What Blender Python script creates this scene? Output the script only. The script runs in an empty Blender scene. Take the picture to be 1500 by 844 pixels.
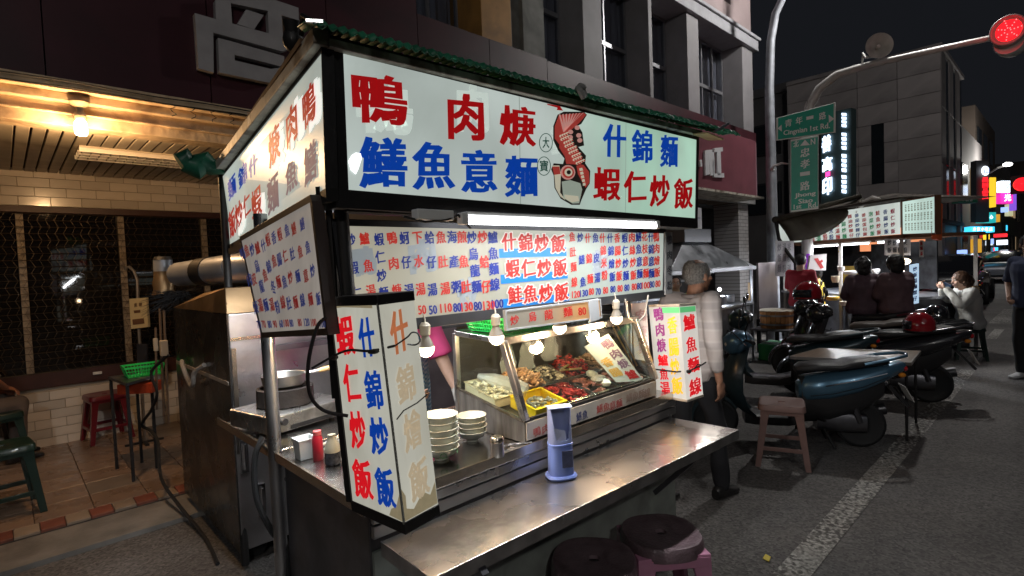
import bpy, bmesh, math, random
from mathutils import Vector, Matrix, noise
random.seed(7)
R = math.radians
V = Vector
scn = bpy.context.scene
col = scn.collection

# ------------------------------------------------------------------ camera
CAM_H, FPX = 1.55, 785.99
yaw, pitch, roll = R(46.468), R(-2.2436), R(-2.2512)
fw = V((math.cos(pitch)*math.cos(yaw), math.cos(pitch)*math.sin(yaw), math.sin(pitch)))
r0 = V((math.sin(yaw), -math.cos(yaw), 0)); u0 = r0.cross(fw)
rt = r0*math.cos(roll) + u0*math.sin(roll); up = u0*math.cos(roll) - r0*math.sin(roll)
CP = V((0, 0, CAM_H))
cam = bpy.data.cameras.new('camera'); camo = bpy.data.objects.new('camera', cam); col.objects.link(camo)
cam.sensor_width = 36; cam.lens = FPX/1500*36; cam.clip_start = .05; cam.clip_end = 2000
m = Matrix((rt, up, -fw)).transposed().to_4x4(); m.translation = CP; camo.matrix_world = m
scn.camera = camo
# ------------------------------------------------------------------ world, sky glow, exposure
w = bpy.data.worlds.new('World'); scn.world = w; w.use_nodes = True
bg = w.node_tree.nodes['Background']
bg.inputs[0].default_value = (.62, .68, .85, 1); bg.inputs[1].default_value = .0125
sun = bpy.data.lights.new('moonlight', 'SUN'); sun.energy = .035; sun.angle = R(30); sun.color = (.9, .93, 1)
so = bpy.data.objects.new('moonlight', sun); col.objects.link(so); so.rotation_euler = (R(48), 0, R(-35))
scn.view_settings.view_transform = 'Standard'; scn.view_settings.look = 'None'
scn.view_settings.exposure = 0; scn.view_settings.gamma = 1
scn.render.engine = 'CYCLES'
scn.cycles.use_denoising = True
scn.cycles.max_bounces = 6; scn.cycles.transparent_max_bounces = 12
scn.cycles.sample_clamp_indirect = 4; scn.cycles.caustics_reflective = False; scn.cycles.caustics_refractive = False

def lamp(name, kind, loc, energy, color=(1, 1, 1), size=.05, sy=None, aim=None, spot=None):
    l = bpy.data.lights.new(name, kind); l.energy = energy; l.color = color
    if kind == 'AREA':
        l.size = size
        if sy: l.shape = 'RECTANGLE'; l.size_y = sy
    else: l.shadow_soft_size = size
    if spot: l.spot_size = spot; l.spot_blend = .5
    o = bpy.data.objects.new(name, l); col.objects.link(o); o.location = loc
    if aim is not None: o.rotation_euler = (V(aim)-V(loc)).to_track_quat('-Z', 'Y').to_euler()
    return o

# ------------------------------------------------------------------ unprojection: photo pixel -> point in the place
def ray(px, py): return rt*((px-750)/FPX) - up*((py-422)/FPX) + fw
def pz(px, py, z): d = ray(px, py); return CP + d*((z-CAM_H)/d.z)
def py_(px, py, y): d = ray(px, py); return CP + d*(y/d.y)
def px_(px, py, x): d = ray(px, py); return CP + d*(x/d.x)
def pd(px, py, t): return CP + ray(px, py)*t

# ------------------------------------------------------------------ materials
MATS = {}
def mat(name, color=(.5, .5, .5), rough=.5, metal=0, emit=None, es=1, alpha=None, trans=0, noise_c=0, nscale=8, bump=0, bscale=60, rvar=0, coat=0, dark=None, dscale=3, damt=.5, ior=1.45, spec=.5, stretch=None, orand=0):
    if name in MATS: return MATS[name]
    m = bpy.data.materials.new(name); m.use_nodes = True; MATS[name] = m
    nt = m.node_tree; N = nt.nodes; L = nt.links; p = N['Principled BSDF']
    p.inputs['Base Color'].default_value = (*color, 1); p.inputs['Roughness'].default_value = rough
    p.inputs['Metallic'].default_value = metal; p.inputs['IOR'].default_value = ior
    p.inputs['Transmission Weight'].default_value = trans
    p.inputs['Coat Weight'].default_value = coat; p.inputs['Specular IOR Level'].default_value = spec
    tc = N.new('ShaderNodeTexCoord'); src = tc.outputs['Object']
    if stretch:
        mp = N.new('ShaderNodeMapping'); mp.inputs['Scale'].default_value = stretch; L.new(src, mp.inputs['Vector']); src = mp.outputs[0]
    def nz(scale, detail=4, dist=0):
        n = N.new('ShaderNodeTexNoise'); n.inputs['Scale'].default_value = scale; n.inputs['Detail'].default_value = detail
        n.inputs['Distortion'].default_value = dist; L.new(src, n.inputs['Vector']); return n.outputs['Fac']
    cur = None
    if noise_c:
        mr = N.new('ShaderNodeMapRange'); L.new(nz(nscale), mr.inputs[0]); mr.inputs[1].default_value = .3; mr.inputs[2].default_value = .7
        mr.inputs[3].default_value = 1-noise_c; mr.inputs[4].default_value = 1+noise_c
        mx = N.new('ShaderNodeMix'); mx.data_type = 'RGBA'; mx.blend_type = 'MULTIPLY'; mx.inputs[0].default_value = 1
        mx.inputs[6].default_value = (*color, 1); L.new(mr.outputs[0], mx.inputs[7]); cur = mx.outputs[2]
    if dark is not None:
        mr = N.new('ShaderNodeMapRange'); L.new(nz(dscale, 6, .6), mr.inputs[0]); mr.inputs[1].default_value = .48; mr.inputs[2].default_value = .66
        mr.inputs[4].default_value = damt
        mx = N.new('ShaderNodeMix'); mx.data_type = 'RGBA'; L.new(mr.outputs[0], mx.inputs[0])
        if cur: L.new(cur, mx.inputs[6])
        else: mx.inputs[6].default_value = (*color, 1)
        mx.inputs[7].default_value = (*dark, 1); cur = mx.outputs[2]
    if orand:        # every piece of a set has its own slight tint
        oi = N.new('ShaderNodeObjectInfo'); mr = N.new('ShaderNodeMapRange'); L.new(oi.outputs['Random'], mr.inputs[0]); mr.inputs[3].default_value = 1-orand; mr.inputs[4].default_value = 1+orand*.6
        mx = N.new('ShaderNodeMix'); mx.data_type = 'RGBA'; mx.blend_type = 'MULTIPLY'; mx.inputs[0].default_value = 1; L.new(mr.outputs[0], mx.inputs[7])
        if cur: L.new(cur, mx.inputs[6])
        else: mx.inputs[6].default_value = (*color, 1)
        cur = mx.outputs[2]
    if cur: L.new(cur, p.inputs['Base Color'])
    if rvar:
        mr = N.new('ShaderNodeMapRange'); L.new(nz(5, 5, .3), mr.inputs[0]); mr.inputs[1].default_value = .3; mr.inputs[2].default_value = .7
        mr.inputs[3].default_value = max(.03, rough-rvar); mr.inputs[4].default_value = min(1, rough+rvar); L.new(mr.outputs[0], p.inputs['Roughness'])
    if bump:
        b = N.new('ShaderNodeBump'); b.inputs['Strength'].default_value = bump; b.inputs['Distance'].default_value = .01
        L.new(nz(bscale, 3), b.inputs['Height']); L.new(b.outputs[0], p.inputs['Normal'])
    if emit:
        p.inputs['Emission Color'].default_value = (*emit, 1); p.inputs['Emission Strength'].default_value = es
    if alpha is not None: p.inputs['Alpha'].default_value = alpha
    return m

def glass_mat(name, tint=(.9, .95, .93), rough=.03, base=.04, film=0):
    if name in MATS: return MATS[name]
    m = bpy.data.materials.new(name); m.use_nodes = True; MATS[name] = m; nt = m.node_tree; N = nt.nodes; L = nt.links
    N.remove(N['Principled BSDF']); out = N['Material Output']
    tr = N.new('ShaderNodeBsdfTransparent'); tr.inputs[0].default_value = (*tint, 1); gl = N.new('ShaderNodeBsdfGlossy'); gl.inputs['Roughness'].default_value = rough
    lw = N.new('ShaderNodeLayerWeight'); lw.inputs[0].default_value = .5; pw = N.new('ShaderNodeMath'); pw.operation = 'POWER'; L.new(lw.outputs['Facing'], pw.inputs[0]); pw.inputs[1].default_value = 4
    fr = N.new('ShaderNodeMath'); fr.operation = 'MULTIPLY_ADD'; L.new(pw.outputs[0], fr.inputs[0]); fr.inputs[1].default_value = .6; fr.inputs[2].default_value = base; mx = N.new('ShaderNodeMixShader'); L.new(fr.outputs[0], mx.inputs[0]); L.new(tr.outputs[0], mx.inputs[1]); L.new(gl.outputs[0], mx.inputs[2]); last = mx.outputs[0]
    if film:
        df = N.new('ShaderNodeBsdfDiffuse'); df.inputs[0].default_value = (.8, .8, .78, 1); nz = N.new('ShaderNodeTexNoise'); nz.inputs['Scale'].default_value = 30; tc = N.new('ShaderNodeTexCoord'); L.new(tc.outputs['Object'], nz.inputs['Vector'])
        mr = N.new('ShaderNodeMapRange'); L.new(nz.outputs['Fac'], mr.inputs[0]); mr.inputs[1].default_value = .35; mr.inputs[2].default_value = .8; mr.inputs[4].default_value = film
        m2 = N.new('ShaderNodeMixShader'); L.new(mr.outputs[0], m2.inputs[0]); L.new(last, m2.inputs[1]); L.new(df.outputs[0], m2.inputs[2]); last = m2.outputs[0]
    L.new(last, out.inputs[0]); return m

def panel_mat(name, color, es, grime=(.35, .33, .24), gamt=.35, gscale=3, base=.22, color2=None, axis=0, x0=0, x1=1):
    """backlit sign sheet: emission with grime on the plastic"""
    if name in MATS: return MATS[name]
    m = bpy.data.materials.new(name); m.use_nodes = True; MATS[name] = m
    nt = m.node_tree; N = nt.nodes; L = nt.links; p = N['Principled BSDF']
    tc = N.new('ShaderNodeTexCoord')
    n = N.new('ShaderNodeTexNoise'); n.inputs['Scale'].default_value = gscale; n.inputs['Detail'].default_value = 7; n.inputs['Distortion'].default_value = .8
    mpp = N.new('ShaderNodeMapping'); mpp.inputs['Scale'].default_value = (1.6, 1.6, .7); L.new(tc.outputs['Object'], mpp.inputs['Vector']); L.new(mpp.outputs[0], n.inputs['Vector'])
    mr = N.new('ShaderNodeMapRange'); L.new(n.outputs['Fac'], mr.inputs[0]); mr.inputs[1].default_value = .42; mr.inputs[2].default_value = .70; mr.inputs[4].default_value = gamt
    mx = N.new('ShaderNodeMix'); mx.data_type = 'RGBA'; L.new(mr.outputs[0], mx.inputs[0])
    mx.inputs[6].default_value = (*color, 1); mx.inputs[7].default_value = (*grime, 1)
    if color2:
        sx = N.new('ShaderNodeSeparateXYZ'); L.new(tc.outputs['Object'], sx.inputs[0])
        m2 = N.new('ShaderNodeMapRange'); L.new(sx.outputs[axis], m2.inputs[0]); m2.inputs[1].default_value = x0; m2.inputs[2].default_value = x1
        m3 = N.new('ShaderNodeMix'); m3.data_type = 'RGBA'; L.new(m2.outputs[0], m3.inputs[0]); m3.inputs[6].default_value = (*color, 1); m3.inputs[7].default_value = (*color2, 1)
        L.new(m3.outputs[2], mx.inputs[6])
    n2 = N.new('ShaderNodeTexNoise'); n2.inputs['Scale'].default_value = 1.7; n2.inputs['Detail'].default_value = 2; L.new(tc.outputs['Object'], n2.inputs['Vector'])
    m4 = N.new('ShaderNodeMapRange'); L.new(n2.outputs['Fac'], m4.inputs[0]); m4.inputs[1].default_value = .3; m4.inputs[2].default_value = .7
    m4.inputs[3].default_value = es*.72; m4.inputs[4].default_value = es*1.15
    L.new(mx.outputs[2], p.inputs['Emission Color']); L.new(m4.outputs[0], p.inputs['Emission Strength'])
    k = N.new('ShaderNodeMix'); k.data_type = 'RGBA'; k.blend_type = 'MULTIPLY'; k.inputs[0].default_value = 1; k.inputs[7].default_value = (base,)*3+(1,)
    L.new(mx.outputs[2], k.inputs[6]); L.new(k.outputs[2], p.inputs['Base Color']); p.inputs['Roughness'].default_value = .35
    return m

STEEL = mat('brushed_steel', (.50, .50, .51), .34, 1, rvar=.12, bump=.25, bscale=9, noise_c=.18, nscale=5)
SHELFM = mat('shelf_steel', (.74, .71, .68), .27, 1, rvar=.035, bump=.30, bscale=12, noise_c=.04, nscale=5)
STEELD = mat('dull_steel', (.22, .22, .24), .42, 1, rvar=.15, bump=.2, bscale=7, noise_c=.3, nscale=3, dark=(.1, .08, .07), damt=.5)
STEELW = mat('greasy_steel', (.30, .22, .15), .45, .8, rvar=.15, bump=.2, noise_c=.3, dark=(.08, .05, .03), damt=.6)
BLACK = mat('black_metal', (.018, .017, .017), .5, .2, noise_c=.3, bump=.1)
RUBBER = mat('black_rubber', (.015, .015, .016), .7, noise_c=.2)
BPLAS = mat('black_plastic', (.02, .02, .022), .38, coat=.2)
WPLAS = mat('white_plastic', (.75, .75, .72), .4, noise_c=.05)
CREAMT = mat('stained_cream_trim', (.55, .52, .44), .55, noise_c=.2, nscale=14, dark=(.12, .08, .05), dscale=9, damt=.9, bump=.1)
GREEN = mat('green_corrugated_sheet', (.02, .17, .09), .42, noise_c=.3, nscale=10, dark=(.01, .03, .02), dscale=6, damt=.6)
TUBEM = mat('lit_tube', (1, 1, 1), .4, emit=(.93, .96, 1), es=6)
BULBM = mat('lit_bulb', (1, 1, 1), .4, emit=(1, .80, .55), es=4.5)
CFLM = mat('lit_warm_bulb', (1, 1, 1), .4, emit=(1, .72, .38), es=12)
CHROME = mat('chrome', (.7, .7, .72), .12, 1)
RED = mat('red_paint_backlit', (.30, .008, .008), .5, emit=(.40, .004, .006), es=.62)
REDK = mat('red_paint', (.5, .02, .02), .5)
BLUE = mat('blue_paint_backlit', (.005, .04, .26), .5, emit=(.003, .055, .42), es=.62)
NAVY = mat('navy_paint_backlit', (.006, .014, .12), .5, emit=(.01, .025, .2), es=.6)
ORNG = mat('faded_orange_paint', (.62, .22, .1), .6, emit=(.65, .2, .08), es=.5, noise_c=.25, nscale=40)
ORNF = mat('faded_tan_paint', (.5, .42, .3), .6, emit=(.56, .45, .30), es=.6, noise_c=.35, nscale=60)
YELL = mat('orange_yellow_paint', (.75, .4, .02), .5, emit=(.8, .4, .01), es=.7)
PURP = mat('purple_paint', (.22, .03, .16), .5, emit=(.2, .02, .14), es=.6)
MAUVE = mat('faded_mauve_paint', (.22, .16, .2), .6, emit=(.22, .15, .19), es=.5, noise_c=.2, nscale=40)

# ------------------------------------------------------------------ naming and building helpers
OFF = {}
def tag(o, label=None, cat=None, group=None, kind=None):
    if label: o['label'] = label
    if cat: o['category'] = cat
    if group: o['group'] = group
    if kind: o['kind'] = kind
    return o
def thing(name, label, cat, loc=(0, 0, 0), group=None):
    o = bpy.data.objects.new(name, None); col.objects.link(o); o.location = loc; o.empty_display_size = .1
    OFF[o] = V(loc); return tag(o, label, cat, group)
def kids(o): return [c for c in col.objects if c.parent == o]
def copy_tree(o, parent=None):
    ch = kids(o)
    c = o.copy(); col.objects.link(c)
    if parent: c.parent = parent
    for x in ch: copy_tree(x, c)
    return c
def place(o, loc, rz=0, label=None, group=None, sc=1):
    o.location = loc; o.rotation_euler = (0, 0, rz); o.scale = (sc,)*3
    if label: o['label'] = label
    if group: o['group'] = group
    return o
def cr(pts, n=7):       # smooth curve through the given points
    pts = [V(p) for p in pts]; P = [pts[0]]+pts+[pts[-1]]; out = []
    for i in range(1, len(P)-2):
        a, b, c, d = P[i-1:i+3]
        for k in range(n):
            t = k/n; out.append(.5*((2*b)+(c-a)*t+(2*a-5*b+4*c-d)*t*t+(3*b-a-3*c+d)*t**3))
    return out+[pts[-1]]
def frame_of(d):
    d = d.normalized(); a = V((0, 0, 1)) if abs(d.z) < .9 else V((1, 0, 0))
    x = d.cross(a).normalized(); return x, x.cross(d).normalized()

class MB:
    def __init__(s): s.v = []; s.f = []; s.mi = []; s.cm = 0; s.T = None; s.gr = []
    def add(s, vs, fs):
        b = len(s.v)
        s.v += [(s.T @ V(p)) if s.T else V(p) for p in vs]; s.f += [[i+b for i in f] for f in fs]; s.mi += [s.cm]*len(fs); return s
    def box(s, c, d, rot=None):
        x, y, z = d[0]/2, d[1]/2, d[2]/2
        vs = [V((i*x, j*y, k*z)) for k in (-1, 1) for j in (-1, 1) for i in (-1, 1)]
        if rot: vs = [rot @ p for p in vs]
        return s.add([p+V(c) for p in vs], [[0, 2, 3, 1], [4, 5, 7, 6], [0, 1, 5, 4], [2, 6, 7, 3], [0, 4, 6, 2], [1, 3, 7, 5]])
    def bx(s, x0, x1, y0, y1, z0, z1): return s.box(((x0+x1)/2, (y0+y1)/2, (z0+z1)/2), (x1-x0, y1-y0, z1-z0))
    def hexa(s, a, b):   # two matching quads
        n = len(a)
        return s.add(list(a)+list(b), [list(range(n))[::-1], list(range(n, 2*n))]+[[i, (i+1) % n, n+(i+1) % n, n+i] for i in range(n)])
    def slab(s, quad, t):  # polygon thickened along its normal, away behind
        q = [V(p) for p in quad]; n = (q[1]-q[0]).cross(q[-1]-q[0]).normalized()
        return s.hexa(q, [p+n*t for p in q])
    def bar(s, a, b, w, h=None, upv=(0, 0, 1)):
        a, b = V(a), V(b); h = h or w; d = (b-a).normalized(); x = d.cross(V(upv))
        if x.length < 1e-3: x = d.cross(V((1, 0, 0)))
        x.normalize(); y = x.cross(d)
        q = [x*i*w/2+y*j*h/2 for i, j in ((-1, -1), (1, -1), (1, 1), (-1, 1))]
        return s.hexa([a+p for p in q], [b+p for p in q])
    def cyl(s, a, b, r, r2=None, n=12, cap=True):
        a, b = V(a), V(b); r2 = r if r2 is None else r2; x, y = frame_of(b-a)
        cs = [(math.cos(2*math.pi*i/n), math.sin(2*math.pi*i/n)) for i in range(n)]
        vs = [a+(x*c+y*q)*r for c, q in cs]+[b+(x*c+y*q)*r2 for c, q in cs]
        fs = [[i, (i+1) % n, n+(i+1) % n, n+i] for i in range(n)]
        if cap: fs += [list(range(n))[::-1], list(range(n, 2*n))]
        return s.add(vs, fs)
    def tube(s, pts, r, n=8):
        pts = [V(p) for p in pts]; vs = []; rs = r if isinstance(r, (list, tuple)) else [r]*len(pts); px = None
        for i, p in enumerate(pts):
            d = (pts[min(i+1, len(pts)-1)]-pts[max(i-1, 0)]).normalized()
            if px is None: px, _ = frame_of(d)
            px = (px-d*px.dot(d)).normalized(); q = d.cross(px)
            vs += [p+(px*math.cos(2*math.pi*k/n)+q*math.sin(2*math.pi*k/n))*rs[i] for k in range(n)]
        fs = [[i*n+k, i*n+(k+1) % n, (i+1)*n+(k+1) % n, (i+1)*n+k] for i in range(len(pts)-1) for k in range(n)]
        fs += [list(range(n))[::-1], [len(vs)-n+k for k in range(n)]]
        return s.add(vs, fs)
    def lathe(s, prof, c=(0, 0, 0), n=20, ax='z', M=None):
        vs = []
        for r, z in prof:
            for k in range(n):
                a = 2*math.pi*k/n; p = V((r*math.cos(a), r*math.sin(a), z))
                if ax == 'y': p = V((p.x, p.z, p.y))
                if M: p = M @ p
                vs.append(p+V(c))
        fs = [[i*n+k, i*n+(k+1) % n, (i+1)*n+(k+1) % n, (i+1)*n+k] for i in range(len(prof)-1) for k in range(n)]
        if prof[0][0] > 1e-4: fs.append(list(range(n))[::-1])
        if prof[-1][0] > 1e-4: fs.append([len(vs)-n+k for k in range(n)])
        return s.add(vs, fs)
    def ball(s, c, r, n=14, m=8, M=None):
        r = r if isinstance(r, (tuple, list)) else (r, r, r); vs = []
        for i in range(m+1):
            t = math.pi*i/m
            for k in range(n):
                a = 2*math.pi*k/n; p = V((r[0]*math.sin(t)*math.cos(a), r[1]*math.sin(t)*math.sin(a), r[2]*math.cos(t)))
                vs.append((M @ p if M else p)+V(c))
        return s.add(vs, [[i*n+k, (i+1)*n+k, (i+1)*n+(k+1) % n, i*n+(k+1) % n] for i in range(m) for k in range(n)])
    def loft(s, rings, cap=True):
        n = len(rings[0]); vs = [p for r_ in rings for p in r_]
        fs = [[i*n+k, i*n+(k+1) % n, (i+1)*n+(k+1) % n, (i+1)*n+k] for i in range(len(rings)-1) for k in range(n)]
        if cap: fs += [list(range(n))[::-1], [len(vs)-n+k for k in range(n)]]
        return s.add(vs, fs)
    def quad(s, *p): return s.add(list(p), [list(range(len(p)))])
    def build(s, name, mt, parent=None, smooth=False, bevel=0, off=None, sub=0):
        if 'lettering' in name and len(s.gr) > 1:
            if len(s.gr) > 60: o = MB.build_one(s, name, mt, parent, smooth, bevel, off, sub); o['kind'] = 'stuff'; return o
            o = None
            for v0, v1, f0, f1 in s.gr:      # every painted character is a piece of its own
                k = MB(); k.v = s.v[v0:v1]; k.f = [[i-v0 for i in f] for f in s.f[f0:f1]]; k.mi = [0]*len(k.f); o = k.build_one(name.replace('lettering', 'character'), mt, parent, smooth, bevel, off, sub)
            return o
        return s.build_one(name, mt, parent, smooth, bevel, off, sub)
    def build_one(s, name, mt, parent=None, smooth=False, bevel=0, off=None, sub=0):
        me = bpy.data.meshes.new(name)
        o_ = off if off is not None else OFF.get(parent, V((0, 0, 0)))
        me.from_pydata([tuple(p-o_) for p in s.v], [], s.f)
        for q in (mt if isinstance(mt, (list, tuple)) else [mt]): me.materials.append(q)
        if any(s.mi): me.polygons.foreach_set('material_index', s.mi)
        bm = bmesh.new(); bm.from_mesh(me); bmesh.ops.remove_doubles(bm, verts=bm.verts, dist=1e-5)
        bmesh.ops.recalc_face_normals(bm, faces=bm.faces); bm.to_mesh(me); bm.free()
        if smooth:
            me.polygons.foreach_set('use_smooth', [True]*len(me.polygons))
            me.set_sharp_from_angle(angle=R(40))
        o = bpy.data.objects.new(name, me); col.objects.link(o); o.parent = parent; OFF[o] = o_
        if bevel:
            b = o.modifiers.new('bevel', 'BEVEL'); b.width = bevel; b.segments = 2; b.limit_method = 'ANGLE'
        if sub:
            b = o.modifiers.new('sub', 'SUBSURF'); b.levels = b.render_levels = sub
        return o
def struct(o): o['kind'] = 'structure'; return o
def stuff(o): o['kind'] = 'stuff'; return o
def ring(cx, hw, z0, z1, e=2.6, n=16, y0=0):
    out = []
    for k in range(n):
        a = 2*math.pi*k/n; c, s_ = math.cos(a), math.sin(a)
        out.append(V((cx, y0+hw*math.copysign(abs(c)**(2/e), c), (z0+z1)/2+(z1-z0)/2*math.copysign(abs(s_)**(2/e), s_))))
    return out

# ------------------------------------------------------------------ hand-painted lettering
GC = {}
def glyph(ch, off=.018):
    k = (ch, off)
    if k not in GC:
        c = bpy.data.curves.new('g', 'FONT'); c.body = ch; c.resolution_u = 2
        o = bpy.data.objects.new('g', c); col.objects.link(o)
        me = bpy.data.meshes.new_from_object(o.evaluated_get(bpy.context.evaluated_depsgraph_get()))
        vs = [v.co.copy() for v in me.vertices]; fs = [list(p.vertices) for p in me.polygons]
        col.objects.unlink(o); bpy.data.objects.remove(o); bpy.data.curves.remove(c); bpy.data.meshes.remove(me)
        brush = off > 0 and not ch.isascii() and ch != '一'
        if off > 0:      # thicken the strokes: push the outline outwards, more sideways than up and down
            ec = {}
            for f in fs:
                for i in range(len(f)):
                    a_, b_ = f[i], f[(i+1) % len(f)]; k2 = (min(a_, b_), max(a_, b_)); ec.setdefault(k2, []).append((a_, b_))
            sh = [V((0, 0, 0)) for _ in vs]
            for e in ec.values():
                if len(e) == 1:
                    a_, b_ = e[0]; d = vs[b_]-vs[a_]
                    if d.length > 1e-6: nn = V((d.y, -d.x, 0)).normalized(); sh[a_] += nn; sh[b_] += nn
            for i, q in enumerate(sh):
                if q.length > .1: q.normalize(); vs[i] = vs[i]+V((q.x*off*1.75, q.y*off*.75, 0))
        if brush:
            for i, p in enumerate(vs): p.y += .10*(p.x-.45)*(1 if len(ch) == 1 else 0)
        x0 = min(p.x for p in vs); x1 = max(p.x for p in vs); y0 = min(p.y for p in vs); y1 = max(p.y for p in vs)
        out = []
        for p in vs:
            x, y = (p.x-x0)/max(x1-x0, 1e-4), (p.y-y0)/max(y1-y0, .25 if ch == '一' else 1e-4)
            if ch == '一': y += .4
            if brush:
                h = sum(map(ord, ch))
                x += .020*noise.noise(V((x*5, y*5, h*.37))); y += .020*noise.noise(V((x*5, y*5, h*.37+9)))
            out.append((x, y))
        GC[k] = (out, fs)
    return GC[k]
class Panel:
    def __init__(s, TL, TR, BR, BL):
        s.c = [V(TL), V(TR), V(BR), V(BL)]
        s.n = (s.c[1]-s.c[0]).cross(s.c[3]-s.c[0]).normalized()   # away from the reader
        if s.n.dot(s.c[0]-CP) < 0: s.n = -s.n
    def at(s, u, v, o=.003):
        a, b, c, d = s.c; return (a*(1-u)+b*u)*(1-v)+(d*(1-u)+c*u)*v - s.n*o
    def uv(s, px, py):
        d = ray(px, py); P = CP+d*((s.c[0]-CP).dot(s.n)/d.dot(s.n)); u = v = .5
        for _ in range(8):
            e = P-s.at(u, v, 0); du = s.at(u+.01, v, 0)-s.at(u, v, 0); dv = s.at(u, v+.01, 0)-s.at(u, v, 0); du *= 100; dv *= 100
            a11, a12, a22 = du.dot(du), du.dot(dv), dv.dot(dv); b1, b2 = e.dot(du), e.dot(dv); D = a11*a22-a12*a12
            u += (b1*a22-b2*a12)/D; v += (a11*b2-a12*b1)/D
        return u, v
    def put(s, mb, ch, u0, v0, u1, v1, off=.018, o=.003):
        vs, fs = glyph(ch, off); mb.gr.append((len(mb.v), len(mb.v)+len(vs), len(mb.f), len(mb.f)+len(fs)))
        mb.add([s.at(u0+(u1-u0)*x, v1-(v1-v0)*y, o) for x, y in vs], fs)
    def pix(s, mb, ch, cx, cy, w_, h_, off=.018, o=.003):
        u0, _ = s.uv(cx-w_/2, cy); u1, _ = s.uv(cx+w_/2, cy); _, v0 = s.uv(cx, cy-h_/2); _, v1 = s.uv(cx, cy+h_/2)
        s.put(mb, ch, u0, v0, u1, v1, off, o)
    def poly(s, mb, pts, o=.003, pix=True):
        mb.gr.append((len(mb.v), len(mb.v)+len(pts), len(mb.f), len(mb.f)+1))
        mb.add([s.at(*(s.uv(*p) if pix else p), o) for p in pts], [list(range(len(pts)))])
    def row(s, mb, chars, cx0, cy0, cx1, cy1, w_, h_, off=.018, o=.003):
        n = len(chars)
        for i, c in enumerate(chars):
            t = i/(n-1) if n > 1 else 0
            s.pix(mb, c, cx0+(cx1-cx0)*t, cy0+(cy1-cy0)*t, w_, h_, off, o)
    def slab(s, mb, t=.05, o=0, grow=0):
        a, b, c, d = s.c; m_ = (a+b+c+d)/4
        q = [p+(p-m_).normalized()*grow-s.n*o for p in (a, b, c, d)]
        mb.hexa(q, [p+s.n*t for p in q])
    def rim(s, mb, wt, wb, wl, wr, t=.06, o=.003):
        """four frame bars just outside the sheet"""
        a, b, c, d = s.c; ux = (b-a).normalized(); uy = (d-a).normalized()
        A, B, C, D = a-ux*wl-uy*wt, b+ux*wr-uy*wt, c+ux*wr+uy*wb, d-ux*wl+uy*wb
        q1 = (a-ux*wl, b+ux*wr); q2 = (d-ux*wl, c+ux*wr)
        for quad in ([A, B, q1[1], q1[0]], [q2[0], q2[1], C, D], [q1[0], a, d, q2[0]], [b, q1[1], q2[1], c]):
            mb.hexa([p-s.n*o for p in quad], [p+s.n*t for p in quad])
# =================================================================== THE SETTING
def asphalt_mat(name, c, wear=None):
    m = bpy.data.materials.new(name); m.use_nodes = True; nt = m.node_tree; N = nt.nodes; L = nt.links; p = N['Principled BSDF']
    tc = N.new('ShaderNodeTexCoord')
    def nz(s, d=4): n = N.new('ShaderNodeTexNoise'); n.inputs['Scale'].default_value = s; n.inputs['Detail'].default_value = d; L.new(tc.outputs['Object'], n.inputs['Vector']); return n.outputs['Fac']
    vo = N.new('ShaderNodeTexVoronoi'); vo.inputs['Scale'].default_value = 75; L.new(tc.outputs['Object'], vo.inputs['Vector'])
    r1 = N.new('ShaderNodeMapRange'); L.new(vo.outputs['Color'], r1.inputs[0]); r1.inputs[3].default_value = .45; r1.inputs[4].default_value = 1.75
    r2 = N.new('ShaderNodeMapRange'); L.new(nz(.8, 6), r2.inputs[0]); r2.inputs[1].default_value = .3; r2.inputs[2].default_value = .7; r2.inputs[3].default_value = .5; r2.inputs[4].default_value = 1.45
    mu = N.new('ShaderNodeMath'); mu.operation = 'MULTIPLY'; L.new(r1.outputs[0], mu.inputs[0]); L.new(r2.outputs[0], mu.inputs[1])
    mx = N.new('ShaderNodeMix'); mx.data_type = 'RGBA'; mx.blend_type = 'MULTIPLY'; mx.inputs[0].default_value = 1; mx.inputs[6].default_value = (*c, 1); L.new(mu.outputs[0], mx.inputs[7])
    out = mx.outputs[2]
    if wear:
        n_ = N.new('ShaderNodeMath'); n_.operation = 'ADD'; L.new(nz(38, 9), n_.inputs[0]); n3_ = N.new('ShaderNodeMath'); n3_.operation = 'MULTIPLY_ADD'; L.new(nz(1.6, 3), n3_.inputs[0]); n3_.inputs[1].default_value = .55; n3_.inputs[2].default_value = -.285; L.new(n3_.outputs[0], n_.inputs[1]); n = n_.outputs[0]; r3 = N.new('ShaderNodeMapRange'); L.new(n, r3.inputs[0]); r3.inputs[1].default_value = .42; r3.inputs[2].default_value = .60
        m2 = N.new('ShaderNodeMix'); m2.data_type = 'RGBA'; L.new(r3.outputs[0], m2.inputs[0]); L.new(out, m2.inputs[6]); m2.inputs[7].default_value = (*wear, 1); out = m2.outputs[2]
    L.new(out, p.inputs['Base Color']); p.inputs['Roughness'].default_value = .72
    b = N.new('ShaderNodeBump'); b.inputs['Strength'].default_value = .6; b.inputs['Distance'].default_value = .006; L.new(vo.outputs['Distance'], b.inputs['Height']); L.new(b.outputs[0], p.inputs['Normal'])
    return m
ASPH = asphalt_mat('asphalt', (.095, .089, .085)); LINE = asphalt_mat('worn_road_paint', (.33, .32, .295), (.07, .065, .06))
g = MB(); g.quad((-200, -250, 0), (600, -250, 0), (600, 250, 0), (-200, 250, 0)); struct(g.build('road', ASPH))
PAT = asphalt_mat('newer_asphalt_patch', (.055, .052, .050))
g = MB(); g.quad((5.2, -.9, .0025), (9.4, -1.1, .0025), (9.6, -.1, .0025), (5.3, .0, .0025)); struct(g.build('road_patch', PAT))
g = MB(); g.quad((2.6, 2.1, .0025), (4.6, 2.2, .0025), (4.55, 3.0, .0025), (2.6, 2.95, .0025)); struct(g.build('road_patch', PAT))
rc = random.Random(9)
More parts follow.
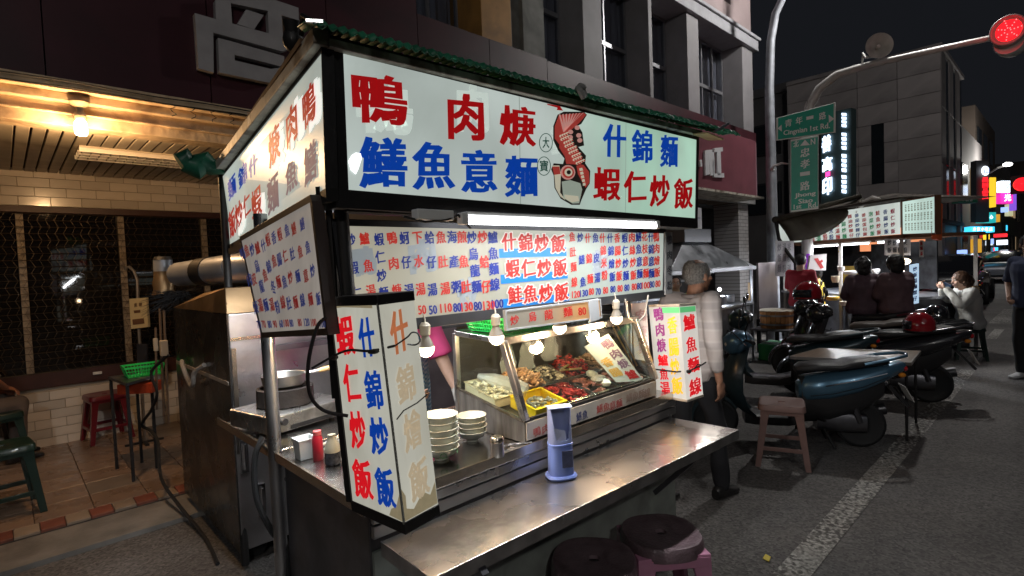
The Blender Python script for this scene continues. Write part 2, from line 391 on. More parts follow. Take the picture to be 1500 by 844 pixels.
for (x_, y_, a_, n_) in ((4.4, 1.9, -.5, 14), (1.2, 3.5, .1, 22)):
    ckm = MB(); px0, py0 = x_, y_
    for i in range(n_):
        a_ += rc.uniform(-.45, .45)*.6; px1, py1 = px0+.09*math.cos(a_), py0+.09*math.sin(a_); w0 = .003+.003*rc.random(); dx, dy = -math.sin(a_)*w0, math.cos(a_)*w0
        ckm.add([(px0-dx, py0-dy, .0035), (px1-dx, py1-dy, .0035), (px1+dx, py1+dy, .0035), (px0+dx, py0+dy, .0035)], [[0, 1, 2, 3]]); px0, py0 = px1, py1
    struct(ckm.build('road_crack', mat('tar_crack', (.018, .017, .017), .6)))
g = MB(); g.quad((-6, .88, .004), (8.9, .88, .004), (8.9, 1.02, .004), (-6, 1.02, .004)); o = struct(g.build('lane_line', LINE)); 
for x0 in (9.6, 12.2):
    g = MB(); g.quad((x0, .93, .004), (x0+1.5, .93, .004), (x0+1.5, 1.07, .004), (x0, 1.07, .004)); struct(g.build('lane_line', LINE))
for i in range(6):
    g = MB(); y0 = 1.25-i*.95; g.quad((14.7, y0-.42, .004), (18.3, y0-.42, .004), (18.3, y0, .004), (14.7, y0, .004)); struct(g.build('crosswalk_bar', LINE))
# pale concrete gutter and the raised arcade floor
CONC = mat('gutter_concrete', (.20, .185, .165), .75, noise_c=.25, nscale=5, bump=.4, bscale=50, dark=(.06, .05, .045), dscale=2.5, damt=.7)
g = MB(); g.bx(-6, 11.4, 3.95, 4.36, -.1, .03); struct(g.build('gutter', CONC))
g = MB(); g.bx(-6, 11.4, 4.36, 12, -.1, .035); struct(g.build('arcade_floor', mat('floor_grout', (.06, .05, .045), .8, noise_c=.2)))
floor = bpy.data.objects['arcade_floor']
CRT = mat('cream_floor_tile', (.29, .22, .16), .38, orand=.22, noise_c=.12, nscale=6, dark=(.16, .12, .09), dscale=3, damt=.6, bump=.05)
RDT = mat('brick_red_floor_tile', (.23, .075, .05), .42, orand=.22, noise_c=.2, nscale=8, dark=(.12, .06, .04), dscale=5, damt=.5)
TNT = mat('tan_floor_tile', (.25, .165, .115), .3, orand=.22, noise_c=.15, nscale=4, dark=(.14, .10, .08), dscale=2, damt=.6, rvar=.08)
GRT = mat('grey_floor_tile', (.19, .145, .11), .35, noise_c=.2, nscale=4, dark=(.1, .08, .06), dscale=2, damt=.6)
TM = {}
def piece(name, dims, mt, parent, loc, bev=.003):
    k = (name, dims, mt.name)
    if k not in TM:
        b = MB(); x, y, z = dims; e = min(bev, min(dims)*.3)
        a = [(-x/2, -y/2, -z/2), (x/2, -y/2, -z/2), (x/2, y/2, -z/2), (-x/2, y/2, -z/2)]
        s = MB(); bb = MB(); bb.box((0, 0, 0), dims); me = bb.build(name, mt); TM[k] = me.data; col.objects.unlink(me); bpy.data.objects.remove(me)
        bm = bmesh.new(); bm.from_mesh(TM[k]); bmesh.ops.bevel(bm, geom=bm.edges[:], offset=e, segments=1, affect='EDGES'); bm.to_mesh(TM[k]); bm.free()
    o = bpy.data.objects.new(name, TM[k]); col.objects.link(o); o.parent = parent; o.location = V(loc)-OFF.get(parent, V((0, 0, 0))); return o
for i in range(26):
    piece('border_tile', (.119, .15, .02), (CRT, RDT)[i % 2], floor, (-.95+i*.1225+.0, 4.445, .043+random.uniform(-.001, .001)))
for j in range(9):
    for i in range(12):
        piece('floor_tile', (.297, .297, .02), TNT if random.random() < .8 else GRT, floor, (-.98+i*.3-.0, 4.675+j*.3, .043+random.uniform(-.001, .001)))

# ------------------------------------------------------------------ shop building with the arcade
ORX = V((0, 0, 0))
bld = thing('shop_building', 'long building with tiled arcade shopfront, maroon fascia and tall curtained windows behind the food cart', 'building', (3, 4.6, 0))
WT = mat('cream_wall_tile', (.70, .62, .52), .18, orand=.22, noise_c=.06, nscale=3, coat=.3, dark=(.4, .3, .2), dscale=4, damt=.25)
GRO = mat('wall_grout', (.40, .33, .25), .8)
Y1 = 6.6
g = MB(); g.bx(-1.6, 11.2, Y1+.014, Y1+.25, .04, .60); g.bx(-1.6, 11.2, Y1+.014, Y1+.25, 2.28, 2.62); g.bx(2.45, 11.2, Y1+.014, Y1+.25, .6, 2.28); g.build('wall', GRO, bld)
def wtiles(x0, x1, z0, rows, w_=.222, h_=.082):
    for r_ in range(rows):
        x = x0-(w_/2 if r_ % 2 else 0); z = z0+r_*(h_+.004)+h_/2
        while x < x1:
            piece('wall_tile', (w_, .012, h_), WT, bld, (x+w_/2, Y1+.007+random.uniform(-.0008, .0008), z), .002); x += w_+.004
wtiles(-.75, 2.1, .045, 6); wtiles(-.75, 2.1, 2.285, 4)
# window: maroon sill, posts, dark glass, wire grille
MAR = mat('dark_maroon_frame', (.055, .018, .012), .45, noise_c=.2)
WGT = glass_mat('window_glass', (.72, .75, .80))
DGL = mat('dark_window_glass', (.012, .010, .008), .03, spec=.6)
POST = mat('cream_window_post', (.34, .27, .19), .5, noise_c=.2, nscale=20, dark=(.1, .07, .05), dscale=14, damt=.7)
wf = MB(); wf.bx(-1.6, 2.45, Y1-.02, Y1+.03, .60, .74); wf.bx(-1.6, 2.45, Y1-.01, Y1+.05, 2.22, 2.28); wf = wf.build('window_frame', MAR, bld, bevel=.004)
g = MB(); g.bx(-1.6, 2.45, Y1+.05, Y1+.07, .74, 2.22); g.build('pane', DGL, wf)
for x in (-.59, .15, .90, 1.645, 2.39): g = MB(); g.bx(x-.027, x+.027, Y1-.0, Y1+.045, .745, 2.216); g.build('window_post', POST, wf, bevel=.003)
gr = MB(); gz = [.745+i*.061 for i in range(25)]
for z in gz: gr.cyl((-1.2, Y1-.035, z), (2.4, Y1-.035, z), .0028, n=4, cap=False)
for i in range(60):
    x = -1.2+i*.061
    for j in range(24):
        gr.add([(x+(.0 if j % 2 else .03), Y1-.038, gz[j]), (x+(.03 if j % 2 else .0), Y1-.038, gz[j+1]), (x+(.03 if j % 2 else 0)+.003, Y1-.038, gz[j+1]), (x+(0 if j % 2 else .03)+.003, Y1-.038, gz[j])], [[0, 1, 2, 3]])
stuff(gr.build('wire_grille', mat('wire', (.075, .055, .035), .45, .6), bld))
g = MB(); g.bx(.595, .665, Y1-.045, Y1-.02, .665, .69); g.build('small_tag', WPLAS, bld, bevel=.004)
# slatted arcade ceiling, beam, fascia
SL = mat('painted_ceiling_slat', (.58, .50, .38), .5, orand=.22, noise_c=.1, nscale=4, dark=(.25, .17, .1), dscale=3, damt=.5)
BM_ = mat('old_plaster_beam', (.62, .47, .30), .7, noise_c=.15, nscale=10, bump=.4, bscale=25, dark=(.22, .14, .08), dscale=6, damt=.7)
for i in range(38): piece('ceiling_slat', (.070, 1.95, .012), SL, bld, (-.98+i*.0815, 5.62, 2.60+random.uniform(-.002, .002)), .003)
g = MB(); g.bx(-1.6, 11.2, 4.7, Y1+.2, 2.635, 2.66); g.build('ceiling_board', mat('dark_ceiling_board', (.10, .07, .05), .8), bld)  # plain dark board above the slats
b = MB(); b.bx(-1.6, 4.4, 4.56, 4.74, 2.59, 2.735); b.bx(-1.6, 4.4, 4.50, 4.56, 2.735, 2.79); b.bx(-1.6, 4.4, 4.44, 4.52, 2.79, 2.86); b.bx(-1.6, 4.4, 4.535, 4.56, 2.66, 2.675); b.build('beam', BM_, bld, bevel=.006)
w_ = MB()
for k in range(2): w_.tube([(-1.6+.25*i, 4.43-.01*k, 2.80+.035*k+.006*math.sin(i*1.7+k)) for i in range(25)], .005, 5)
for k in range(5):
    x = .95+.13*k; w_.tube([(x+.02*math.sin(t*2+k), 4.43-.004*t, 2.80-.018*t) for t in range(6)], .003, 4)
w_.build('cable', BLACK, bld)
FAS = mat('maroon_fascia', (.055, .014, .020), .45, noise_c=.2, nscale=2, dark=(.015, .01, .012), dscale=1.5, damt=.5)
g = MB()
for i in range(7): g.bx(-1.6+i*.94, -1.6+(i+1)*.94-.008, 4.46, 4.60, 2.865, 4.07 if i*.94 > 4 else 6.4)
g.bx(4.98, 11.2, 4.46, 4.60, 2.865, 4.05); g.build('fascia', FAS, bld)
# raised white character on the fascia
z2 = lambda x, y: (260+x/6.491, y/6.491)
CH = mat('raised_grey_letter', (.36, .34, .34), .5, noise_c=.12, nscale=6)
ch = MB()
def chp(pts, d=.06):
    a = [py_(*z2(*p), 4.40) for p in pts]; ch.hexa(a, [p+V((0, .058, 0)) for p in a])
chp([(165, 125), (340, 175), (345, 690), (200, 650)]); chp([(340, 175), (1005, 355), (1130, 400), (1125, 440), (1000, 490), (340, 310)])
chp([(360, 0), (505, 0), (520, 225), (365, 180)]); chp([(505, 0), (930, 0), (1150, 75), (1155, 195), (860, 105), (510, 30)])
chp([(860, 105), (990, 145), (1005, 360), (870, 320)]); chp([(655, 90), (820, 145), (730, 280), (570, 230)])
chp([(385, 360), (540, 400), (545, 575), (400, 690)]); chp([(540, 400), (1015, 535), (1010, 640), (880, 605), (540, 520)]); chp([(400, 690), (545, 575), (885, 655), (1010, 640), (905, 795)])
ch.build('raised_character', CH, bld, bevel=.004)
# facade above: pillars, windows with curtains
PIL = mat('grey_painted_pillar', (.23, .22, .23), .6, noise_c=.12, nscale=3, dark=(.2, .19, .19), dscale=2, damt=.5)
PLD = mat('weathered_pillar', (.20, .20, .18), .7, noise_c=.25, nscale=5, dark=(.07, .07, .06), dscale=3, damt=.6)
OCH = mat('ochre_pillar', (.40, .20, .05), .6, noise_c=.2, nscale=4, dark=(.16, .08, .03), dscale=2.5, damt=.6)
def pil(x0, x1, mt, z0=4.05, z1=5.7, y0=4.5, nm='pillar'): g = MB(); g.bx(x0, x1, y0, 5.05, z0, z1); return g.build(nm, mt, bld, bevel=.006)
pil(2.75, 3.12, PIL, 4.1, 6.6); pil(3.97, 4.43, OCH, 3.3, 6.6); pil(4.45, 4.60, PLD, 3.3, 6.6, 4.54); pil(4.60, 4.97, PLD, 3.3, 6.6, 4.48)
pil(5.76, 6.17, PIL); pil(7.36, 7.46, PIL); pil(8.55, 8.95, PIL); pil(10.72, 11.2, PIL, 3.4)
g = MB(); g.bx(4.2, 11.2, 5.05, 5.3, 2.6, 7.9); g.bx(-1.6, 4.2, 5.05, 5.3, 4.07, 7.9); g.bx(11.05, 11.2, 5.3, 12, 0, 12); g.build('back_wall', mat('grimy_render', (.12, .12, .13), .8, noise_c=.2), bld)
WG = mat('dusty_window_glass', (.05, .055, .065), .12, spec=.7)
FR = mat('aluminium_frame', (.30, .30, .32), .4, .6, noise_c=.1)
CUR = mat('grey_curtain', (.34, .31, .31), .8, noise_c=.3, nscale=3, stretch=(6, 1, .4))
def window(x0, x1, z0, z1, tr=None, n=2, curtain=True, y=4.92):
    f = MB(); t = .03
    f.bx(x0, x1, y-.03, y+.03, z0, z0+t); f.bx(x0, x1, y-.03, y+.03, z1-t, z1)
    for i in range(n+1):
        x = x0+(x1-x0)*i/n; f.bx(max(x0, x-t/2), min(x1, x+t/2), y-.028, y+.028, z0+t, z1-t)
    if tr: f.bx(x0+t, x1-t, y-.034, y+.034, tr-.03, tr+.03)
    f = f.build('window', FR, bld)
    for i in range(n):
        a = x0+(x1-x0)*i/n+t/2; b = x0+(x1-x0)*(i+1)/n-t/2; g = MB(); g.bx(a, b, y+.0, y+.008, z0+t, z1-t); g.build('pane', WGT, f)
    if curtain:
        c = MB(); n_ = int((x1-x0)/.03); top = []; bot = []
        for i in range(n_+1):
            x = x0+(x1-x0)*i/n_; yy = y+.09+.025*math.sin(i*1.25)+.01*math.sin(i*.5); c.v += [V((x, yy, z0)), V((x, yy, z1))]
            if i: b_ = 2*i; c.f.append([b_-2, b_, b_+1, b_-1]); c.mi.append(0)
        c.build('curtain', CUR, f, smooth=True)
window(3.14, 3.96, 4.12, 6.5, None, 2); window(5.0, 5.74, 4.12, 6.0, 4.95, 1); window(6.19, 7.34, 4.08, 5.70, 4.85, 2); window(7.48, 8.53, 4.08, 5.70, 4.85, 2); window(8.97, 10.7, 4.08, 5.70, 4.85, 4)
g = MB(); g.bx(4.98, 11.32, 4.42, 5.05, 5.70, 5.90); g.bx(4.98, 11.36, 4.38, 5.05, 5.90, 5.96); g.build('ledge', mat('pale_soffit', (.30, .30, .32), .6, noise_c=.1), bld, bevel=.01)
UPW = mat('pinkish_render', (.28, .22, .22), .7, noise_c=.15, nscale=2)
g = MB(); g.bx(4.98, 8.3, 4.52, 5.05, 5.96, 12); g.bx(10.3, 11.2, 4.52, 5.05, 5.96, 12); g.bx(8.3, 10.3, 4.52, 5.05, 7.6, 12); g.bx(8.3, 10.3, 4.52, 5.05, 5.96, 6.35); g.build('upper_wall', UPW, bld)
window(8.3, 10.3, 6.35, 7.6, None, 3, True, 4.8)
# arcade pillars clad in small white bricks, dark shop interior beyond
BRK = bpy.data.materials.new('white_brick'); BRK.use_nodes = True
nt = BRK.node_tree; bt = nt.nodes.new('ShaderNodeTexBrick'); tc = nt.nodes.new('ShaderNodeTexCoord'); mp = nt.nodes.new('ShaderNodeMapping'); mp.inputs['Rotation'].default_value = (R(90), 0, 0)
nt.links.new(tc.outputs['Object'], mp.inputs[0]); nt.links.new(mp.outputs[0], bt.inputs['Vector']); bt.inputs['Scale'].default_value = 1; bt.inputs['Brick Width'].default_value = .22; bt.inputs['Row Height'].default_value = .07
bt.inputs['Mortar Size'].default_value = .006; bt.inputs['Color1'].default_value = (.42, .40, .40, 1); bt.inputs['Color2'].default_value = (.34, .33, .33, 1); bt.inputs['Mortar'].default_value = (.12, .11, .11, 1)
nt.links.new(bt.outputs['Color'], nt.nodes['Principled BSDF'].inputs['Base Color']); nt.nodes['Principled BSDF'].inputs['Roughness'].default_value = .4
for a, b_, c_ in ((6.6, 8.35, 4.55), (10.5, 10.95, 4.55), (4.4, 4.9, 4.6)): g = MB(); g.bx(a, b_, c_, c_+.5, .035, 2.62); g.build('brick_pillar', BRK, bld)
g = MB(); g.bx(6.0, 11.1, 4.46, 4.60, 2.62, 2.86); g.build('soffit_edge', mat('grey_soffit', (.3, .3, .3), .7, noise_c=.15), bld)

# maroon box sign beyond the cart roof, with a raised white character
sb = thing('box_sign', 'faded maroon box sign with raised white character fragment, jutting out beyond the cart roof', 'sign', (8, 3.9, 2.6))
g = MB(); pr_ = [V((7.45, 3.9)), V((9.75, 3.9)), V((9.95, 3.96)), V((10.04, 4.12)), V((10.04, 4.45)), V((7.45, 4.45))]
g.hexa([V((p.x, p.y, 2.62)) for p in pr_], [V((p.x, p.y, 3.6)) for p in pr_]); g.build('box', mat('faded_maroon_sheet', (.21, .065, .085), .45, noise_c=.15, nscale=2, dark=(.12, .04, .05), dscale=2, damt=.4), sb, bevel=.01)
g = MB(); g.bx(7.45, 10.06, 3.885, 4.44, 2.60, 2.635); g.build('lower_edge', CREAMT, sb)
zz = lambda x, y: (920+x/3.013, 160+y/3.013); c2 = MB()
for pts in ([(340, 182), (352, 180), (362, 288), (342, 292)], [(352, 180), (372, 178), (384, 290), (364, 294)], [(318, 225), (326, 222), (328, 252), (320, 254)], [(380, 172), (418, 168), (419, 186), (382, 190)], [(393, 189), (409, 187), (412, 288), (396, 290)], [(378, 284), (424, 282), (425, 302), (380, 300)], [(372, 190), (380, 189), (384, 290), (376, 290)]):
    a = [py_(*zz(*p), 3.87) for p in pts]; c2.hexa(a, [p+V((0, .028, 0)) for p in a])
c2.build('raised_character', mat('raised_white_letter', (.7, .7, .72), .5), sb)

# ------------------------------------------------------------------ building across the junction
gb = thing('concrete_building', 'grey stone-clad corner building with one tall slot window across the junction', 'building', (25, 8, 0))
STN = mat('grey_stone_cladding', (.46, .41, .40), .7, orand=.22, noise_c=.12, nscale=.8, dark=(.18, .16, .16), dscale=.7, damt=.5)
g = MB(); g.bx(25.03, 30.4, 3.43, 8.6, 2.72, 8.85); g.build('core', mat('dark_joint', (.05, .05, .05), .8), gb)
for i in range(4):          # cladding panels
    for j in range(8):
        y = 3.37+i*1.31; z = 2.70+j*.768
        if i == 1 and 2 <= j <= 4: 
            piece('stone_panel', (.06, .44, .756), STN, gb, (25.0, y+.22, z+.384), .008); piece('stone_panel', (.06, .44, .756), STN, gb, (25.0, y+1.08, z+.384), .008)
        else: piece('stone_panel', (.06, 1.298, .756), STN, gb, (25.0+random.uniform(-.006, .006), y+.655, z+.384), .008)
for i in range(3):
    for j in range(3):
        z = 2.70+j*2.05; x = 25.1+i*1.75
        g = MB(); 
        piece('stone_panel', (.9, .06, 2.03), STN, gb, (x+.5, 3.40, z+1.02), .01)
        piece('side_window', (.68, .04, 2.0), mat('black_glass', (.02, .025, .03), .15), gb, (x+1.3, 3.41, z+1.02), .01)
piece('slot_window', (.04, .42, 2.30), mat('black_glass'), gb, (25.02, 5.34, 5.38), .01)
g = MB(); g.bx(24.9, 30.5, 3.32, 8.6, 8.85, 9.0); g.build('parapet', STN, gb)
g = MB(); g.bx(24.94, 30.5, 3.35, 8.6, 2.55, 2.70); g.build('floor_edge', mat('dark_band', (.06, .06, .06), .6), gb)
# lower storey: dark shopfront with warm lit window
g = MB(); g.bx(25.8, 30.4, 3.5, 8.6, 0, 2.55); g.build('shopfront', mat('dark_shopfront', (.04, .04, .045), .5, noise_c=.3), gb)
for x in (25.2, 29.7): g = MB(); g.bx(x, x+.55, 3.4, 3.9, 0, 2.55); g.build('column', STN, gb)
wn = MB()
for i in range(3): wn.bx(25.74, 25.79, 3.95+i*.75, 3.95+i*.75+.7, 1.62, 2.50)
wn.build('lit_window', mat('warm_lit_shop_window', (.5, .3, .2), .4, emit=(1, .36, .16), es=.9, noise_c=.5, nscale=3), gb)
g = MB(); g.bx(25.70, 25.74, 3.9, 6.2, 2.0, 2.05); g.bx(25.70, 25.74, 3.9, 6.2, 1.55, 1.60); g.build('window_bar', BLACK, gb)
# darker block to its left and rear
db = thing('dark_block', 'unlit apartment block left of the grey stone building, in darkness', 'building', (27, 14, 0))
DKW = mat('dark_tiled_wall', (.14, .13, .13), .7, noise_c=.2, nscale=.6)
g = MB(); g.bx(27, 44, 8.7, 24, 0, 9.2); g.build('wall', DKW, db)
g = MB(); g.bx(26.8, 44, 8.6, 24, 9.2, 9.6); g.build('parapet', DKW, db)
for y in (9.6, 12.4, 15.2):
    for z in (3.6, 6.4): g = MB(); g.bx(26.9, 26.99, y, y+1.7, z, z+1.5); w1 = g.build('window', BPLAS, db); g = MB(); g.bx(26.86, 26.9, y+.1, y+1.6, z+.1, z+1.4); g.build('pane', mat('black_glass'), w1)
pl = MB(); pl.bx(26.6, 26.98, 8.75, 9.5, 7.0, 7.75); pl.build('yellow_panel', mat('dim_yellow_board', (.4, .32, .18), .7), db)  # plain yellow board on the wall of the block

# vertical light box sign with glowing white characters
vb = thing('vertical_sign', 'tall grey-green signboard with two columns of glowing white characters behind the street signs', 'sign', (23.4, 8.2, 0))
g = MB(); p0 = pd(1203, 168, 20); p1 = pd(1247, 158, 19.1); b0 = pd(1203, 325, 20); b1 = pd(1247, 325, 19.1)
P_ = Panel(p0, p1, b1, b0); P_.slab(g, .35); g.build('board', mat('grey_green_board', (.07, .11, .11), .6, noise_c=.1), vb)
GLW = mat('glowing_blue_white', (1, 1, 1), .5, emit=(.62, .76, 1), es=3.2)
c = MB()
for (cx, cy, a, b_) in ((1212, 211, 14, 26), (1213, 241, 15, 22), (1213, 273, 15, 26)):
    P_.pix(c, {211: '善', 241: '高', 273: '印'}[cy], cx, cy, a, b_, .05, .06)
for cy, hh in ((177, 22), (208, 26), (240, 28), (271, 28)):
    for k in range(4): P_.poly(c, [(1234, cy-hh/2+k*hh/4), (1241, cy-hh/2+k*hh/4+.5), (1241, cy-hh/2+(k+.8)*hh/4), (1234.5, cy-hh/2+(k+.7)*hh/4)], .06)
c.build('glowing_lettering', GLW, vb)
c = MB(); P_.poly(c, [(1211, 253), (1218, 251), (1218, 258), (1211, 260)], .09); c.build('pink_light', mat('pink_glow', (1, .1, .4), .5, emit=(1, .06, .35), es=2), vb)

# ------------------------------------------------------------------ far street: buildings and neon signs down the road
FB = [mat('far_wall_%s' % n, c, .8, noise_c=.2, nscale=.4) for n, c in (('grey', (.13, .12, .12)), ('brown', (.14, .11, .09)), ('olive', (.12, .13, .11)))]
xs = 31
for i, (ln, h) in enumerate(((9, 9), (11, 12), (12, 8), (14, 11), (18, 13), (30, 10))):
    t = thing('far_building', ['grey three-storey building next beyond the stone-clad one', 'brown building carrying the red vertical sign', 'low olive building beyond the yellow sign', 'grey block far down the street', 'tall brown block near the end of the street', 'last dim block closing the left side of the street'][i], 'building', (xs, 4, 0))
    g = MB(); g.bx(xs, xs+ln-.4, 3.6+.3*(i % 2), 14, 0, h*.8); g.build('wall', FB[i % 3], t)
    for f in range(int(h*.8//3)):
        for k in range(int(ln//3)):
            g = MB(); x = xs+.8+k*3; yy = 3.6+.3*(i % 2); g.bx(x, x+1.6, yy-.06, yy-.005, 1+f*3, 2.5+f*3)
            g.build('window', mat('dim_lit_window', (.3, .3, .25), .5, emit=(1, .7, .4), es=.25) if random.random() < .25 else mat('black_glass'), t)
    xs += ln
eb = thing('end_building', 'dark distant building mass closing the street under the neon signs', 'building', (190, 0, 0))
g = MB(); g.bx(190, 200, -9, 12, 0, 9); g.build('wall', FB[0], eb)
for i, (x, ln, h) in enumerate(((60, 20, 9), (84, 24, 11), (112, 30, 10), (146, 40, 12))):
    t = thing('far_building', ['dim building on the right side of the far street, nearest', 'second dim building on the far right side', 'third dim building on the far right side', 'farthest dim building on the right side'][i], 'building', (x, -14, 0))
    g = MB(); g.bx(x, x+ln-1, -26, -13, 0, h); g.build('wall', FB[i % 3], t)
    for k in range(int(ln//4)): g = MB(); g.bx(x+1+k*4, x+3+k*4, -13, -12.9, 1, 2.6); g.build('window', mat('dim_lit_window'), t)
def emi(n, c, s=1.6): return mat(n, tuple(min(1, q) for q in c), .5, emit=c, es=s)
def farsign(name, label, D, px0, py0, px1, py1, m, items=(), dep=.3, back=None):
    q = [pd(px0, py0, D), pd(px1, py0, D), pd(px1, py1, D), pd(px0, py1, D)]
    t = thing(name, label, 'sign', tuple((q[2]+q[3])/2)); P = Panel(*q); g = MB(); P.slab(g, dep); g.build('sign_box', m, t)
    for ch_, cx, cy, w1, h1, mm in items: c = MB(); P.pix(c, ch_, cx, cy, w1, h1, .03, .05); c.build('lettering', mm, t)
    if back: g = MB(); b = Panel(*[p+P.n*(dep+.3) for p in q]); b.slab(g, .1, 0, .3); g.build('bracket', back, t)
    return P, t
WH = emi('sign_white_light', (.8, .9, 1), 2.2); RDL = emi('sign_red_light', (1, .02, .03), 1.6); YLL = emi('sign_yellow_light', (.95, .6, .03), 1.1); TLL = emi('sign_teal_light', (.02, .42, .42), 1); CYL = emi('sign_cyan_light', (.05, .55, .9), 1.6)
MGL = emi('sign_magenta_light', (.6, .02, .3), 1.2); BLL = emi('sign_blue_light', (.3, .45, 1), 1.5)
P, t = farsign('vertical_sign', 'grey vertical signboard with white round emblem above glowing red column', 24, 1430, 235, 1449, 325, FB[0])
c = MB(); cc = [(1440.5+6*math.cos(a*math.pi/12), 251+7*math.sin(a*math.pi/12)) for a in range(24)]; P.poly(c, cc, .1); c.build('round_emblem', WH, t)
c = MB(); P.pix(c, '山', 1440.5, 251, 8, 8, .02, .18); c.build('emblem_mark', BLUE, t)
for k in range(4): c = MB(); P.pix(c, '昌回品昌'[k], 1440.5, 264+k*8.2, 9, 8.0, .05, .1); c.build('red_lettering', RDL, t)
P, t = farsign('vertical_sign', 'tall narrow yellow lit sign beside the red one', 25.6, 1451, 260, 1459, 303, YLL)
farsign('shop_sign', 'teal lit sign box under the yellow vertical sign', 25.3, 1437, 311, 1459, 326, TLL, [('中', 1444, 318, 5, 6, WH), ('心', 1451, 318, 5, 6, WH)])
farsign('shop_sign', 'long cyan lit shop sign lowest over the far pavement', 23, 1421, 332, 1457, 340, CYL, [(q, 1426+6*k, 336, 5, 6, WH) for k, q in enumerate('冷飲小吃店')])
farsign('lit_sign', 'white and blue lit sign box high over the far street', 30, 1467, 265, 1484, 281, WH, [('V', 1475, 273, 9, 9, BLL)])
farsign('lit_sign', 'magenta lit sign box under the white and blue one', 30.3, 1466, 282, 1484, 298, MGL, [('光', 1475, 290, 10, 11, WH)])
farsign('lit_sign', 'thin violet lit strip at the right edge of the magenta sign', 32, 1485, 272, 1489, 308, emi('violet_light', (.2, .08, .6), 1.2))
farsign('lit_sign', 'pale yellow characters sign below the magenta one', 34, 1478, 299, 1484, 316, emi('pale_yellow_light', (.6, .6, .35), .8))
farsign('lit_sign', 'small blue lit sign low down by the dark columns', 21, 1411, 366, 1417, 378, BLL)
farsign('lit_sign', 'orange upright lit sign low in the far street', 24, 1430, 350, 1438, 370, emi('orange_light', (.8, .4, .04), .8))
farsign('lit_sign', 'small round orange lit sign beside the teal one', 26, 1459, 314, 1465, 325, emi('orange_light', (.8, .4, .04)))
farsign('lit_sign', 'small cyan lit sign right of the teal one', 40, 1462, 330, 1476, 338, CYL)
farsign('lit_sign', 'pale blue lit strip low between the far parked cars', 44, 1465, 345, 1481, 350, BLL)
farsign('lit_sign', 'red and orange lit sign low at the right edge', 60, 1488, 320, 1492, 345, RDL)
farsign('direction_sign', 'green road direction board high above the far pavement', 19, 1404, 288, 1432, 297, mat('road_sign_green', (.03, .2, .12), .5), [(q, 1409+6*k, 292.5, 4, 6, WPLAS) for k, q in enumerate('中山路')])
rs = random.Random(4)
for i in range(9):
    x, y = 1412+rs.random()*70, 335+rs.random()*45
    lt = ['dim', 'white', 'amber', 'red', 'cyan', 'pale', 'orange', 'small', 'faint'][i]+' '+['round', 'square', 'narrow', 'low', 'tiny', 'upright', 'flat', 'bright', 'far'][i]+' shop light in the distant street, '+['left of', 'under', 'beyond', 'right of', 'beside', 'below', 'past', 'behind', 'near'][i]+' the cyan sign'
    p = pd(x, y, 27+i*3); g = MB(); g.box(p, (.1, .35+rs.random()*.5, .12+rs.random()*.3)); tag(g.build('shop_light', [WH, YLL, RDL, WH, CYL][i % 5]), lt, 'light')

rs = random.Random(11)
words = [('tiny cyan', CYL), ('tiny amber', YLL), ('tiny white', WH), ('tiny red', RDL), ('tiny blue', BLL), ('tiny pink', MGL)]
spots = [('above the cyan sign', 1432, 322), ('below the cyan sign', 1436, 346), ('left of the orange upright sign', 1424, 357), ('right of the orange upright sign', 1445, 362), ('under the magenta sign', 1470, 306), ('above the far parked cars', 1462, 352)]
for k, (wd, m_) in enumerate(words):
    for j in range(2):
        pl_, x, y = spots[(k+j*3) % 6]; p = pd(x+j*5+rs.random()*4, y+rs.random()*6+j*3, 30+rs.random()*14); g = MB(); g.box(p, (.1, .3+rs.random()*.6, .12+rs.random()*.25)); tag(g.build('shop_light', m_), '%s %s shop light %s far down the street' % (wd, ('square', 'flat')[j], pl_), 'light')
# =================================================================== THE FOOD CART
ZC = .90
cart = thing('food_cart', 'stainless steel street food cart with lit signs, glass case and fold-out dining shelf', 'food cart', (1.5, 1.7, 0))
g = MB(); g.bx(.725, 2.40, 1.40, 2.03, .22, .86); g.build('body', STEELD, cart, bevel=.004)
g = MB(); g.bx(.70, 2.43, 1.375, 2.05, .862, ZC); g.bx(.70, 1.14, 2.051, 2.65, .875, ZC); g.build('counter_top', mat('counter_steel', (.50, .48, .46), .25, 1, rvar=.1, bump=.2, bscale=6, noise_c=.2, nscale=5), cart, bevel=.006)
EDG = mat('bright_edge_trim', (.62, .56, .48), .25, 1, noise_c=.1)
g = MB(); g.bx(.69, 2.44, 1.366, 1.374, .872, .905); g.bx(.691, .699, 1.375, 2.75, .872, .905); g.build('edge_trim', EDG, cart)
for z0, z1 in ((.828, .86), (.785, .823)): g = MB(); g.bx(.73, 2.41, 1.380, 1.399, z0, z1); g.build('front_rail', STEEL, cart, bevel=.003)
g = MB(); g.bx(.73, 2.39, 1.385, 1.398, .24, .745); g.build('front_panel', mat('grey_front_panel', (.30, .33, .30), .5, .3, noise_c=.2, dark=(.1, .1, .09), dscale=3, damt=.6), cart)
